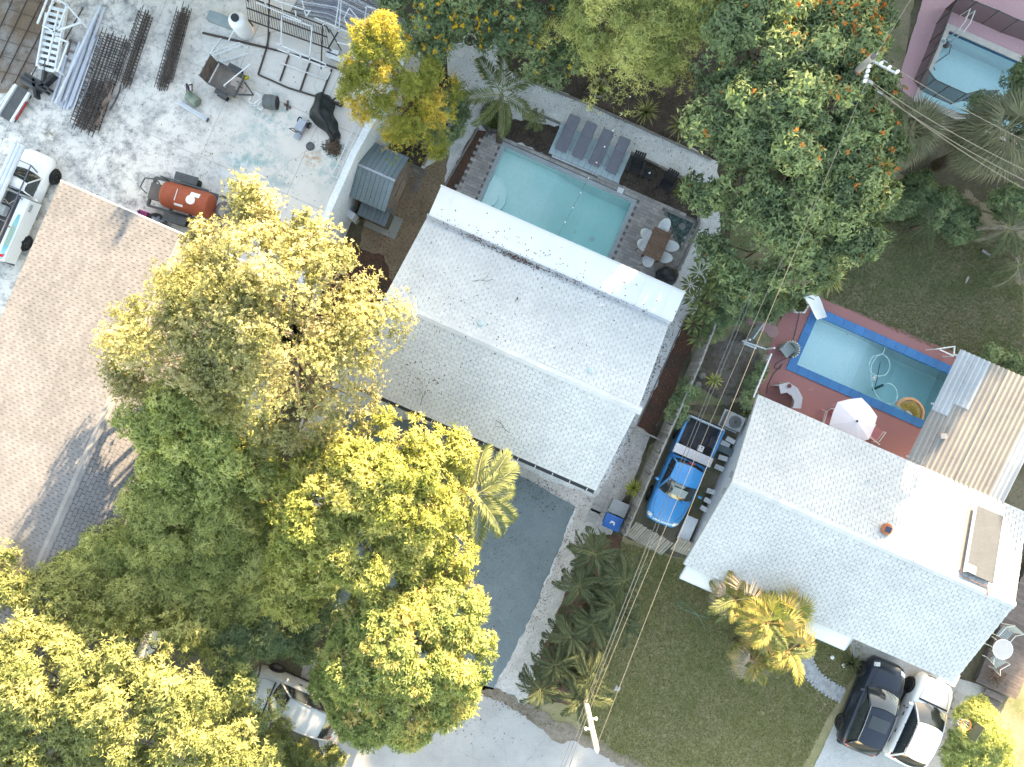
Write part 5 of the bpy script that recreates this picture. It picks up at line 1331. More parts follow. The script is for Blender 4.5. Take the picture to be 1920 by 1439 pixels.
def greenhouse(root, xf0, xf1, xr1, xr0, hwb, hwr, zb, zr, paint, roof_mat=None, bow=.16, rear_glass=True, split=(.0,), roof_bow=.09):
    """windscreen base xf0 -> top xf1, roof to xr1, rear glass down to xr0"""
    def edge(x, hw, z, t, b): y = (t * 2 - 1) * hw; return Vector((x - b * (y / hw) ** 2, y, z - .03 * (y / hw) ** 2))
    def ws(t, s):
        a, c = edge(xf0, hwb, zb, t, bow), edge(xf1, hwr, zr, t, bow * .55); q = a.lerp(c, s); q.z += .03 * math.sin(math.pi * s); return q
    obj('windscreen', curved(lambda t, s: ws(t * .94 + .03, s * .95 + .02), 10, 5, True), m_glass, root, smooth=True)
    def rf(t, s):
        a, c = edge(xf1, hwr, zr, t, bow * .55), edge(xr1, hwr * .97, zr - .02, t, -bow * .35); q = a.lerp(c, s); q.z += roof_bow * math.sin(math.pi * s) * .6 + .015; return q
    ro = obj('roof', curved(rf, 10, 8, True), roof_mat or paint, root, smooth=True)
    def rg(t, s):
        a, c = edge(xr1, hwr * .97, zr - .02, t, -bow * .35), edge(xr0, hwb * .96, zb, t, -bow * .6); q = a.lerp(c, s); q.z += .02 * math.sin(math.pi * s); return q
    obj('rear_window' if rear_glass else 'rear_panel', curved(lambda t, s: rg(t * .92 + .04, s * .95 + .02), 10, 4, True), m_glass if rear_glass else paint, root, smooth=True)
    for sg in (0, 1):
        sgn = 1 if sg else -1
        b0, b1 = edge(xf0, hwb, zb, sg, bow), edge(xr0, hwb * .96, zb, sg, -bow * .6)
        t0, t1 = edge(xf1, hwr, zr, sg, bow * .55), edge(xr1, hwr * .97, zr - .02, sg, -bow * .35)
        cuts = [.03] + list(split) + [.97]
        cuts = [c for c in cuts if 0 < c < 1]
        for a, c in zip(cuts[:-1], cuts[1:]):
            def sw(t, s, a=a, c=c):
                u = a + (c - a) * t * .97 + .01; q = b0.lerp(b1, u).lerp(t0.lerp(t1, u), s * .90 + .04); q.y += sgn * .035 * math.sin(math.pi * s); return q
            obj('side_window', curved(sw, 4, 4, sg == 1), m_glass, root, smooth=True)
        mb = MB()
        mb.tube([b0, ws(sg, .5), t0], .030, 7); mb.tube([t0] + [rf(sg, k / 6) for k in range(1, 6)] + [t1], .028, 7); mb.tube([t1, rg(sg, .5), b1], .035, 7)
        obj('pillar', mb, paint, root, smooth=True)
        for c in split:
            if 0 < c < 1: mb = MB(); mb.tube([b0.lerp(b1, c), t0.lerp(t1, c)], .026, 6); obj('door_pillar', mb, m_trim, root, smooth=True)
    return ro
def arch(root, x, y, r, mat_):
    s = 1 if y > 0 else -1; mb = MB(); n = 16; 
    for k in range(n + 1):
        t = math.pi * k / n
        for rr in (r * 1.0, r * 1.17): mb.v.append((x + rr * math.cos(t), y + s * .012, r * .95 + rr * math.sin(t)))
    for k in range(n): a = 2 * k; mb.f.append((a, a + 1, a + 3, a + 2))
    mb.cyl((x, y - s * .20, r), (x, y + s * .008, r), r * 1.10, 24)
    obj('wheel_arch', mb, mat_, root)
from mathutils.bvhtree import BVHTree
def on_body(root, name, x0, x1, y0, y1, mat_):
    """a lamp that follows the skin of the body under it"""
    bt = []
    for c in root.children:
        if c.name.split('.')[0] in ('body', 'side_box'): bt.append(BVHTree.FromPolygons([v.co[:] for v in c.data.vertices], [p.vertices[:] for p in c.data.polygons]))
    mb = MB()
    def f(a, b):
        y = y0 + (y1 - y0) * b; x = x0 + (x1 - x0) * a - (abs(y) - abs(y0)) * .35 * (1 if x0 > 0 else -1); z = .3
        for t in bt:
            h = t.ray_cast(Vector((x, y, 5)), Vector((0, 0, -1)))
            if h[0] is not None: z = max(z, h[0].z)
        return (x, y, z + .008)
    mb.grid(f, 4, 4, (y1 > y0) == False); obj(name, mb, mat_, root, smooth=True)
def seam(root, pts, r=.006, name='panel_gap', mat_=None):
    bt = [BVHTree.FromPolygons([v.co[:] for v in c.data.vertices], [p.vertices[:] for p in c.data.polygons]) for c in root.children if c.name.split('.')[0] == 'body']
    out = []
    for i in range(len(pts) - 1):
        for k in range(6):
            x = pts[i][0] + (pts[i + 1][0] - pts[i][0]) * k / 6; y = pts[i][1] + (pts[i + 1][1] - pts[i][1]) * k / 6
            h = bt[0].ray_cast(Vector((x, y, 5)), Vector((0, 0, -1)))
            if h[0] is not None: out.append(h[0] + Vector((0, 0, .003)))
    if len(out) > 1: mb = MB(); mb.tube(out, r, 5); obj(name, mb, mat_ or m_trim, root)
def common(root, L_, hw, zl, paint, lamps=True):
    for s in (-1, 1):
        if lamps:
            on_body(root, 'headlight', L_ / 2 - .27, L_ / 2 - .11, s * hw * .56, s * hw * .82, m_lamp)
            on_body(root, 'tail_light', -L_ / 2 + .10, -L_ / 2 + .26, s * hw * .60, s * hw * .92, m_red)
        mb = MB(); mb.lathe([(.02, -.06), (.09, -.03), (.10, .03), (.05, .07)], 12, (0, 0, 0)); me = mb.mesh('mirror', True); me.transform(Matrix.Diagonal((.65, 1.1, .9, 1))); me.materials.append(paint)
        link('mirror', me, None, root, loc=(.62, s * (hw + .12), zl + .42))
    mb = MB(); mb.box((L_ / 2 - .02, 0, zl - .12), (.05, hw * 1.1, .16)); obj('grille', mb, m_trim, root)
    mb = MB(); mb.box((-L_ / 2 + .01, 0, zl - .05), (.04, .5, .12)); obj('number_plate', mb, m_white, root)
def hatchback(label, px, py, yaw, paint, L_, hw, zr, rimm, roof_mat=None, group=None, name='parked_car', sunroof=False, zoff=0.):
    root = thing(name, label, 'car', P(px, py, .0), yaw, group)
    k = L_ / 4.2
    st = [(-2.10, .60, .72), (-2.04, .74, .86), (-1.9, .84, .96), (-1.3, .885, .98), (0, .89, .98), (.75, .885, .97), (1.2, .875, .93), (1.6, .85, .87), (1.88, .79, .79), (2.04, .68, .70), (2.10, .55, .60)]
    st = [(x * k, h * hw / .89, z + zoff) for x, h, z in st]
    obj('body', loft(st, .24), paint, root, smooth=True)
    greenhouse(root, .98 * k, .22 * k, -1.50 * k, -1.98 * k, hw * .86, hw * .66, .99 + zoff, zr, paint, roof_mat, split=(.42, .76))
    mb = MB(); mb.box((1.02 * k, 0, 1.0 + zoff), (.07, hw * 1.5, .03)); obj('wiper_cowl', mb, m_trim, root)
    for x in (-1.28 * k, 1.30 * k):
        for s in (-1, 1):
            wheel(root, x, s * (hw - .055), .33, .21, rimm); arch(root, x, s * (hw - .012), .33, m_trim)
    common(root, L_, hw, .70 + zoff, paint)
    seam(root, [(1.02 * k, hw * .74), (1.45 * k, hw * .68), (1.86 * k, hw * .50), (1.95 * k, 0), (1.86 * k, -hw * .50), (1.45 * k, -hw * .68), (1.02 * k, -hw * .74)])
    for y0, y1 in ((.35, .02), (-.10, -.45)):
        mb = MB(); mb.bar((1.0 * k, y0, 1.03 + zoff), (.80 * k, y1, 1.19 + zoff), .02, .015); obj('wiper', mb, m_trim, root)
    for s in (-1, 1):
        mb = MB(); mb.box((0, s * (hw - .01), .30), (2.0 * k, .05, .10)); obj('sill', mb, m_trim, root)
        for x in (.05, -.75):
            mb = MB(); mb.box((x, s * (hw + .005), .80 + zoff), (.16, .03, .03)); obj('door_handle', mb, m_trim, root)
        mb = MB(); mb.tube([(.2 * k, s * hw * .68, zr + .03), (-.7 * k, s * hw * .67, zr + .06), (-1.45 * k, s * hw * .65, zr + .0)], .016, 6); obj('roof_rail', mb, m_rim, root)
    if sunroof:
        mb = MB(); mb.grid(lambda a, b: (-.15 * k - .55 * a, (b - .5) * hw * .95, zr + .072 - .02 * (2 * b - 1) ** 2), 4, 6, True); obj('sunroof', mb, m_glass, root, smooth=True)
    mb = MB(); mb.box((-2.02 * k, 0, .55), (.16, hw * 1.75, .22)); obj('rear_bumper', mb, paint, root)
    return root
HEAD_V = R(66.3)
p_navy = M('navy_paint', (.010, .017, .032), (.009, .015, .028), 1, .3, spec=.35, coat=.45, fine=0)
p_white = M('white_car_paint', (.74, .75, .75), (.72, .73, .74), 1, .3, spec=.5, coat=.8, fine=0)
p_silver = M('silver_car_paint', (.50, .52, .53), (.48, .50, .51), 1, .45, metal=0, spec=.5, coat=.6, fine=0)
p_blue = M('bright_blue_paint', (.015, .27, .60), (.014, .25, .57), 1, .3, spec=.55, coat=.8, fine=0)
hatchback('dark navy compact car parked beside the white car', 1622, 1312, R(68), p_navy, 4.0, .86, 1.50, m_rimb, sunroof=True, zoff=.05)
hatchback('white compact car parked beside the navy car', 1708, 1340, R(65), p_white, 3.9, .85, 1.47, m_rimb)
hatchback('silver car parked under the trees by the street', 562, 1305, R(180 - 23.5), p_silver, 4.3, .88, 1.62, m_rim, zoff=.08)
# --- bright blue pickup with a white tool box
def pickup():
    root = thing('pickup_truck', 'bright blue pickup truck with white tool box beside the wooden fence', 'truck', P(1272, 884), HEAD_V + math.pi)
    hw = .86
    st = [(-.62, hw, 1.02), (0, hw, 1.02), (.6, hw, 1.01), (1.15, hw * .99, .99), (1.7, hw * .95, .92), (2.1, hw * .86, .82), (2.3, hw * .72, .70), (2.36, hw * .55, .60)]
    obj('body', loft(st, .34), p_blue, root, smooth=True)
    greenhouse(root, 1.12, .42, -.42, -.60, hw * .90, hw * .72, 1.03, 1.58, p_blue, split=(.72,))
    mb = MB(); mb.box((.78, .05, 1.36), (.42, .62, .012), Matrix.Rotation(.66, 3, 'Y')); obj('sunshade', mb, M('sunshade', (.30, .36, .37), (.26, .31, .33), 3, .6), root)
    x0, x1 = -2.35, -.64
    m_bed = M('bed_liner', (.03, .032, .036), (.05, .05, .055), 3, .7)
    mb = MB(); mb.box(((x0 + x1) / 2, 0, .56), (x1 - x0, hw * 1.9, .04)); bd = obj('bed_floor', mb, m_bed, root)
    for s in (-1, 1):
        mb = MB(); mb.box(((x0 + x1) / 2, s * (hw - .055), .72), (x1 - x0, .11, .66)); obj('bed_side', mb, p_blue, root)
        mb = MB(); mb.box(((x0 + x1) / 2, s * (hw - .055), 1.062), (x1 - x0, .09, .02)); obj('bed_rail', mb, M('rail_blue', (.05, .24, .50), None, 2, .4), root)
        mb = MB(); mb.box(((x0 + x1) / 2 - .1, s * (hw - .24), .66), (.75, .24, .2)); obj('wheel_tub', mb, m_bed, root)
    mb = MB(); mb.box((x0 - .02, 0, .76), (.07, hw * 1.96, .56)); obj('tailgate', mb, M('pale_tailgate', (.35, .42, .48), (.3, .38, .45), 2, .4), root)
    mb = MB(); mb.box((x1 - .02, 0, .76), (.04, hw * 1.8, .56)); obj('bed_front', mb, m_bed, root)
    mb = MB(); mb.box((x1 - .26, 0, 1.09), (.40, hw * 1.98, .14)); mb.box((x1 - .26, 0, .90), (.34, hw * 1.62, .24)); tb_ = obj('tool_box', mb, M('white_toolbox', (.62, .60, .62), (.56, .55, .57), 1.5, .4), root)
    for y in (-.5, .5):
        mb = MB(); mb.box((x1 - .455, y, 1.12), (.02, .10, .05)); obj('latch', mb, m_darkmetal, tb_)
    mb = MB(); mb.box((-.55, 0, 1.50), (.05, .28, .04)); obj('brake_light', mb, m_red, root)
    for x in (-1.55, 1.35):
        for s in (-1, 1): wheel(root, x, s * (hw - .09), .34, .23, m_rim); arch(root, x, s * (hw - .005), .34, m_trim)
    common(root, 4.72, hw, .70, p_blue)
    seam(root, [(1.2, hw * .80), (1.7, hw * .74), (2.1, hw * .55), (2.2, 0), (2.1, -hw * .55), (1.7, -hw * .74), (1.2, -hw * .80)])
    for y0, y1 in ((.4, .05), (-.1, -.5)):
        mb = MB(); mb.bar((1.14, y0, 1.07), (.98, y1, 1.19), .02, .015); obj('wiper', mb, m_trim, root)
    mb = MB(); mb.box((-2.44, 0, .45), (.12, hw * 1.8, .14)); obj('rear_bumper', mb, m_trim, root)
    for s in (-1, 1):
        mb = MB(); mb.box((-.1, s * (hw + .004), .82), (.15, .03, .035)); obj('door_handle', mb, m_trim, root)
    return root
pk_ = pickup()
def loose(name, label, cat, px, py, z, builder, yaw=YAW):
    r_ = thing(name, label, cat, P(px, py, z), yaw); builder(r_); return r_
def _crate(r_):
    mb = MB(); mb.box((0, 0, .11), (.22, .26, .22)); obj('jug', mb, m_plastic, r_); mb = MB(); mb.cyl((0, .06, .22), (0, .06, .26), .03, 10); obj('cap', mb, m_darkmetal, r_)
loose('plastic_jug', 'white plastic jug lying in the pickup bed', 'jug', 1312, 841, .585, _crate)
def _spare(r_):
    mb = MB(); mb.lathe([(.14, 0), (.24, 0), (.29, .05), (.29, .13), (.24, .18), (.14, .18)], 24); obj('tyre', mb, m_tyre, r_); mb = MB(); mb.cyl((0, 0, .04), (0, 0, .07), .15, 18); obj('rim', mb, m_rimb, r_)
loose('spare_wheel', 'spare wheel lying in the pickup bed', 'wheel', 1325, 848, .585, _spare)
# --- white service truck with pipe rack
def service_truck():
    root = thing('service_truck', 'white service truck with pipe rack and coloured side sign beside the tan roof', 'truck', P(52, 391), HEAD_V)
    hw = .98
    st = [(.55, hw * .97, 1.18), (1.3, hw * .97, 1.18), (1.7, hw * .97, 1.15), (2.4, hw * .95, 1.08), (2.8, hw * .88, .98), (2.98, hw * .74, .84), (3.04, hw * .6, .7)]
    obj('body', loft(st, .45), p_white, root, smooth=True)
    greenhouse(root, 1.95, 1.35, .75, .58, hw * .90, hw * .76, 1.19, 1.86, p_white, split=(.6,))
    mb = MB(); mb.box((-1.25, 0, 1.05), (3.5, .95, .3)); bd = obj('bed', mb, m_darkmetal, root)
    for s in (-1, 1):
        mb = MB(); mb.box((-1.25, s * .76, 1.05), (3.5, .50, .95)); sb = obj('side_box', mb, p_white, root)
        for k in range(3):
            mb = MB(); mb.box((.0 - k * 1.15, s * 1.013, 1.05), (1.0, .012, .6)); dd = obj('locker_door', mb, p_white, sb)
        for k in range(6):
            mb = MB(); mb.box((.28 - k * .07, s * 1.024, 1.25), (.03, .012, .22)); obj('louvre', mb, m_rimb, sb)
        # side sign: teal band with orange lettering and a small grey text line
        mb = MB(); mb.grid(lambda a, b: (-2.9 + 2.5 * a, s * (.80 - .0 * a) + s * (b - .5) * .30 * (1 - .55 * abs(2 * a - 1) ** 2.2), 1.528), 20, 2, s > 0); obj('sign_band', mb, M('teal_print', (.20, .50, .50), (.12, .44, .52), 3, .5), sb)
        mb = MB(); mb.lathe([(.16, 0), (.001, .001)], 18, (0, 0, 0)); me = mb.mesh('sign_swirl'); me.transform(Matrix.Diagonal((1.5, .6, 1, 1))); me.materials.append(M('blue_print', (.05, .25, .45), (.1, .4, .55), 4, .5)); link('sign_swirl', me, None, sb, loc=(-2.8, s * .82, 1.531), rot=(0, 0, .5 * s))
        cu_ = bpy.data.curves.new('lettering', 'FONT'); cu_.body = 'JONES'; cu_.size = .34; cu_.extrude = .003; cu_.shear = .25; cu_.space_character = 1.15; cu_.align_x = 'CENTER'; cu_.align_y = 'CENTER'
        M('orange_print', (.60, .32, .05), (.65, .42, .10), 6, .5)
        tmp_ = link('lettering', cu_); dgx = bpy.context.evaluated_depsgraph_get(); mel = bpy.data.meshes.new_from_object(tmp_.evaluated_get(dgx)); bpy.data.objects.remove(tmp_); mel.name = 'lettering'
        link('lettering', mel, _M['orange_print'], sb, loc=(-1.62, s * .80, 1.532), rot=(0, 0, 0 if s < 0 else math.pi))
    for x in (-1.75, 2.15):
        for s in (-1, 1): wheel(root, x, s * (hw - .06), .40, .25, m_rimb); arch(root, x, s * (hw + .02 if x < 0 else hw - .03), .40, m_trim)
    mb = MB()
    for s in (-.62, .62):
        mb.bar((-2.9, s, 1.95), (2.2, s, 1.95), .05)
        for x in (-2.8, -1.2, .4): mb.bar((x, s, 1.45), (x, s, 1.95), .05)
        mb.bar((2.2, s, 1.95), (2.0, s, 1.3), .05)
    for x in (-2.8, -1.9, -1., -.1, .8, 1.5, 2.2): mb.bar((x, -.62, 1.96), (x, .62, 1.96), .045)
    obj('pipe_rack', mb, M('rack_steel', (.09, .09, .12), (.12, .12, .15), 3, .5), root)
    mb = MB(); mb.box((-.55, .25, 1.35), (.55, .45, .35)); obj('tool_case', mb, M('case_grey', (.5, .52, .54), None, 3, .5), root)
    mb = MB(); mb.tube([(.3, -.4, 1.6), (-.1, -.2, 1.7), (.1, .2, 1.75), (.4, .45, 1.7), (.55, 0, 1.75)], .03, 6); obj('hose', mb, M('tan_hose', (.35, .32, .25), None, 3, .7), root)
    common(root, 6.0, hw, .82, p_white)
    mb = MB(); mb.box((-3.05, 0, .6), (.14, 1.9, .14)); obj('rear_bumper', mb, m_darkmetal, root)
    return root
service_truck().scale = (.8, .8, .8)
m_pvc = M('pale_pvc', (.52, .56, .60), (.46, .50, .55), 2, .5, vary=.1)
for i, (dx, lab) in enumerate(((-.52, 'pale pipe on the outer edge of the truck rack'), (-.36, 'second pale pipe on the truck rack'), (-.20, 'third pale pipe on the truck rack'))):
    a, b = P(44 - i * 7, 274 - i * 3, 1.72), P(-45 - i * 7, 470 - i * 3, 1.72)
    r_ = thing('pipe', lab, 'pipe', b, 0, 'pale pipes on the truck rack'); mb = MB(); mb.cyl((0, 0, 0), a - b, .085, 14); obj('barrel', mb, m_pvc, r_, smooth=False)
    mb = MB(); mb.cyl((a - b) * .985, (a - b) * 1.004, .093, 14); obj('collar', mb, m_pvc, r_)
# ------------------------------------------------------------------ the contractor's yard
m_rebar = M('rusty_rebar', (.055, .045, .042), (.08, .06, .05), 4, .8)
m_galv = M('galvanised_steel', (.42, .45, .50), (.33, .36, .42), 2, .45, metal=.45)
m_whitest = M('white_painted_steel', (.72, .74, .76), (.62, .65, .68), 2, .5)
def lineset(root, name, segs, w, mat_, org):
    mb = MB()
    for a, b in segs: mb.bar(Vector(a) - org, Vector(b) - org, w)
    return obj(name, mb, mat_, root)
def rebar_cage(label, a_px, b_px, w, h, nl, ns, z0=.03, skew=0.0):
    """long cage of bars: longitudinal rods and square stirrups"""
    a, b = P(*a_px, z0), P(*b_px, z0); root = thing('rebar_cage', label, 'rebar', a)
    d = (b - a); sd = Vector((-d.y, d.x, 0)).normalized() * w / 2; up = Vector((0, 0, h))
    rods = MB()
    for k in range(nl):
        t = k / max(1, nl - 1) * 2 - 1
        for zz in (0, 1):
            o = sd * t + up * zz + Vector((random.gauss(0, .02), random.gauss(0, .02), 0)); e = random.uniform(-.06, .25)
            rods.bar(o - d.normalized() * random.uniform(0, .2), o + d + d.normalized() * e, .022)
    obj('rods', rods, m_rebar, root)
    mb = MB()
    for (p, q) in (((-1, 0), (1, 0)), ((1, 0), (1, 1)), ((1, 1), (-1, 1)), ((-1, 1), (-1, 0))):
        mb.bar(sd * p[0] * 1.05 + up * p[1], sd * q[0] * 1.05 + up * q[1], .02)
    me = mb.mesh('stirrup'); me.materials.append(m_rebar)
    for k in range(ns): link('stirrup', me, None, root, loc=d * ((k + .5) / ns) + Vector((random.gauss(0, .015), random.gauss(0, .015), .012)), rot=random.gauss(0, .05))
    return root
rebar_cage('wide rusty rebar cage beside the bundle of white pipes', (165, 240), (222, 75), 1.0, .45, 7, 34)
rebar_cage('narrow dark rebar cage with looped ends', (235, 160), (278, 30), .42, .42, 6, 22, .05)
rebar_cage('slim rebar cage lying free on the slab', (306, 165), (345, 28), .38, .30, 6, 20)
rebar_cage('short rusty rebar cage at the foot of the pipes', (160, 245), (195, 160), .7, .35, 5, 16, .02)
rebar_cage('small rebar cage beside the slim one', (318, 150), (352, 20), .26, .26, 5, 18, .25)
rg = thing('rebar_grid', 'flat grid of rusty bars on the brown earth corner', 'rebar', P(40, 80))
o_ = rg.location
for k in range(7): 
    mb = MB(); a, b = P(-40 + k * 19, 30 + k * 18, .05), P(40 + k * 19, -120 + k * 18, .05); mb.bar(P(-70 + k * 24, 150 + k * 2, .05) - o_, P(0 + k * 26, -10 + k * 4, .05) - o_, .03); obj('bar', mb, m_rebar, rg)
for k in range(6):
    mb = MB(); mb.bar(P(-40 + k * 14, 125 - k * 27, .08) - o_, P(72 + k * 8, 150 - k * 26, .08) - o_, .022); obj('cross_bar', mb, m_rebar, rg)
# white boarding-stair frame
st_ = thing('steel_stair', 'white painted steel stair frame lying in the yard', 'stair frame', P(90, 90))
o_ = st_.location
A = [P(70, 125, .3), P(88, 25, .45)]; B = [P(104, 135, .3), P(126, 10, .45)]
for q in (A, B): 
    mb = MB(); mb.bar(q[0] - o_, q[1] - o_, .07, .16); obj('stringer', mb, m_whitest, st_)
for k in range(11):
    t = k / 10; mb = MB(); mb.box(A[0].lerp(A[1], t).lerp(B[0].lerp(B[1], t), .5) - o_, (.72, .14, .03), Matrix.Rotation(-.25, 3, 'Z')); obj('tread', mb, m_whitest, st_)
for (a, b) in (((126, 10), (153, 42)), ((153, 42), (108, 58)), ((108, 58), (126, 10)), ((104, 70), (128, 80)), ((128, 80), (108, 135)), ((70, 45), (92, -10)), ((92, -10), (126, 10)), ((80, 48), (104, 62)), ((82, 48), (100, 0)), ((88, 122), (110, 20))):
    mb = MB(); mb.bar(P(*a, .75) - o_, P(*b, .75) - o_, .06); obj('brace', mb, m_whitest, st_)
for x, y in ((70, 122), (104, 130), (153, 42), (92, -10)):
    mb = MB(); q = P(x, y, .75); mb.bar(q - o_, Vector((q.x, q.y, 0)) - o_, .06); obj('post', mb, m_whitest, st_)
bm = thing('steel_beam', 'dark steel beam crossing under the white stair frame', 'beam', P(82, 130)); o_ = bm.location
mb = MB(); mb.bar(P(80, 162, .12) - o_, P(98, 35, .12) - o_, .16, .12); obj('flange', mb, m_darkmetal, bm)
mb = MB(); mb.bar(P(80, 162, .26) - o_, P(98, 35, .26) - o_, .05, .16); obj('web', mb, m_darkmetal, bm)
fk = thing('fork_carriage', 'black lifting fork carriage at the foot of the stair frame', 'attachment', P(68, 160)); o_ = fk.location
for a, b in (((44, 148), (90, 175)), ((50, 142), (96, 170)), ((80, 165), (104, 142)), ((66, 150), (70, 185))):
    mb = MB(); mb.bar(P(*a, .3) - o_, P(*b, .3) - o_, .12, .3); obj('arm', mb, m_blackw if 'm_blackw' in globals() else m_darkmetal, fk)
mb = MB(); mb.box((0, 0, .22), (.8, .5, .4), Matrix.Rotation(-.5, 3, 'Z')); obj('plate', mb, m_darkmetal, fk)
ct = thing('flat_trolley', 'dark flat trolley with white side rails and red edge', 'trolley', P(36, 200), R(58)); 
mb = MB(); mb.box((0, 0, .30), (1.55, .46, .08)); obj('deck', mb, m_darkmetal, ct)
for s, mm in ((.33, m_whitest), (-.33, m_whitest)):
    mb = MB(); mb.box((0, s, .34), (1.5, .10, .12)); obj('side_rail', mb, mm, ct)
mb = MB(); mb.box((-.1, -.41, .30), (.9, .05, .10)); obj('red_edge', mb, M('red_edge', (.35, .05, .05), None, 3, .6), ct)
for x in (-.6, .6):
    for y in (-.2, .2): 
        mb = MB(); mb.cyl((x, y - .03, .12), (x, y + .03, .12), .12, 14); obj('wheel', mb, m_tyre, ct)
ld2 = thing('short_ladder', 'short white ladder lying on the brown earth', 'ladder', P(14, 185)); o_ = ld2.location
for q in (0, 9):
    mb = MB(); mb.bar(P(-10 + q, 212 + q * .4, .08) - o_, P(26 + q, 160 + q * .4, .08) - o_, .05); obj('rail', mb, m_whitest, ld2)
for k in range(7):
    mb = MB(); mb.bar(P(-8 + k * 5, 208 - k * 7.4, .09) - o_, P(2 + k * 5, 213 - k * 7.4, .09) - o_, .03); obj('rung', mb, m_whitest, ld2)
# white pipes, one by one
m_pipe = M('white_pipe', (.56, .60, .67), (.48, .52, .60), 2.5, .45, vary=.12)
pp = [((98, 190), (125, 105)), ((108, 198), (150, 80)), ((114, 204), (172, 40)), ((120, 205), (182, 25)), ((104, 194), (188, 12)), ((126, 206), (196, 15)), ((132, 200), (178, 72)), ((138, 206), (186, 75)), ((112, 190), (142, 100)), ((150, 200), (170, 150)), ((122, 190), (160, 90)), ((101, 180), (118, 130))]
ord_ = ['first', 'second', 'third', 'fourth', 'fifth', 'sixth', 'seventh', 'eighth', 'ninth', 'tenth', 'eleventh', 'twelfth']
for i, (a, b) in enumerate(pp):
    z = .07 + (.13 if i % 3 == 1 else 0) + (.24 if i % 5 == 4 else 0); q = P(*a, z)
    r_ = thing('pipe', 'white pipe in the bundle beside the rebar cage', 'pipe', q, 0, 'white pipes lying beside the wide rebar cage')
    mb = MB(); mb.cyl((0, 0, 0), P(*b, z) - q, .06, 10); obj('barrel', mb, m_pipe, r_)
    mb = MB(); e = (P(*b, z) - q); mb.cyl(e * .97, e * 1.003, .068, 10); obj('socket', mb, m_pipe, r_)
wf = thing('wood_frame', 'grey timber frame beneath the white pipes', 'frame', P(145, 85)); o_ = wf.location
for a, b in (((132, 75), (162, 92)), ((132, 75), (122, 112)), ((122, 112), (150, 120)), ((128, 95), (156, 105))):
    mb = MB(); mb.bar(P(*a, .05) - o_, P(*b, .05) - o_, .09, .08); obj('timber', mb, M('weathered_timber', (.22, .19, .17), (.16, .14, .13), 5, .85), wf)
tp = thing('brown_tarp', 'crumpled brown tarpaulin strip beside the wide rebar cage', 'tarp', P(205, 195)); o_ = tp.location
path_ = [(212, 160), (216, 175), (210, 190), (204, 205), (198, 222), (190, 240)]
mb = MB(); nn = len(path_) - 1
def tf(a, b):
    i = min(nn - 1, int(a * nn)); q = a * nn - i; p = P(path_[i][0] * (1 - q) + path_[i + 1][0] * q, path_[i][1] * (1 - q) + path_[i + 1][1] * q) - o_
    return p + Vector(((b - .5) * .34 * (1 - .55 * a), (b - .5) * .1, .35 + .08 * math.sin(a * 13 + b * 5) + .07 * math.sin(b * 9)))
mb.grid(tf, 16, 6, True); obj('sheet', mb, M('tan_tarp', (.25, .19, .16), (.19, .14, .12), 4, .8), tp, smooth=True)
mb = MB(); mb.tube([P(*p, .04) - o_ for p in ((226, 160), (224, 172), (216, 190), (206, 207))], .03, 6); obj('strap', mb, m_darkmetal, tp)
# green drum with white tubes, white gutter length
gd = thing('green_drum', 'small green drum lying beside the white gutter length', 'drum', P(366, 190), R(-35))
mb = MB(); mb.tube([(-.28, 0, .22), (-.2, 0, .22), (.2, 0, .22), (.28, 0, .22)], [.20, .22, .22, .20], 20); obj('drum', mb, M('drum_green', (.10, .16, .12), (.22, .26, .22), 4, .6), gd)
mb = MB(); mb.tube([(-.3, .05, .3), (-.5, .3, .35), (-.35, .5, .3), (-.1, .25, .45)], .03, 7); obj('hose', mb, m_darkmetal, gd)
for k in range(3):
    mb = MB(); mb.cyl((-.75 + k * .1, .25 + k * .13, .1 + k * .05), (-.25, .12 + k * .06, .25), .045, 10); obj('tube', mb, [m_whitest, M('maroon', (.12, .02, .03), None, 3, .5), m_whitest][k], gd)
gl_ = thing('gutter_length', 'white gutter length lying on the concrete slab', 'gutter', P(362, 208)); o_ = gl_.location
a, b = P(334, 192, .06), P(390, 226, .06); sd = (b - a).cross(Vector((0, 0, 1))).normalized() * .075
mb = MB(); mb.bar(a - o_, b - o_, .16, .02); mb.bar(a + sd - o_ + Vector((0, 0, .05)), b + sd - o_ + Vector((0, 0, .05)), .02, .12); mb.bar(a - sd - o_ + Vector((0, 0, .05)), b - sd - o_ + Vector((0, 0, .05)), .02, .12); obj('trough', mb, m_whitest, gl_)
mb = MB(); mb.box(b - o_ + Vector((0, 0, .04)), (.03, .19, .14), Matrix.Rotation(-.54, 3, 'Z')); obj('end_cap', mb, m_darkmetal, gl_)
# white tank with black lid
tk = thing('water_tank', 'white plastic tank with black lid at the back of the yard', 'tank', P(462, 62))
mb = MB(); mb.lathe([(.34, 0), (.37, .08), (.37, 1.05), (.34, 1.18), (.22, 1.28), (.12, 1.31)], 28); obj('vessel', mb, m_plastic, tk, smooth=True)
mb = MB(); mb.cyl((0, 0, 1.30), (0, 0, 1.36), .17, 20); obj('lid', mb, M('black_lid', (.03, .035, .045), None, 3, .5), tk)
gb = thing('grey_box_beam', 'pale green grey steel beam beside the white tank', 'beam', P(420, 40)); o_ = gb.location
mb = MB(); mb.bar(P(392, 30, .15) - o_, P(452, 52, .15) - o_, .42, .28); obj('beam', mb, M('grey_green', (.27, .33, .34), (.22, .28, .30), 2, .6), gb)
mb = MB(); mb.bar(P(380, 62, .05) - o_, P(500, 90, .05) - o_, .08, .08); obj('rusty_rail', mb, m_rebar, gb)
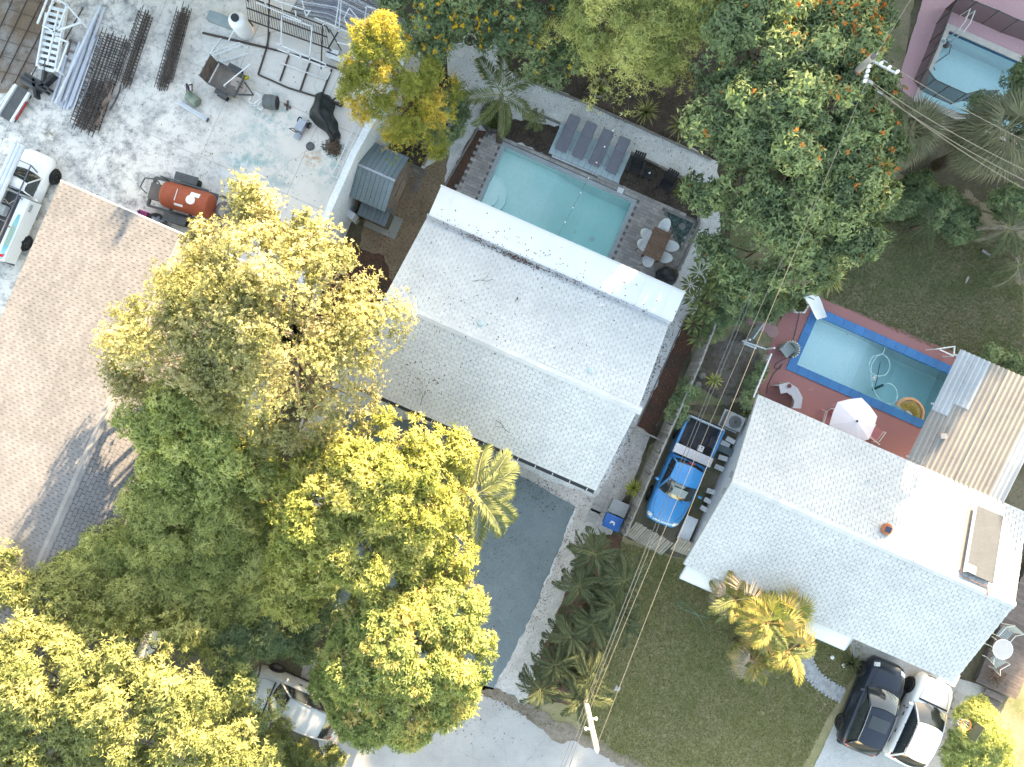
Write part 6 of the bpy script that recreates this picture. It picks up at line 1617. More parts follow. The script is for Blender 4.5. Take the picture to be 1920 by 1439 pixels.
# wire frames
def wire_frame(label, segs, z, w=.03, mat_=None, name='wire_frame', cat='frame'):
    root = thing(name, label, cat, P(*segs[0][0])); o_ = root.location
    for a, b in segs:
        mb = MB(); za = a[2] if len(a) > 2 else z; zb_ = b[2] if len(b) > 2 else z
        mb.bar(P(a[0], a[1], za) - o_, P(b[0], b[1], zb_) - o_, w); obj('bar', mb, mat_ or m_whitest, root)
    return root
wire_frame('white wire frame bent like a half hoop on the slab', [((388, 115), (395, 100)), ((395, 100), (448, 80)), ((448, 80), (464, 90)), ((395, 122), (465, 100)), ((388, 115, .05), (395, 122, .05)), ((412, 95), (418, 117, .05)), ((432, 88), (440, 108, .05)), ((405, 98, .4), (412, 92, .4)), ((395, 106, .4), (450, 86, .4)), ((464, 90), (465, 102, .05)), ((400, 122, .05), (460, 104, .05))], .35)
wire_frame('white angle bar lying beside the bent wire frame', [((392, 104, .03), (415, 72, .03)), ((428, 78, .03), (445, 45, .5))], .05, .045, name='angle_bar', cat='bar')
wire_frame('black steel floor frame of four bays on the slab', [((500, 90), (484, 140)), ((484, 140), (540, 165)), ((540, 165), (605, 185)), ((605, 185), (640, 200)), ((543, 100), (525, 152)), ((582, 115), (563, 170)), ((622, 130), (602, 182)), ((500, 90), (560, 105)), ((560, 105), (650, 135)), ((505, 60), (500, 90)), ((650, 135), (640, 200))], .06, .06, m_rebar, 'floor_frame')
wire_frame('black triangular bracket on the slab near the golden tree', [((622, 190), (645, 172)), ((645, 172), (643, 196)), ((643, 196), (622, 190)), ((632, 182), (642, 190))], .25, .06, m_rebar, 'bracket')
wire_frame('white pipe handrail frame standing over the floor frame', [((518, 82), (610, 120)), ((520, 92), (612, 128)), ((528, 30), (527, 88)), ((528, 30), (585, 50)), ((585, 50), (580, 118)), ((610, 120), (612, 132)), ((562, 102), (566, 112)), ((540, 94), (543, 104)), ((525, 118, .1), (612, 150, .1)), ((612, 150, .1), (620, 135, .1))], 1.0, .045)
wire_frame('tall white pipe frame behind the handrail', [((480, 5), (565, 40)), ((483, -10), (580, 22)), ((500, 12), (495, 2)), ((530, 20), (528, 8)), ((553, 20), (555, 30)), ((566, 0), (574, 32)), ((574, 32), (582, 20)), ((590, 34), (680, 72)), ((610, 42), (605, 48)), ((640, 52), (634, 60))], 1.1, .04)
wire_frame('white pipe tripod over the curved tubes', [((636, 0), (628, 55)), ((640, 0), (636, 50)), ((687, 12), (680, 70)), ((687, 12), (740, 28)), ((655, 15), (675, 40)), ((675, 40), (690, 62)), ((655, 15), (645, 35)), ((645, 35), (655, 55)), ((655, 55), (682, 40)), ((632, 80), (678, 90))], 1.3, .04)
rk = thing('steel_rack', 'dark barred steel rack in front of the curved tubes', 'rack', P(540, 50)); o_ = rk.location
for k in range(34):
    t = k / 33; mb = MB(); a = P(460 + 150 * t, -5 + 58 * t, .5); b = P(466 + 150 * t, 38 + 50 * t, .5); mb.bar(a - o_, b - o_, .018); obj('bar', mb, m_rebar, rk)
for (a, b) in (((458, -8), (612, 50)), ((466, 38), (618, 92)), ((462, 15), (614, 70)), ((505, 0), (502, 90)), ((605, 45), (602, 130)), ((618, 55), (640, 95)), ((640, 50), (615, 92))):
    mb = MB(); mb.bar(P(*a, .5) - o_, P(*b, .5) - o_, .05); obj('rail', mb, m_rebar, rk)
for x, y in ((458, -8), (612, 50), (466, 38), (618, 92)):
    q = P(x, y, .5); mb = MB(); mb.bar(q - o_, Vector((q.x, q.y, 0)) - o_, .05); obj('post', mb, m_rebar, rk)
# bundle of long bent tubes along the back corner: each a thing
m_tube = M('grey_tube', (.42, .44, .50), (.30, .32, .40), 2, .4, metal=.2, vary=.55)
for i in range(22):
    f = i / 21
    z = .06 + .11 * (i % 4) + .04 * random.random()
    pts = [P(545 + 40 * f, 24 - 66 * f, z), P(610 + 52 * f, 36 - 68 * f, z), P(668 + 54 * f, 64 - 64 * f, z), P(708 + 50 * f, 98 - 58 * f, z), P(734 + 38 * f, 122 - 46 * f, z)]
    r_ = thing('bent_tube', 'long grey bent tube in the bundle behind the golden tree', 'tube', pts[0], 0, 'bent grey tubes stacked along the yard corner')
    mb = MB(); mb.tube([p - pts[0] for p in pts], .034, 8); obj('barrel', mb, m_tube, r_, smooth=True)
    mb = MB(); mb.cyl((0, 0, 0), (pts[0] - pts[1]).normalized() * .03, .038, 8); obj('end_cap', mb, m_darkmetal, r_)
for i, (x, y, a, lab) in enumerate(((622, 97, -.36, 'white board lying on the timber by the tubes'), (628, 108, -.36, 'second white board below the first by the tubes'))):
    r_ = thing('white_board', lab, 'board', P(x, y, .3), a); mb = MB(); mb.box((0, 0, .02), (.62 + .2 * i, .24, .04)); obj('panel', mb, m_whitest, r_); mb = MB(); mb.box((0, 0, -.14), (.4, .1, .3)); obj('block', mb, m_rebar, r_)
# utility trailer
ut_ = thing('utility_trailer', 'small open trailer with mesh ramp and plywood load', 'trailer', P(434, 160), R(-28))
m_rustm = M('rusty_mesh', (.17, .13, .11), (.10, .08, .07), 4, .8)
mb = MB(); mb.box((0, 0, .45), (1.25, .95, .05)); obj('floor', mb, M('trailer_ply', (.20, .17, .15), (.14, .12, .11), 3, .8), ut_)
for (c, d) in (((0, .50, .62), (1.3, .05, .08)), ((0, -.50, .62), (1.3, .05, .08)), ((.65, 0, .62), (.05, 1.0, .08)), ((0, .50, .50), (1.3, .04, .05)), ((0, -.50, .50), (1.3, .04, .05))):
    mb = MB(); mb.box(c, d); obj('rail', mb, m_darkmetal, ut_)
for x in (-.6, 0, .6):
    for y in (-.5, .5): mb = MB(); mb.box((x, y, .54), (.04, .04, .2)); obj('stake', mb, m_darkmetal, ut_)
mb = MB(); mb.box((-.72, 0, .85), (.03, .96, .8)); rp = obj('ramp_gate', mb, m_rustm, ut_)
for y in (-.48, -.16, .16, .48): mb = MB(); mb.box((-.745, y, .85), (.04, .04, .82)); obj('ramp_bar', mb, m_darkmetal, rp)
for s in (-1, 1):
    wheel(ut_, .05, s * .66, .24, .16, m_rim)
    mb = MB(); mb.box((.05, s * .62, .52), (.6, .22, .02)); obj('mudguard', mb, m_darkmetal, ut_)
mb = MB(); mb.bar((.65, .3, .4), (1.25, 0, .4), .06); mb.bar((.65, -.3, .4), (1.25, 0, .4), .06); obj('drawbar', mb, m_darkmetal, ut_)
for (x, y, lab, c_, s_) in ((445, 155, 'pale torn plywood piece in the small trailer', (.40, .34, .31), (.5, .42)), (462, 147, 'yellow tool case in the small trailer', (.50, .40, .03), (.22, .14)), (452, 166, 'second pale plywood scrap in the small trailer', (.36, .31, .28), (.42, .3))):
    r_ = thing('plywood_scrap' if c_[2] > .1 else 'tool_case', lab, 'plywood' if c_[2] > .1 else 'case', P(x, y, .48), R(random.uniform(-40, 10))); mb = MB(); mb.box((0, 0, .03 if c_[2] > .1 else .07), (*s_, .03 if c_[2] > .1 else .14), Matrix.Rotation(.06, 3, 'X')); obj('panel', mb, M('scrap_%d' % x, c_, None, 4, .8), r_); mb = MB(); mb.box((.03, .02, .055 if c_[2] > .1 else .15), (s_[0] * .3, .03, .02)); obj('strip', mb, m_rebar, r_)
bc = thing('long_batten', 'long pale batten propped across the small trailer', 'batten', P(430, 172, .1)); mb = MB(); mb.bar((0, 0, .62), P(470, 120, 1.0) - bc.location, .04); obj('batten', mb, m_whitest, bc); mb = MB(); mb.bar((0, 0, .60), (0, .04, .04), .03); obj('foot', mb, m_whitest, bc)
# grey drum on its side, white dolly, rusty stand
dm = thing('grey_drum', 'grey ribbed drum lying on its side on the slab', 'drum', P(512, 197), R(-8))
mb = MB(); mb.tube([(-.28, 0, .30), (-.26, 0, .30), (-.1, 0, .30), (-.08, 0, .30), (.1, 0, .30), (.12, 0, .30), (.28, 0, .30)], [.29, .30, .30, .315, .315, .30, .30], 24); obj('shell', mb, M('drum_grey', (.13, .15, .155), (.10, .115, .12), 3, .6), dm)
mb = MB(); mb.cyl((.285, 0, .30), (.29, 0, .30), .26, 22); obj('mouth', mb, m_blackw if 'm_blackw' in globals() else m_darkmetal, dm)
wire_frame('white aluminium dolly frame beside the grey drum', [((466, 190), (478, 173)), ((478, 173), (498, 190)), ((466, 190), (490, 208)), ((490, 208), (498, 190)), ((472, 198), (492, 184)), ((480, 202), (494, 186))], .3, .05, name='dolly')
wire_frame('rusty four legged stand beside the grey drum', [((533, 195), (545, 203)), ((540, 189), (538, 207))], .06, .07, M('rust_stand', (.16, .11, .09), None, 3, .8), 'stand')
# black tarp heap
tr_ = thing('black_tarp', 'black tarpaulin draped over a heap in the yard', 'tarp', P(605, 222)); o_ = tr_.location
mb = MB()
spine = [(606, 187, .32, .75), (607, 202, .44, .85), (604, 216, .50, .8), (612, 230, .40, .7), (620, 243, .28, .55), (627, 256, .20, .4), (629, 265, .12, .25)]
def bf(a, b):
    i = min(5, int(a * 6)); q = a * 6 - i; s0, s1 = spine[i], spine[i + 1]
    x, y, w_, h_ = [s0[k] * (1 - q) + s1[k] * q for k in range(4)]
    t = (b - .5) * 2; p = P(x, y) - o_
    fold = .05 * math.sin(t * 9 + a * 6) + .04 * math.sin(t * 5 - a * 17)
    return p + Vector((t * w_ * 1.15 + fold, t * .1, max(.015, h_ * (1 - abs(t) ** 2.2) + fold * .8)))
mb.grid(bf, 26, 18, True); obj('sheet', mb, M('black_tarp', (.012, .017, .018), (.02, .026, .027), 3, .5, spec=.4), tr_, smooth=True)
hk = thing('pressure_washer', 'small wheeled machine with chrome frame beside the black tarp', 'machine', P(568, 240), R(60))
mb = MB(); mb.box((0, 0, .25), (.5, .34, .28)); obj('housing', mb, m_galv, hk)
mb = MB(); mb.tube([(-.3, .15, .1), (-.3, .15, .5), (-.45, .15, .8), (-.45, -.15, .8), (-.3, -.15, .5), (-.3, -.15, .1)], .02, 6); obj('handle', mb, m_darkmetal, hk)
for y in (-.24, .24): wheel(hk, .2, y, .14, .09, m_rim)
mb = MB(); mb.box((-.35, 0, .06), (.42, .3, .06)); obj('tray', mb, m_galv, hk)
db = thing('leaf_litter_pile', 'small heap of brown leaf litter below the black tarp', 'leaf pile', P(626, 278)); n_ = 260
q = rng.normal(0, .16, (n_, 3)); q[:, 2] = np.abs(q[:, 2]) * .4 + .02
me = leaf_cloud('leaves', q, np.tile([0., 0, 1.], (n_, 1)), 3, .10, .05, .1, rng.random(n_)); me.materials.append(leaf_mat('dead_leaf', [(0., (.07, .05, .04)), (1., (.20, .14, .11))], .05)); link('leaves', me, None, db)
mb = MB(); mb.lathe([(.3, 0), (.2, .06), (.05, .09)], 12); obj('mound', mb, m_mulch, db)
mh = thing('manhole_cover', 'round dark manhole cover in the concrete slab', 'manhole', P(582, 275)); mb = MB(); mb.cyl((0, 0, .0), (0, 0, .022), .165, 24); obj('cover', mb, M('cast_iron', (.12, .125, .13), (.09, .09, .1), 8, .7), mh); mb = MB(); mb.lathe([(.165, .004), (.19, .02), (.19, .005)], 24, cap=False); obj('ring', mb, m_rebar, mh)
# long white ladder along the wall, curved white wall, dark gap
ll = thing('long_ladder', 'long white ladder lying along the curved yard wall', 'ladder', P(655, 280)); o_ = ll.location
for q in (0, 9, 15):
    mb = MB(); mb.bar(P(622 + q, 330 + q * .4, .15) - o_, P(678 + q, 210 + q * .4, .15) - o_, .035); obj('rail', mb, m_whitest, ll)
for k in range(8):
    t = k / 7; x, y = 622 + 56 * t, 330 - 120 * t; mb = MB(); mb.bar(P(x, y, .17) - o_, P(x + 15, y + 6, .17) - o_, .03); obj('rung', mb, m_whitest, ll)
yw = thing('yard_wall', 'tall white curved wall between the yard and the shed', 'wall', P(670, 330))
o_ = yw.location
m_wallw = M('white_wall', (.66, .69, .72), (.55, .59, .63), .6, .8, bump=.15, bscale=30)
base_l = [(768, 95), (758, 130), (735, 175), (720, 240), (700, 270), (672, 320), (650, 370), (628, 420), (610, 470), (560, 580)]
mb = MB(); n_ = len(base_l)
for i, (x, y) in enumerate(base_l):
    b = P(x, y) - o_; wd = .13; hgt = 3.0 if i > 2 else 2.2; b = b + Vector((.45, -.15, 0))
    nx = Vector((.92, -.40, 0))
    mb.v += [tuple(b - nx * (wd + .25)), tuple(b - nx * wd + Vector((0, 0, hgt))), tuple(b + nx * wd + Vector((0, 0, hgt))), tuple(b + nx * (wd + .02))]
for i in range(n_ - 1):
    for k in range(3): a = i * 4 + k; mb.f.append((a, a + 4, a + 5, a + 1))
mb.f += [(0, 1, 2, 3), tuple((n_ - 1) * 4 + k for k in (3, 2, 1, 0))]
obj('wall_body', mb, m_wallw, yw, smooth=False)
for (a, b) in (((722, 250), (708, 285)), ((668, 412), (630, 385))):
    mb = MB(); p, q = P(*a, .5) - o_, P(*b, .5) - o_; mb.bar(p, q, .30, 1.0); obj('buttress', mb, m_wallw, yw)
# rusty red tank on a trailer, fan, hose coil
tt = thing('tank_trailer', 'rusty red fuel tank on a two wheel trailer beside the tan roof', 'trailer', P(374, 388), R(-16)); tt.scale = (1.24,) * 3
m_rt = M('rust_red_tank', (.33, .075, .035), (.25, .06, .032), 2, .6, lo=.4, hi=.7)
mb = MB(); mb.tube([(-.82, 0, .92), (-.80, 0, .92), (-.70, 0, .92), (.70, 0, .92), (.80, 0, .92), (.82, 0, .92)], [.30, .40, .44, .44, .40, .30], 26); tkk = obj('tank', mb, m_rt, tt, smooth=False)
mb = MB(); mb.cyl((.30, -.02, 1.34), (.30, -.02, 1.40), .15, 20); obj('filler_cap', mb, m_plastic, tkk)
for (x, y, w_, h_, zz) in ((.38, .18, .32, .16, 1.325), (-.1, -.28, .30, .08, 1.255), (-.22, .02, .02, .4, 1.365)):
    mb = MB(); mb.box((x, y, zz), (w_, h_, .008), Matrix.Rotation(-y * 2.3, 3, 'X')); obj('paint_patch', mb, m_whitest, tkk)
mb = MB()
for y in (-.5, .5): mb.bar((-1.5, y, .46), (1.35, y, .46), .08, .12)
for x in (-1.5, -.7, 0, .7, 1.35): mb.bar((x, -.5, .46), (x, .5, .46), .08, .1)
mb.bar((-1., .5, .46), (-1., .5, 1.1), .05); mb.bar((-1., .5, 1.1), (.6, .5, .95), .05)
obj('chassis', mb, m_darkmetal, tt)
for s in (-1, 1):
    wheel(tt, -.35, s * .72, .34, .22, m_rim); mb = MB(); mb.box((-.35, s * .72, .74), (.8, .28, .03)); obj('mudguard', mb, m_darkmetal, tt)
mb = MB(); mb.box((-1.15, 0, .60), (.62, .55, .25)); obj('pump_box', mb, M('pump_grey', (.13, .115, .115), None, 3, .7), tt)
mb = MB(); mb.tube([(-1.5, -.15, .75), (-1.75, .0, .8), (-1.7, .35, .75), (-1.3, .4, .8), (-1.0, .2, .9)], .025, 7); obj('hose', mb, m_darkmetal, tt)
cl = []
mb = MB()
for k in range(5): mb.tube([(1.12 + (.30 - .04 * k) * math.cos(t * .45), (.34 - .04 * k) * math.sin(t * .45), .56 + .045 * k) for t in range(15)], .026, 6)
obj('hose_coil', mb, M('hose_grey', (.12, .12, .13), (.17, .17, .18), 4, .7), tt)
mb = MB(); mb.bar((1.35, 0, .46), (2.0, 0, .46), .08); obj('drawbar', mb, m_darkmetal, tt)
fn = thing('drum_fan', 'large round grey drum fan beside the trailer wheel', 'fan', P(312, 414), R(-20)); fn.scale = (1.15,) * 3
mb = MB(); mb.tube([(0, -.18, .34), (0, .18, .34)], .33, 24, cap=False); obj('shroud', mb, M('fan_grey', (.15, .14, .13), (.2, .19, .18), 3, .6), fn)
mb = MB()
for k in range(4): mb.box((0, -.02, .34), (.1, .03, .6), Matrix.Rotation(k * math.pi / 4, 3, 'Y'))
obj('blades', mb, m_galv, fn); fn.rotation_euler = (R(62), 0, R(-60)); fn.location.z = .12
mb = MB(); mb.cyl((0, -.1, .34), (0, .1, .34), .07, 12); obj('motor', mb, m_darkmetal, fn)
jc = thing('jerry_can', 'bright pink jerry can beside the drum fan', 'can', P(276, 404), R(-20)); jc.scale = (1.3,) * 3
mb = MB(); mb.box((0, 0, .16), (.30, .17, .32)); obj('can', mb, M('pink_plastic', (.42, .035, .16), (.36, .03, .13), 3, .45), jc)
mb = MB(); mb.cyl((-.1, 0, .32), (-.14, 0, .40), .03, 10); mb.bar((-.05, 0, .36), (.12, 0, .36), .03); obj('handle', mb, M('blue_spout', (.04, .06, .16), None, 3, .5), jc)
for i, (x, y, a, l_) in enumerate(((470, 445, -.3, .9), (440, 452, .2, .5))):
    r_ = thing('concrete_offcut', ('long pale concrete offcut under the yellow green tree', 'small pale concrete block under the yellow green tree')[i], 'concrete', P(x, y), a); mb = MB(); mb.box((0, 0, .09), (l_, .3, .18)); obj('block', mb, m_stucco, r_); mb = MB(); mb.box((.1, .05, .19), (l_ * .5, .12, .03)); obj('chip', mb, m_stucco, r_)

# ------------------------------------------------------------------ sheds beside the middle house
def shed():
    root = thing('garden_shed', 'wooden garden shed with blue grey ribbed metal roof', 'shed', P(722, 352), YAW)
    W_, D_, he, hr_ = 1.75, 2.25, 1.75, 2.35
    m_clad = M('weathered_cladding', (.24, .19, .16), (.18, .15, .13), 3, .8, vary=.15)
    mb = MB(); mb.box((0, 0, he / 2), (W_ - .06, D_ - .10, he)); obj('wall', mb, m_clad, root)
    mb = MB(); mb.add([(W_ / 2 - .03, -D_ / 2 + .05, he), (W_ / 2 - .03, D_ / 2 - .05, he), (W_ / 2 - .03, 0, hr_ - .06)], [(0, 1, 2)]); mb.add([(-W_ / 2 + .03, -D_ / 2 + .05, he), (-W_ / 2 + .03, D_ / 2 - .05, he), (-W_ / 2 + .03, 0, hr_ - .06)], [(2, 1, 0)]); obj('gable', mb, m_clad, root)
    mb = MB(); mb.box((0, 0, 0), (.012, .18, he - .05)); me = mb.mesh('plank'); me.materials.append(m_clad)
    for k in range(11): link('plank', me, None, root, loc=(W_ / 2 - .022, -D_ / 2 + .2 + k * .19, he / 2))
    mb = MB(); mb.box((W_ / 2 - .01, 0, .85), (.03, .95, 1.6)); dr_ = obj('door', mb, M('shed_door', (.30, .23, .19), (.24, .19, .16), 3, .8), root)
    for z in (.35, 1.35): mb = MB(); mb.box((W_ / 2 + .012, 0, z), (.02, .9, .09)); obj('batten', mb, m_darkmetal, dr_)
    m_rr = M('blue_grey_metal_roof', (.20, .27, .30), (.165, .225, .255), 1.2, .5, metal=.2, vary=.08)
    for s in (-1, 1):
        e = (s * (D_ / 2 + .1), he - .02); r_ = (0, hr_)
        L_ = math.hypot(e[0], r_[1] - e[1]); ang = math.atan2(r_[1] - e[1], abs(e[0]))
        mb = MB(); mb.box((0, 0, 0), (W_ / 9 - .006, L_, .02)); mb.box((W_ / 18 - .012, 0, .016), (.018, L_, .025)); me = mb.mesh('roof_panel'); me.materials.append(m_rr)
        for k in range(9):
            o = link('roof_panel', me, None, root, loc=(-W_ / 2 + (k + .5) * W_ / 9, e[0] / 2, (e[1] + r_[1]) / 2), rot=(-s * ang, 0, 0))
    mb = MB(); mb.bar((-W_ / 2, 0, hr_ + .03), (W_ / 2 + .02, 0, hr_ + .03), .09, .03); obj('ridge_cap', mb, m_galv, root)
    return root
shed()
ls = thing('small_lean_to', 'small dark lean to shed with ribbed roof on a pale slab', 'shed', P(712, 408), YAW)
mb = MB(); mb.box((0, -.05, .55), (1.15, .62, 1.1)); obj('wall', mb, M('dark_cladding', (.13, .115, .10), (.09, .08, .07), 3, .85), ls)
m_rr2 = M('slate_blue_roof', (.13, .175, .20), (.10, .14, .165), 1.2, .5, metal=.2, vary=.08)
mb = MB(); mb.box((0, 0, 0), (1.3 / 7 - .006, .82, .02)); mb.box((.08, 0, .016), (.02, .82, .025)); me = mb.mesh('roof_panel'); me.materials.append(m_rr2)
for k in range(7): link('roof_panel', me, None, ls, loc=(-.65 + (k + .5) * 1.3 / 7, -.02, 1.17), rot=(.18, 0, 0))
mb = MB(); mb.box((.25, -.15, .02), (1.5, .95, .05)); obj('slab', mb, M('pale_slab', (.34, .35, .34), (.28, .29, .28), 2, .85), ls)
pl_ = thing('paver_landing', 'small landing of old brick pavers behind the garden shed', 'paving', P(752, 312), YAW)
mb = MB(); mb.box((0, 0, 0), (.30, .145, .05)); me = mb.mesh('brick'); me.materials.append(M('old_paver', (.25, .22, .20), (.19, .17, .155), 4, .9, vary=.2))
for r_ in range(3):
    for k in range(7): link('brick', me, None, pl_, loc=(-1.0 + k * .31 + (.15 if r_ % 2 else 0), .1 + r_ * .155 - .2, .03 + random.random() * .01))
for k in range(4): link('brick', me, None, pl_, loc=(.98, -.3 - k * .155, .03), rot=random.gauss(0, .05))
# ------------------------------------------------------------------ fences, side yard, red deck furniture, wires, small things
m_fence = M('grey_fence_wood', (.32, .30, .275), (.25, .235, .22), 4, .85, vary=.16)
def board_fence(label, pts, hgt, bw=.13, lean=0.0, gap=.012, mat_=None, rails=True, name='board_fence'):
    root = thing(name, label, 'fence', P(*pts[0])); o_ = root.location
    mb = MB(); mb.box((0, 0, hgt / 2), (bw, .024, hgt)); me = mb.mesh('board'); me.materials.append(mat_ or m_fence)
    for i in range(len(pts) - 1):
        a, b = P(*pts[i]), P(*pts[i + 1]); d = b - a; n = int(d.length / (bw + gap)); yaw = math.atan2(d.y, d.x)
        for k in range(n):
            p = a.lerp(b, (k + .5) / n) - o_
            link('board', me, None, root, loc=p + Vector((0, 0, 0)), rot=(lean + random.gauss(0, .015), random.gauss(0, .012), yaw), scale=(1, 1, random.uniform(.97, 1.03)))
        if rails:
            s = Vector((-d.y, d.x, 0)).normalized() * .05
            mb = MB()
            for z in (.35, hgt - .12): mb.bar(a - o_ + s + Vector((0, 0, z)), b - o_ + s + Vector((0, 0, z)), .07, .09)
            obj('rail', mb, mat_ or m_fence, root)
    return root
board_fence('long grey wooden fence between the middle house and the blue pickup', [(1322, 610), (1295, 680), (1255, 770), (1215, 860), (1160, 990)], 1.75)
board_fence('collapsed grey picket fence panel in front of the pickup', [(1172, 1003), (1240, 1042)], 1.0, .09, lean=-.9, rails=False)
board_fence('leaning grey picket fence piece by the house corner', [(1256, 1030), (1298, 1046)], .95, .09, lean=-.8, rails=False)
gt_ = thing('side_gate', 'low wooden gate rail across the side path of the middle house', 'gate', P(1205, 805)); o_ = gt_.location
for z in (.5, 1.1):
    mb = MB(); mb.bar(P(1180, 800) - o_ + Vector((0, 0, z)), P(1230, 822) - o_ + Vector((0, 0, z)), .07, .09); obj('rail', mb, m_fence, gt_)
for k in range(9):
    t = (k + .5) / 9; p = P(1180, 800).lerp(P(1230, 822), t) - o_; mb = MB(); mb.box(p + Vector((0, 0, .6)), (.10, .02, 1.15), Matrix.Rotation(YAW, 3, 'Z')); obj('board', mb, m_fence, gt_)
# white railing, lattice gate, planter urn
wr = thing('white_railing', 'white picket railing between the red deck and the side yard', 'railing', P(1410, 720)); o_ = wr.location
pa, pb = P(1433, 665), P(1400, 745)
mb = MB(); mb.bar(pa - o_ + Vector((0, 0, .9)), pb - o_ + Vector((0, 0, .9)), .06, .05); obj('top_rail', mb, m_white, wr)
mb = MB(); mb.box((0, 0, .44), (.05, .03, .88)); me = mb.mesh('picket'); me.materials.append(m_white)
for k in range(17): link('picket', me, None, wr, loc=pa.lerp(pb, (k + .5) / 17) - o_, rot=(random.gauss(0, .03), random.gauss(0, .03), R(67)))
lgt = thing('lattice_gate', 'pale blue grey gate standing open by the side yard', 'gate', P(1400, 640)); o_ = lgt.location
for (a, b) in (((1392, 640), (1436, 655)), ((1394, 644), (1418, 654))):
    mb = MB(); mb.bar(P(*a, .95) - o_, P(*b, .95) - o_, .06, .08); obj('rail', mb, M('pale_blue_paint', (.42, .49, .53), None, 2, .6), lgt)
mb = MB(); a, b = P(1398, 638) - o_, P(1418, 610) - o_; z = Vector((0, 0, 1.0)); 
for k in range(9): mb.bar(a.lerp(b, k / 8), a.lerp(b, k / 8) + z, .05, .02)
mb.bar(a + z, b + z, .05); obj('leaf', mb, _M['pale_blue_paint'], lgt)
for x, y in ((1392, 640), (1436, 655)): mb = MB(); q = P(x, y) - o_; mb.bar(q, q + Vector((0, 0, 1.05)), .07); obj('post', mb, m_white, lgt)
pu_ = thing('planter_box', 'white hexagonal planter with a small palm seedling at the pool slide', 'planter', P(1494, 574))
mb = MB(); mb.lathe([(.34, 0), (.40, .35), (.41, .4), (.33, .4), (.32, .30)], 6); obj('box', mb, m_white, pu_); mb = MB(); mb.cyl((0, 0, .28), (0, 0, .33), .32, 6); obj('soil', mb, m_mulch, pu_)
n_ = 12; me = leaf_cloud('seedling', np.tile([[0., 0, .4]], (n_, 1)) + rng.normal(0, .08, (n_, 3)), np.tile([0., 0, 1.], (n_, 1)), 6, .3, .06, .6, rng.random(n_)); me.materials.append(L_spear); link('seedling', me, None, pu_)
# stepping pads, side-yard stones
for i, (x, y, r_) in enumerate(((1408, 600, .26), (1432, 610, .34), (1448, 622, .30))):
    t_ = thing('stepping_pad', ('pink stepping pad farther from the deck', 'pink stepping pad in the middle', 'pink stepping pad touching the red deck')[i], 'paving', P(x, y), .3 * i); mb = MB(); mb.lathe([(r_, 0), (r_ * .97, .05), (.001, .055)], 7); obj('pad', mb, pink_mat('pad_pink', (.33, .20, .20), (.28, .17, .17), (.2, .14, .13)), t_)
for i, (x, y) in enumerate(((1316, 705), (1308, 722), (1303, 738))):
    t_ = thing('border_stone', ('upper pale border stone beside the fence', 'middle pale border stone beside the fence', 'lower pale border stone beside the fence')[i], 'stone', P(x, y), random.random()); mb = MB(); mb.lathe([(.12, 0), (.17, .06), (.12, .13), (.03, .15)], 8); obj('stone', mb, m_timber, t_)
# air conditioner
ac = thing('air_conditioner', 'grey air conditioner unit with round fan grille behind the pickup', 'air conditioner', P(1369, 790), YAW)
m_ac = M('ac_grey', (.30, .33, .35), (.26, .29, .31), 2, .6)
mb = MB(); mb.box((0, 0, .36), (.72, .66, .72)); obj('cabinet', mb, m_ac, ac)
mb = MB(); mb.lathe([(.27, .722), (.27, .74), (.24, .745), (.24, .69), (.10, .68)], 24); gg = obj('fan_grille', mb, m_darkmetal, ac)
for r_ in (.10, .15, .20, .245):
    mb = MB(); mb.tube([(r_ * math.cos(t * .4), r_ * math.sin(t * .4), .752) for t in range(17)], .007, 5); obj('ring', mb, m_ac, gg)
for k in range(4):
    mb = MB(); mb.bar((0, 0, .70), (.22 * math.cos(k * 1.571 + .3), .22 * math.sin(k * 1.571 + .3), .70), .09, .01); obj('blade', mb, m_galv, gg)
mb = MB(); mb.box((0, 0, .02), (.85, .8, .06)); obj('pad', mb, m_stucco, ac)
# concrete blocks stacked along the wall
mbk = MB(); mbk.box((0, 0, .10), (.40, .20, .035)).box((0, .085, .19), (.40, .03, .19)).box((0, -.085, .19), (.40, .03, .19)).box((-.185, 0, .19), (.03, .14, .19)).box((0, 0, .19), (.03, .14, .19)).box((.185, 0, .19), (.03, .14, .19)); meb = mbk.mesh('block'); meb.materials.append(M('cinder_block', (.34, .34, .33), (.27, .27, .265), 4, .9))
mbc = MB(); mbc.box((0, 0, .30), (.41, .21, .03)); mec = mbc.mesh('cap'); mec.materials.append(m_stucco)
for i, (x, y, lab) in enumerate(((1366, 825, 'concrete block nearer the air conditioner'), (1356, 832, 'concrete block against the wall below the air conditioner'), (1352, 858, 'concrete block beside the slate board'), (1345, 876, 'concrete block at the pickup door'), (1330, 920, 'first concrete block of the lower three by the pickup bonnet'), (1325, 938, 'second concrete block of the lower three by the pickup bonnet'), (1318, 953, 'third concrete block of the lower three by the pickup bonnet'))):
    t_ = thing('concrete_block', lab, 'block', P(x, y), YAW + random.gauss(0, .12), 'concrete blocks along the house wall'); link('block', meb, None, t_); link('cap', mec, None, t_)
bd_ = thing('slate_board', 'slate coloured board leaning on the house wall', 'board', P(1356, 843), YAW); mb = MB(); mb.box((0, 0, .35), (.9, .30, .03), Matrix.Rotation(-.25, 3, 'Y')); obj('board', mb, M('slate_board', (.12, .17, .19), None, 3, .7), bd_); mb = MB(); mb.box((-.3, 0, .14), (.05, .25, .28)); obj('prop', mb, m_timber, bd_)
wp = thing('leaning_sheet', 'white sheet panel leaning by the house corner in front of the pickup', 'panel', P(1284, 988), YAW); mb = MB(); mb.box((0, 0, .5), (.55, 1.1, .03), Matrix.Rotation(.12, 3, 'Y')); obj('sheet', mb, m_whitest, wp)
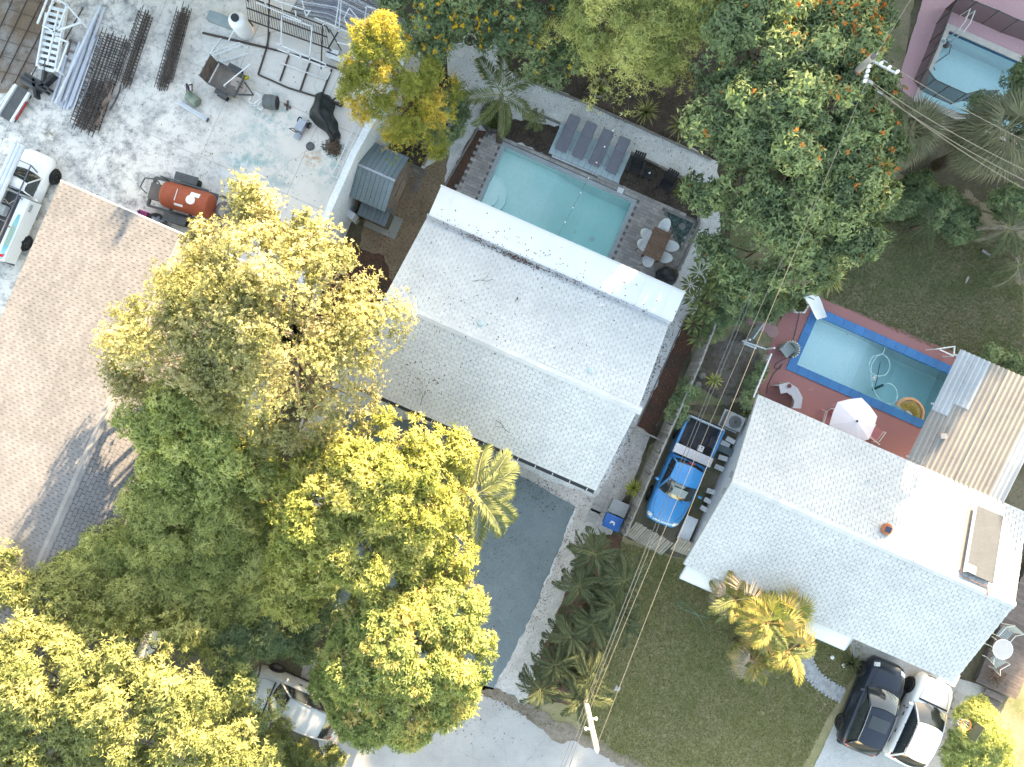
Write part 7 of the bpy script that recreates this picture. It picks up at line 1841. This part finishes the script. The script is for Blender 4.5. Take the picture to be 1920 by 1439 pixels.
for y in (-.5, .5): mb = MB(); mb.box((0, y, .24), (.45, .04, .48)); obj('trestle', mb, m_timber, wp)
sp_ = thing('shutter_stack', 'pale louvred shutter stack leaning at the deck corner', 'shutter', P(1408, 775), YAW); 
for k in range(4): mb = MB(); mb.box((k * .12 - .2, 0, .3), (.03, .5, .6), Matrix.Rotation(.5, 3, 'Y')); obj('shutter', mb, _M['pale_blue_paint'], sp_)
# wheelie bins
def bin_(px, py, body, lid, lab, mark=False):
    root = thing('wheelie_bin', lab, 'bin', P(px, py), YAW - math.pi / 2, 'wheelie bins beside the wooden fence')
    mb = MB()
    for z, s in ((.08, .80), (.95, 1.0)):
        mb.v += [(x * .27 * s, y * .32 * s, z) for x, y in ((-1, -1), (1, -1), (1, 1), (-1, 1))]
    mb.f += [(3, 2, 1, 0), (0, 1, 5, 4), (1, 2, 6, 5), (2, 3, 7, 6), (3, 0, 4, 7)]; obj('body', mb, body, root)
    mb = MB(); mb.grid(lambda a, b: ((a - .5) * .60, (b - .5) * .74, .98 + .07 * math.sin(math.pi * a) * math.sin(math.pi * (b * .8 + .1))), 6, 6); mb.box((0, 0, .965), (.60, .74, .03)); ld_ = obj('lid', mb, lid, root, smooth=True)
    mb = MB(); mb.bar((-.22, .37, .93), (.22, .37, .93), .04); obj('handle', mb, body, root)
    for s in (-1, 1): mb = MB(); mb.cyl((s * .22, .28, .10), (s * .28, .28, .10), .10, 14); obj('wheel', mb, m_tyre, root)
    if mark:
        mb = MB(); mb.box((-.02, -.02, 1.052), (.07, .16, .006)).box((.04, .07, 1.052), (.10, .05, .006)).box((.04, -.10, 1.052), (.05, .05, .006)); obj('emblem', mb, m_white, ld_)
m_bing = M('bin_grey', (.27, .29, .30), (.23, .25, .26), 2, .6); m_binb = M('bin_blue', (.012, .13, .42), (.012, .11, .36), 2, .5)
bin_(1154, 946, m_bing, m_bing, 'grey lidded wheelie bin beside the wooden fence'); bin_(1143, 972, m_binb, m_binb, 'blue recycling bin with white emblem beside the grey bin', True)
for i, (x, y, w_) in enumerate(((1122, 948, .5), (1112, 968, .45), (1136, 922, .35))):
    t_ = thing('paving_slab', ('pale paving slab next to the grey bin', 'pale paving slab next to the blue bin', 'small paving slab above the bins')[i], 'paving', P(x, y), YAW); mb = MB(); mb.box((0, 0, .035), (w_, w_ * 1.3, .04)); obj('slab', mb, m_conc, t_); mb = MB(); mb.box((0, 0, .057), (w_ * .96, .012, .004)); obj('joint', mb, m_kerb, t_)
# --- red deck: umbrella, chairs, bar, slide, float, hose
um = thing('parasol', 'pale pink white parasol open beside the blue edged pool', 'parasol', P(1590, 792 - 0, 0) * 1.0)
tq = P(1607, 790, 2.25); um.location = (tq.x, tq.y, 0)
m_canv = M('pale_pink_canvas', (.74, .66, .67), (.70, .62, .64), 1.5, .8, spec=.2, fine=.02)
for k in range(6):
    a0, a1 = R(k * 60 + 10), R(k * 60 + 70); r_ = 1.0
    mb = MB(); mb.add([(0, 0, 2.25), (r_ * math.cos(a0), r_ * math.sin(a0), 1.92), (r_ * .97 * math.cos((a0 + a1) / 2) * .93, r_ * .97 * math.sin((a0 + a1) / 2) * .93, 1.93), (r_ * math.cos(a1), r_ * math.sin(a1), 1.92)], [(0, 1, 2), (0, 2, 3)]); cv_ = obj('canopy_panel', mb, m_canv, um)
    mb = MB(); mb.bar((0, 0, 2.20), (r_ * .97 * math.cos(a0), r_ * .97 * math.sin(a0), 1.90), .02); obj('rib', mb, m_whitest, um)
mb = MB(); mb.cyl((0, 0, 0), (0, 0, 2.24), .025, 10); obj('pole', mb, m_whitest, um)
mb = MB(); mb.lathe([(.05, 2.24), (.05, 2.28), (.02, 2.31)], 14); obj('finial', mb, m_darkmetal, um)
mb = MB(); mb.lathe([(.26, .03), (.26, .08), (.06, .12)], 18); obj('base', mb, m_stucco, um)
m_pinks = M('pink_sling', (.46, .17, .19), (.40, .15, .17), 2, .7)
def sling_chair(px, py, a, lab):
    root = thing('sling_chair', lab, 'chair', P(px, py, .03), YAW + a, 'pink sling chairs on the red deck')
    mb = MB(); mb.box((0, -.05, .40), (.48, .46, .02)); obj('seat', mb, m_pinks, root)
    mb = MB(); mb.box((0, .26, .62), (.48, .02, .5), Matrix.Rotation(-.35, 3, 'X')); obj('backrest', mb, m_pinks, root)
    for s in (-1, 1):
        mb = MB(); mb.tube([(s * .27, -.3, 0), (s * .27, -.28, .58), (s * .27, .22, .60), (s * .27, .28, 0)], .018, 6); obj('arm_frame', mb, m_whitest, root)
        mb = MB(); mb.tube([(s * .25, -.28, .40), (s * .25, .17, .38), (s * .25, .37, .88)], .016, 6); obj('side_frame', mb, m_whitest, root)
    mb = MB(); mb.bar((-.25, .37, .88), (.25, .37, .88), .03); obj('top_bar', mb, m_whitest, root)
sling_chair(1549, 783, .15, 'pink sling chair with white frame beside the parasol'); sling_chair(1632, 812, 2.9, 'pink sling chair mostly under the parasol')
gc_ = thing('wicker_armchair', 'pale green wicker armchair at the pool corner', 'chair', P(1471, 657, .03), YAW - .5)
m_wick = M('pale_wicker', (.38, .43, .42), (.28, .33, .33), 20, .8)
mb = MB(); mb.box((0, 0, .36), (.5, .5, .10)); obj('seat', mb, m_wick, gc_)
mb = MB(); mb.grid(lambda a, b: (.33 * math.cos(-.6 + 4.34 * a) * (1 + .12 * b), .33 * math.sin(-.6 + 4.34 * a) * (1 + .12 * b), .10 + .70 * b), 22, 6); mb.grid(lambda a, b: (.30 * math.cos(-.6 + 4.34 * a) * (1 + .12 * b), .30 * math.sin(-.6 + 4.34 * a) * (1 + .12 * b), .10 + .70 * b), 22, 6, True); obj('backrest', mb, m_wick, gc_)
for k in range(14):
    t = -.6 + 4.34 * (k + .5) / 14; mb = MB(); mb.bar((.37 * math.cos(t), .37 * math.sin(t), .79), (.31 * math.cos(t), .31 * math.sin(t), .82), .05, .03); obj('rim', mb, M('rim_wicker', (.50, .54, .53), None, 8, .8), gc_)
for x in (-.2, .2):
    for y in (-.2, .2): mb = MB(); mb.cyl((x, y, 0), (x, y, .32), .02, 8); obj('leg', mb, m_wick, gc_)
br = thing('glass_bar', 'curved grey glass topped bar counter on the red deck', 'bar', P(1472, 738, .03)); o_ = P(1472, 738)
m_gt = M('frosted_glass_top', (.42, .40, .43), (.36, .35, .38), 2, .2, spec=.6)
arc = [(1445, 722), (1462, 718), (1478, 728), (1487, 745), (1484, 765)]; inn = [(1448, 738), (1460, 736), (1468, 742), (1473, 752), (1470, 764)]
for k in range(4):
    mb = MB(); mb.prism([tuple((P(*q) - o_)[:2]) for q in (arc[k], arc[k + 1], inn[k + 1], inn[k])], .98, 1.01); obj('top_panel', mb, m_gt, br)
    a, b = P(*arc[k]) - o_, P(*arc[k + 1]) - o_; mb = MB(); mb.add([a * .93, b * .93, b * .93 + Vector((0, 0, .97)), a * .93 + Vector((0, 0, .97))], [(0, 1, 2, 3)]); mb.bar(a + Vector((0, 0, .99)), b + Vector((0, 0, .99)), .035); obj('front_panel', mb, m_wick, br)
for q in arc: mb = MB(); a = P(*q) - o_; mb.bar(a * .95, a * .95 + Vector((0, 0, .98)), .04); obj('post', mb, m_whitest, br)
mb = MB(); mb.lathe([(.07, 0), (.09, .05), (.06, .05)], 14, P(1463, 724) - o_ + Vector((0, 0, 1.01))); obj('ashtray', mb, M('dark_red', (.14, .03, .03), None, 3, .5), br)
sd_ = thing('pool_slide', 'white pool slide curving into the blue edged pool', 'slide', P(1525, 565)); o_ = sd_.location
ctr = [(1517, 555, 1.25), (1523, 563, 1.1), (1528, 573, .75), (1532, 583, .42), (1536, 592, .22), (1539, 598, .15)]
mb = MB()
def sf(a, b):
    i = min(4, int(a * 5)); q = a * 5 - i; x, y, z = [ctr[i][k] * (1 - q) + ctr[i + 1][k] * q for k in range(3)]
    w_ = .22 + .05 * (1 - a); t = b * 2 - 1
    return P(x, y, z) - o_ + Vector((t * w_, t * w_ * .28, .14 * abs(t) ** 3))
mb.grid(sf, 14, 8); obj('chute', mb, m_plastic, sd_, smooth=True)
for t in (-1, 1):
    mb = MB(); mb.tube([P(1505, 558, .05) - o_ + Vector((0, t * .14, 0)), P(1512, 555, .7) - o_ + Vector((0, t * .14, 0)), P(1518, 552, 1.35) - o_ + Vector((0, t * .14, 0)), P(1526, 556, 1.45) - o_ + Vector((0, t * .14, 0))], .025, 7); obj('handrail', mb, M('teal_rail', (.16, .34, .33), None, 3, .4), sd_)
for k in range(4):
    mb = MB(); q = P(1505 + k * 3, 558 - k, .15 + k * .28) - o_; mb.bar(q + Vector((0, -.14, 0)), q + Vector((0, .14, 0)), .07, .03); obj('step', mb, _M['teal_rail'], sd_)
mb = MB(); q = P(1530, 578, .0) - o_; mb.bar(q, q + Vector((0, 0, .55)), .05); obj('support', mb, m_whitest, sd_)
# half orange-slice float
fl = thing('orange_slice_float', 'inflatable half orange slice floating in the blue edged pool', 'pool float', P(1702, 772, -.08), R(-34)); fl.location = P(1703, 775, -.08)
m_rind = M('float_rind', (.62, .28, .12), (.66, .40, .24), 3, .35); m_pith = M('float_pith', (.66, .58, .45), None, 3, .4); m_pulp = M('float_pulp', (.30, .20, .025), (.22, .17, .03), 9, .4, lo=.4, hi=.6)
R0 = .66
def half(r0, r1, z0, z1, a0=0., a1=math.pi):
    m_ = MB(); m_.grid(lambda a, b: ((r0 + (r1 - r0) * b) * math.cos(a0 + (a1 - a0) * a), (r0 + (r1 - r0) * b) * math.sin(a0 + (a1 - a0) * a), z0 + (z1 - z0) * math.sin(math.pi * b)), 24, 5, True); return m_
obj('rind', half(R0 - .10, R0, .0, .12), m_rind, fl, smooth=True)
mb = MB(); mb.tube([(R0 * math.cos(math.pi * k / 20), R0 * math.sin(math.pi * k / 20), .02) for k in range(21)], .04, 8); obj('rim', mb, m_rind, fl, smooth=True)
obj('pith', half(.02, R0 - .09, .0, .06), m_pith, fl, smooth=True)
for k in range(6):
    a0 = math.pi * (k + .10) / 6; a1 = math.pi * (k + .90) / 6; obj('segment', half(.12, R0 - .13, .055, .11, a0, a1), m_pulp, fl, smooth=True)
mb = MB(); mb.tube([(-R0, 0, .03), (R0, 0, .03)], .045, 8); obj('edge_tube', mb, m_pith, fl)
hs = thing('pool_hose', 'pale blue vacuum hose looping on the blue edged pool', 'hose', P(1650, 700, -.09)); o_ = P(1650, 700, -.09); hs.location = o_
pts = [(1660, 652), (1653, 665), (1638, 668), (1630, 680), (1632, 695), (1642, 705), (1660, 703), (1668, 690), (1666, 675), (1655, 665), (1645, 668), (1634, 685), (1633, 705), (1636, 725), (1646, 745), (1662, 757), (1676, 756), (1682, 745), (1680, 730), (1670, 720), (1658, 720)]
sm = []
for i in range(len(pts) - 1):
    p0, p1, p2, p3 = [Vector(pts[max(0, min(len(pts) - 1, i + k))]) for k in (-1, 0, 1, 2)]
    for t in (0, .33, .66): sm.append(.5 * ((2 * p1) + (p2 - p0) * t + (2 * p0 - 5 * p1 + 4 * p2 - p3) * t * t + (3 * p1 - p0 - 3 * p2 + p3) * t ** 3))
mb = MB(); mb.tube([P(p.x, p.y, -.09) - o_ for p in sm], .02, 7); obj('hose', mb, M('pale_hose', (.40, .62, .64), None, 3, .5), hs)
mb = MB(); mb.bar(P(1640, 730, -1.0) - o_, P(1651, 678, -.12) - o_, .022); mb.bar(P(1636, 731, -1.1) - o_, P(1656, 722, -1.1) - o_, .10, .06); obj('vacuum_head', mb, M('teal_dark', (.02, .12, .14), None, 3, .5), hs)
for i, (x, y) in enumerate(((1679, 652), (1638, 710))):
    t_ = thing('chlorine_float', ('white round float near the far pool edge', 'white round float inside the hose loop')[i], 'float', P(x, y, -.13)); mb = MB(); mb.lathe([(.03, 0), (.085, .03), (.085, .06), (.04, .08), (.03, .14)], 16); obj('ring', mb, m_plastic, t_, smooth=True); mb = MB(); mb.cyl((0, 0, .13), (0, 0, .16), .03, 10); obj('cap', mb, m_darkmetal, t_)
dh = thing('garden_hose', 'dark hose trailing across the red deck to the bar', 'hose', P(1450, 700)); o_ = dh.location
mb = MB(); mb.tube([P(x, y, .05) - o_ for x, y in ((1500, 585), (1490, 630), (1475, 672), (1455, 682), (1452, 690), (1462, 693), (1468, 682), (1450, 702), (1440, 722), (1437, 738))], .016, 6); obj('hose', mb, m_darkmetal, dh); mb = MB(); mb.cyl((0, 0, 0), (.0, .06, .02), .02, 8); obj('nozzle', mb, m_darkmetal, dh)
sh_ = thing('shelter_handrail', 'white handrail beside the corrugated shelter at the pool end', 'handrail', P(1775, 655)); o_ = sh_.location
for a, b in (((1755, 655), (1790, 650)), ((1762, 656), (1788, 668)), ((1790, 650), (1788, 668))):
    mb = MB(); mb.bar(P(*a, .8) - o_, P(*b, .8) - o_, .045); obj('rail', mb, m_white, sh_)
for x, y in ((1755, 655), (1790, 650), (1788, 668)): mb = MB(); q = P(x, y, .8); mb.bar(q - o_, Vector((q.x, q.y, .03)) - o_, .045); obj('post', mb, m_white, sh_)
# --- front lawn: cobbled path, sprinkler, hose, stone
cp = thing('cobble_path', 'curved path of pale cobbles leading to the car driveway', 'path', P(1545, 1275))
m_cob = M('pale_cobble', (.38, .38, .39), (.30, .30, .31), 4, .85, vary=.16)
mb = MB(); mb.box((0, 0, 0), (.20, .13, .05)); me = mb.mesh('cobble'); me.materials.append(m_cob)
ctr2 = [Vector(p) for p in ((1508, 1215), (1512, 1245), (1528, 1272), (1555, 1292), (1582, 1305))]
tot_ = 0; samples = []
for i in range(4):
    for k in range(9): samples.append(ctr2[i].lerp(ctr2[i + 1], k / 9))
for i, c in enumerate(samples):
    d = samples[min(i + 1, len(samples) - 1)] - samples[max(i - 1, 0)]; yaw = math.atan2(-d.y, d.x); nv = Vector((-d.y, d.x)).normalized()
    for k in range(4):
        q = c + nv * ((k - 1.5) * 7.0 + (1.5 if i % 2 else -1.5)); p = P(q.x, q.y, .035 + random.random() * .008) - cp.location
        link('cobble', me, None, cp, loc=p, rot=(random.gauss(0, .03), random.gauss(0, .03), yaw + random.gauss(0, .08)), scale=(.5, 1.2, 1))
gh = thing('lawn_hose', 'thin pale green hose looped on the lawn', 'hose', P(1290, 1140)); o_ = gh.location
mb = MB(); mb.tube([P(x, y, .04) - o_ for x, y in ((1330, 1160), (1300, 1150), (1280, 1142), (1270, 1135), (1272, 1130), (1282, 1130), (1295, 1140), (1310, 1155), (1322, 1180))], .014, 6); obj('hose', mb, M('green_hose', (.18, .34, .24), None, 3, .5), gh); mb = MB(); mb.cyl(P(1330, 1160, .03) - o_, P(1333, 1161, .03) - o_, .02, 8); obj('coupling', mb, m_darkmetal, gh)
for i, (x, y) in enumerate(((1556, 1229), (1577, 1244))):
    t_ = thing('path_light', ('white mushroom garden light on the lawn patch', 'white garden light by the dark spiky plant')[i], 'lamp', P(x, y)); mb = MB(); mb.cyl((0, 0, 0), (0, 0, .25), .02, 8); obj('stem', mb, m_darkmetal, t_); mb = MB(); mb.lathe([(.085, .24), (.08, .28), (.02, .31)], 14); obj('cap', mb, m_white, t_)
t_ = thing('flat_stone', 'pale jagged stone lying on the lawn by the palms', 'stone', P(1156, 1290)); mb = MB(); mb.prism([(-.14, -.10), (.10, -.14), (.18, .02), (.05, .06), (.0, .16), (-.05, .05)], .01, .05); obj('stone', mb, m_conc, t_); mb = MB(); mb.prism([(-.06, -.05), (.05, -.05), (.02, .04)], .05, .06); obj('chip', mb, m_conc, t_)
# --- wooden deck at the far side of the car-house, steps, round table
m_dk = M('weathered_deck', (.165, .135, .125), (.12, .10, .095), 5, .85, vary=.2)
wd_ = thing('wooden_deck', 'weathered brown plank deck beside the car house', 'deck', P(1888, 1210), YAW)
ou, ov = to_uv(wd_.location)
mb = MB(); mb.box((0, 0, 0), (1.9, .135, .03)); me = mb.mesh('plank'); me.materials.append(m_dk)
ua, va = to_uv(P(1915, 1055, .3)); ub, vb_ = to_uv(P(1862, 1290, .3))
for k in range(int((va + 1.8 - vb_) / .145)):
    link('plank', me, None, wd_, loc=(ub - ou + .15 + random.gauss(0, .015), vb_ - ov + k * .145, .30 + random.random() * .006))
mb = MB(); mb.box((ub - ou + .15, (va + 1.8 + vb_) / 2 - ov, .16), (1.8, va + 1.7 - vb_, .2)); obj('joists', mb, m_darkmetal, wd_)
for k in range(2):
    mb = MB(); mb.box((ub - ou + .25, vb_ - ov - .28 - k * .3, .20 - k * .09), (.9, .28, .05)); obj('step', mb, m_dk, wd_)
rt_ = thing('round_table', 'round white glass table on the weathered deck', 'table', P(1860, 1207, .32))
mb = MB(); mb.cyl((0, 0, .68), (0, 0, .71), .42, 30); obj('table_top', mb, M('cream_glass', (.52, .49, .47), (.46, .44, .43), 3, .25, spec=.6), rt_)
mb = MB(); mb.tube([(.42 * math.cos(t * .3), .42 * math.sin(t * .3), .70) for t in range(22)], .018, 6); obj('rim', mb, m_white, rt_)
for k in range(4): mb = MB(); mb.tube([(.30 * math.cos(k * 1.57), .30 * math.sin(k * 1.57), 0), (.2 * math.cos(k * 1.57), .2 * math.sin(k * 1.57), .68)], .018, 6); obj('leg', mb, m_white, rt_)
def strap_chair(px, py, a, lab):
    root = thing('strap_chair', lab, 'chair', P(px, py, .32), a, 'strap chairs on the weathered deck')
    for k in range(6): mb = MB(); mb.box((0, -.22 + k * .085, .40), (.5, .065, .015)); obj('seat_strap', mb, m_wick, root)
    for k in range(6): mb = MB(); mb.box((0, .28 + k * .03, .46 + k * .08), (.5, .015, .06), Matrix.Rotation(-.3, 3, 'X')); obj('back_strap', mb, m_wick, root)
    for s in (-1, 1): mb = MB(); mb.tube([(s * .27, -.3, 0), (s * .27, -.28, .6), (s * .27, .2, .6), (s * .27, .45, .92), (s * .27, .3, .3), (s * .27, .32, 0)], .018, 6); obj('side_frame', mb, m_white, root)
strap_chair(1872, 1183, YAW - .3, 'white strap chair behind the round deck table'); strap_chair(1860, 1232, YAW + 2.5, 'white strap chair in front of the round deck table')
dp = thing('dry_flower_pot', 'pots of dry brown plants by the gutter box', 'pot plant', P(1852, 1262)); mb = MB(); mb.lathe([(.14, 0), (.2, .3), (.17, .3), (.15, .24)], 16); obj('pot', mb, m_terra, dp)
n_ = 40; q = rng.normal(0, .17, (n_, 3)); q[:, 2] = .42 + np.abs(q[:, 2]); me = leaf_cloud('dry_leaves', q, unit(q), 5, .16, .05, .2, rng.random(n_)); me.materials.append(_M['dead_leaf']); link('dry_leaves', me, None, dp)
mb = MB(); mb.lathe([(.12, 0), (.16, .25), (.13, .25)], 14, (.25, .3, 0)); obj('pot', mb, m_white, dp)
# --- basketball hoop
bh = thing('basketball_hoop', 'orange basketball hoop on a dark post over the shrub', 'hoop', P(1845, 1385)); o_ = bh.location
rq = P(1810, 1360, 2.3) - o_
mb = MB(); mb.tube([rq + Vector((.22 * math.cos(t * .3), .22 * math.sin(t * .3), 0)) for t in range(22)], .02, 7); obj('rim', mb, M('hoop_orange', (.55, .17, .06), None, 3, .5), bh)
pq_ = P(1838, 1378, 2.3) - o_
mb = MB(); mb.bar(rq + (pq_ - rq).normalized() * .22, pq_, .06); mb.bar(pq_, Vector((0, 0, 0)), .07); obj('post', mb, m_darkmetal, bh)
nb = (pq_ - rq).normalized(); mb = MB(); mb.box(rq + nb * .30 + Vector((0, 0, .28)), (.03, .7, .5), Matrix.Rotation(math.atan2(nb.y, nb.x), 3, 'Z')); obj('backboard', mb, M('clear_board', (.10, .12, .08), None, 3, .3), bh)
mb = MB()
for k in range(10): t = k * .628; mb.bar(rq + Vector((.21 * math.cos(t), .21 * math.sin(t), 0)), rq + Vector((.12 * math.cos(t + .3), .12 * math.sin(t + .3), -.35)), .008)
obj('net', mb, m_white, bh)
# stone slabs beside the white car
for i, (x, y) in enumerate(((1795, 1305), (1790, 1322), (1783, 1338), (1778, 1356))):
    t_ = thing('crazy_paving', ('crazy paving stone first from the gutter box', 'crazy paving stone second from the gutter box', 'crazy paving stone third from the gutter box', 'crazy paving stone beside the white car mirror')[i], 'paving', P(x, y), random.random() * 3); mb = MB(); mb.prism([(-.2, -.16), (.1, -.2), (.22, .02), (.08, .2), (-.16, .15)], .02, .06); obj('slab', mb, m_road, t_); mb = MB(); mb.prism([(.18, -.18), (.3, -.1), (.24, .0)], .02, .05); obj('chip', mb, m_road, t_)
# --- utility poles and wires
m_pole = M('pale_pole_wood', (.34, .30, .26), (.28, .25, .215), 6, .8, bump=.3, bscale=30)
def pole(label, px, py, z, r=.12):
    q = P(px, py, z); root = thing('utility_pole', label, 'pole', (q.x, q.y, 0))
    mb = MB(); mb.tube([(0, 0, -.1), (0, 0, z)], [r * 1.25, r], 14); obj('shaft', mb, m_pole, root, smooth=True)
    return root
up1 = pole('pale utility pole standing at the street end of the areca palms', 1118, 1402, 6.5, .10)
mb = MB(); mb.lathe([(.05, 0), (.08, .12), (.05, .3), (.03, .32)], 12, (0, 0, 6.5)); obj('insulator', mb, m_plastic, up1)
for z, s in ((5.2, 1), (4.4, -1)): mb = MB(); mb.cyl((0, 0, z), (-.22 * s, .05, z), .04, 8); mb.lathe([(.04, -.05), (.06, 0), (.04, .08)], 10, (-.24 * s, .05, z)); obj('insulator', mb, m_plastic, up1)
up2 = pole('utility pole with insulator arms rising from the flame tree', 1637, 107, 9.0, .11)
for (dx, dy, n_) in ((.85, -.45, 3), (-.22, -.75, 4)):
    mb = MB(); mb.bar((0, 0, 8.8), (dx, dy, 8.8), .06); arm = obj('arm', mb, m_galv, up2)
    for k in range(n_): t = .35 + .6 * k / (n_ - 1); mb = MB(); mb.lathe([(.03, -.06), (.055, 0), (.055, .06), (.03, .12)], 10, (dx * t, dy * t, 8.88)); obj('insulator', mb, m_plastic, arm)
mb = MB(); mb.cyl((0, 0, 9.0), (0, 0, 9.06), .09, 14); obj('cap', mb, m_darkmetal, up2)
m_wire = M('weathered_wire', (.24, .21, .17), (.20, .175, .15), 3, .7); m_wired = M('dark_wire', (.13, .13, .14), None, 3, .6)
def wire(label, a, b, sag=.4, r=.009, mat_=None):
    A_, B_ = P(*a), P(*b); root = thing('power_line', label, 'wire', A_); mb = MB(); mb.tube([A_.lerp(B_, k / 16) - A_ - Vector((0, 0, sag * 4 * (k / 16) * (1 - k / 16))) for k in range(17)], r, 5); obj('conductor', mb, mat_ or m_wire, root); mb = MB(); mb.cyl((0, 0, 0), (B_ - A_).normalized() * .18, r * 1.9, 8); obj('clamp', mb, m_galv, root)
wire('power line from the insulator arm down to the street pole top', (1628, 146, 8.8), (1119, 1398, 6.6), .35)
wire('power line running beyond the picture from the upper pole', (1640, 108, 8.9), (1760, -80, 9.0), .1)
wire('low pale line passing over the pickup to the street pole', (1520, 365, 7.2), (1106, 1330, 5.2), .3)
wire('dark twin line over the pickup, first strand', (1420, 515, 5.2), (1047, 1450, 5.0), .3, .010, m_wired)
wire('dark twin line over the pickup, second strand', (1427, 515, 5.2), (1054, 1450, 5.0), .3, .010, m_wired)
wire('thin service line from the street pole to the road edge', (1106, 1330, 5.2), (1060, 1460, 5.4), .05, .014, m_wired)
wire('upper line from the pole across the grey fan palms', (1655, 113, 8.8), (1990, 296, 8.8), .2)
wire('middle line from the pole across the grey fan palms', (1628, 150, 8.6), (1990, 350, 8.6), .3, .011)
wire('lower line from the pole across the grey fan palms', (1628, 153, 8.5), (1990, 392, 8.5), .35, .011)
wire('lowest thin line from the pole into the palms', (1645, 172, 7.6), (1990, 372, 7.8), .3, .012)
# stones and a fallen frond on the back lawn
for i, (x, y, l_) in enumerate(((1718, 402, .55), (1748, 414, .45), (1848, 476, .5))):
    t_ = thing('bed_kerb', ('grey bed kerb stone below the shaded palm', 'second bed kerb stone below the shaded palm', 'bed kerb stone beside the pale old fronds')[i], 'kerb', P(x, y), R(-35)); mb = MB(); mb.box((0, 0, .05), (l_, .1, .1)); obj('stone', mb, m_kerb, t_); mb = MB(); mb.box((.1, 0, .105), (l_ * .4, .06, .02)); obj('chip', mb, m_kerb, t_)
for i, (x, y, a) in enumerate(((1718, 393, .9), (1812, 525, 1.2))):
    t_ = thing('dry_frond', ('pale dry frond stump by the bed kerb', 'single pale dry leaf on the back lawn')[i], 'frond', P(x, y, .03), a); mb = MB(); mb.grid(lambda p, q: (.4 * p - .2, (q - .5) * .10 * math.sin(math.pi * min(.98, p + .02)), .04 + .03 * p), 6, 2, True); obj('blade', mb, M('pale_straw', (.42, .38, .32), None, 4, .8), t_); mb = MB(); mb.bar((-.2, 0, .04), (.2, 0, .07), .012); obj('midrib', mb, m_timber, t_)
# fallen leaves: roof litter, path litter
def litter(name, label, pts, n, mat_, zf, size=.07):
    C_ = []
    for (x, y, sx, sy, k) in pts:
        m = int(n * k); g = rng.normal(0, 1, (m, 2)); t = g[:, 0] * sx; s = g[:, 1] * sy
        u_ = x + t * math.cos(R(23.7)) - s * math.sin(R(23.7)); v_ = y + t * math.sin(R(23.7)) + s * math.cos(R(23.7))
        for a, b in zip(u_, v_):
            z = 3.0
            for _ in range(6):
                q = P(a, b, z); z = zf(q)
            if z is not None: C_.append((q.x, q.y, z + .02))
    C_ = np.array(C_); nn_ = len(C_)
    me = leaf_cloud(name, C_, unit(np.tile([0., 0, 1.], (nn_, 1)) + rng.normal(0, .2, (nn_, 3))), 1, size, size * .5, .05, rng.random(nn_), .2); me.materials.append(mat_)
    return tag(link(name, me), label, 'leaves', kind='stuff')
def zroof_c(q):
    u, v = to_uv(q)
    if v > 4.8: return 3.13
    if v > 4.62: return 2.88 + (v - 4.62) * 1.6
    return 4.18 - (abs(v - 1.0) * (1.40 / 3.58 if v < 1 else 1.36 / 3.68)) + .03 if -2.55 < v else 2.8
L_dead = leaf_mat('roof_litter', [(0., (.16, .045, .02)), (.5, (.13, .07, .045)), (1., (.07, .06, .055))], .1)
litter('fallen_leaves', 'reddish fallen leaves along the patio roof kerb of the middle house', [(968, 484, 26, 2.5, .30), (900, 452, 30, 2.5, .12), (1050, 518, 60, 3, .16), (1180, 572, 40, 2, .04), (790, 710, 26, 20, .10), (870, 600, 60, 50, .10), (1000, 560, 120, 40, .05), (960, 470, 160, 14, .10), (1020, 480, 140, 12, .12)], 560, L_dead, zroof_c, .08)
for i, (x, y, a) in enumerate(((905, 528, 0.), (795, 745, 1.2), (945, 800, 2.3))):
    q = P(x, y, 3.3); q.z = zroof_c(q); q = P(x, y, q.z + .03); t_ = thing('fallen_twig', ('forked bare twig on the back slope of the middle roof', 'leafy twig at the shaded corner of the middle roof', 'short twig on the front slope of the middle roof')[i], 'twig', q, a); mb = MB(); mb.tube([(-.35, 0, .03), (-.1, .05, .04), (.15, 0, .05), (.4, .08, .03)], .010, 5); obj('stem', mb, m_bark, t_); mb = MB(); mb.tube([(.0, .03, .04), (.18, .2, .05), (.25, .32, .04)], .007, 5); obj('side_shoot', mb, m_bark, t_)
litter('fallen_leaves', 'dark fallen leaves scattered on the gravel paths', [(1225, 690, 6, 70, .25), (1165, 860, 14, 40, .12), (1010, 920, 50, 16, .15), (1040, 1080, 8, 90, .15), (880, 170, 18, 50, .15), (1120, 215, 120, 18, .18), (900, 1180, 30, 70, .2), (840, 1340, 70, 26, .12), (985, 1335, 50, 8, .12), (940, 1000, 40, 60, .1), (1300, 1200, 120, 90, .2), (1700, 520, 110, 60, .15), (710, 500, 25, 50, .3), (420, 300, 200, 90, .25)], 1100, L_dead, lambda q: .02, .08)
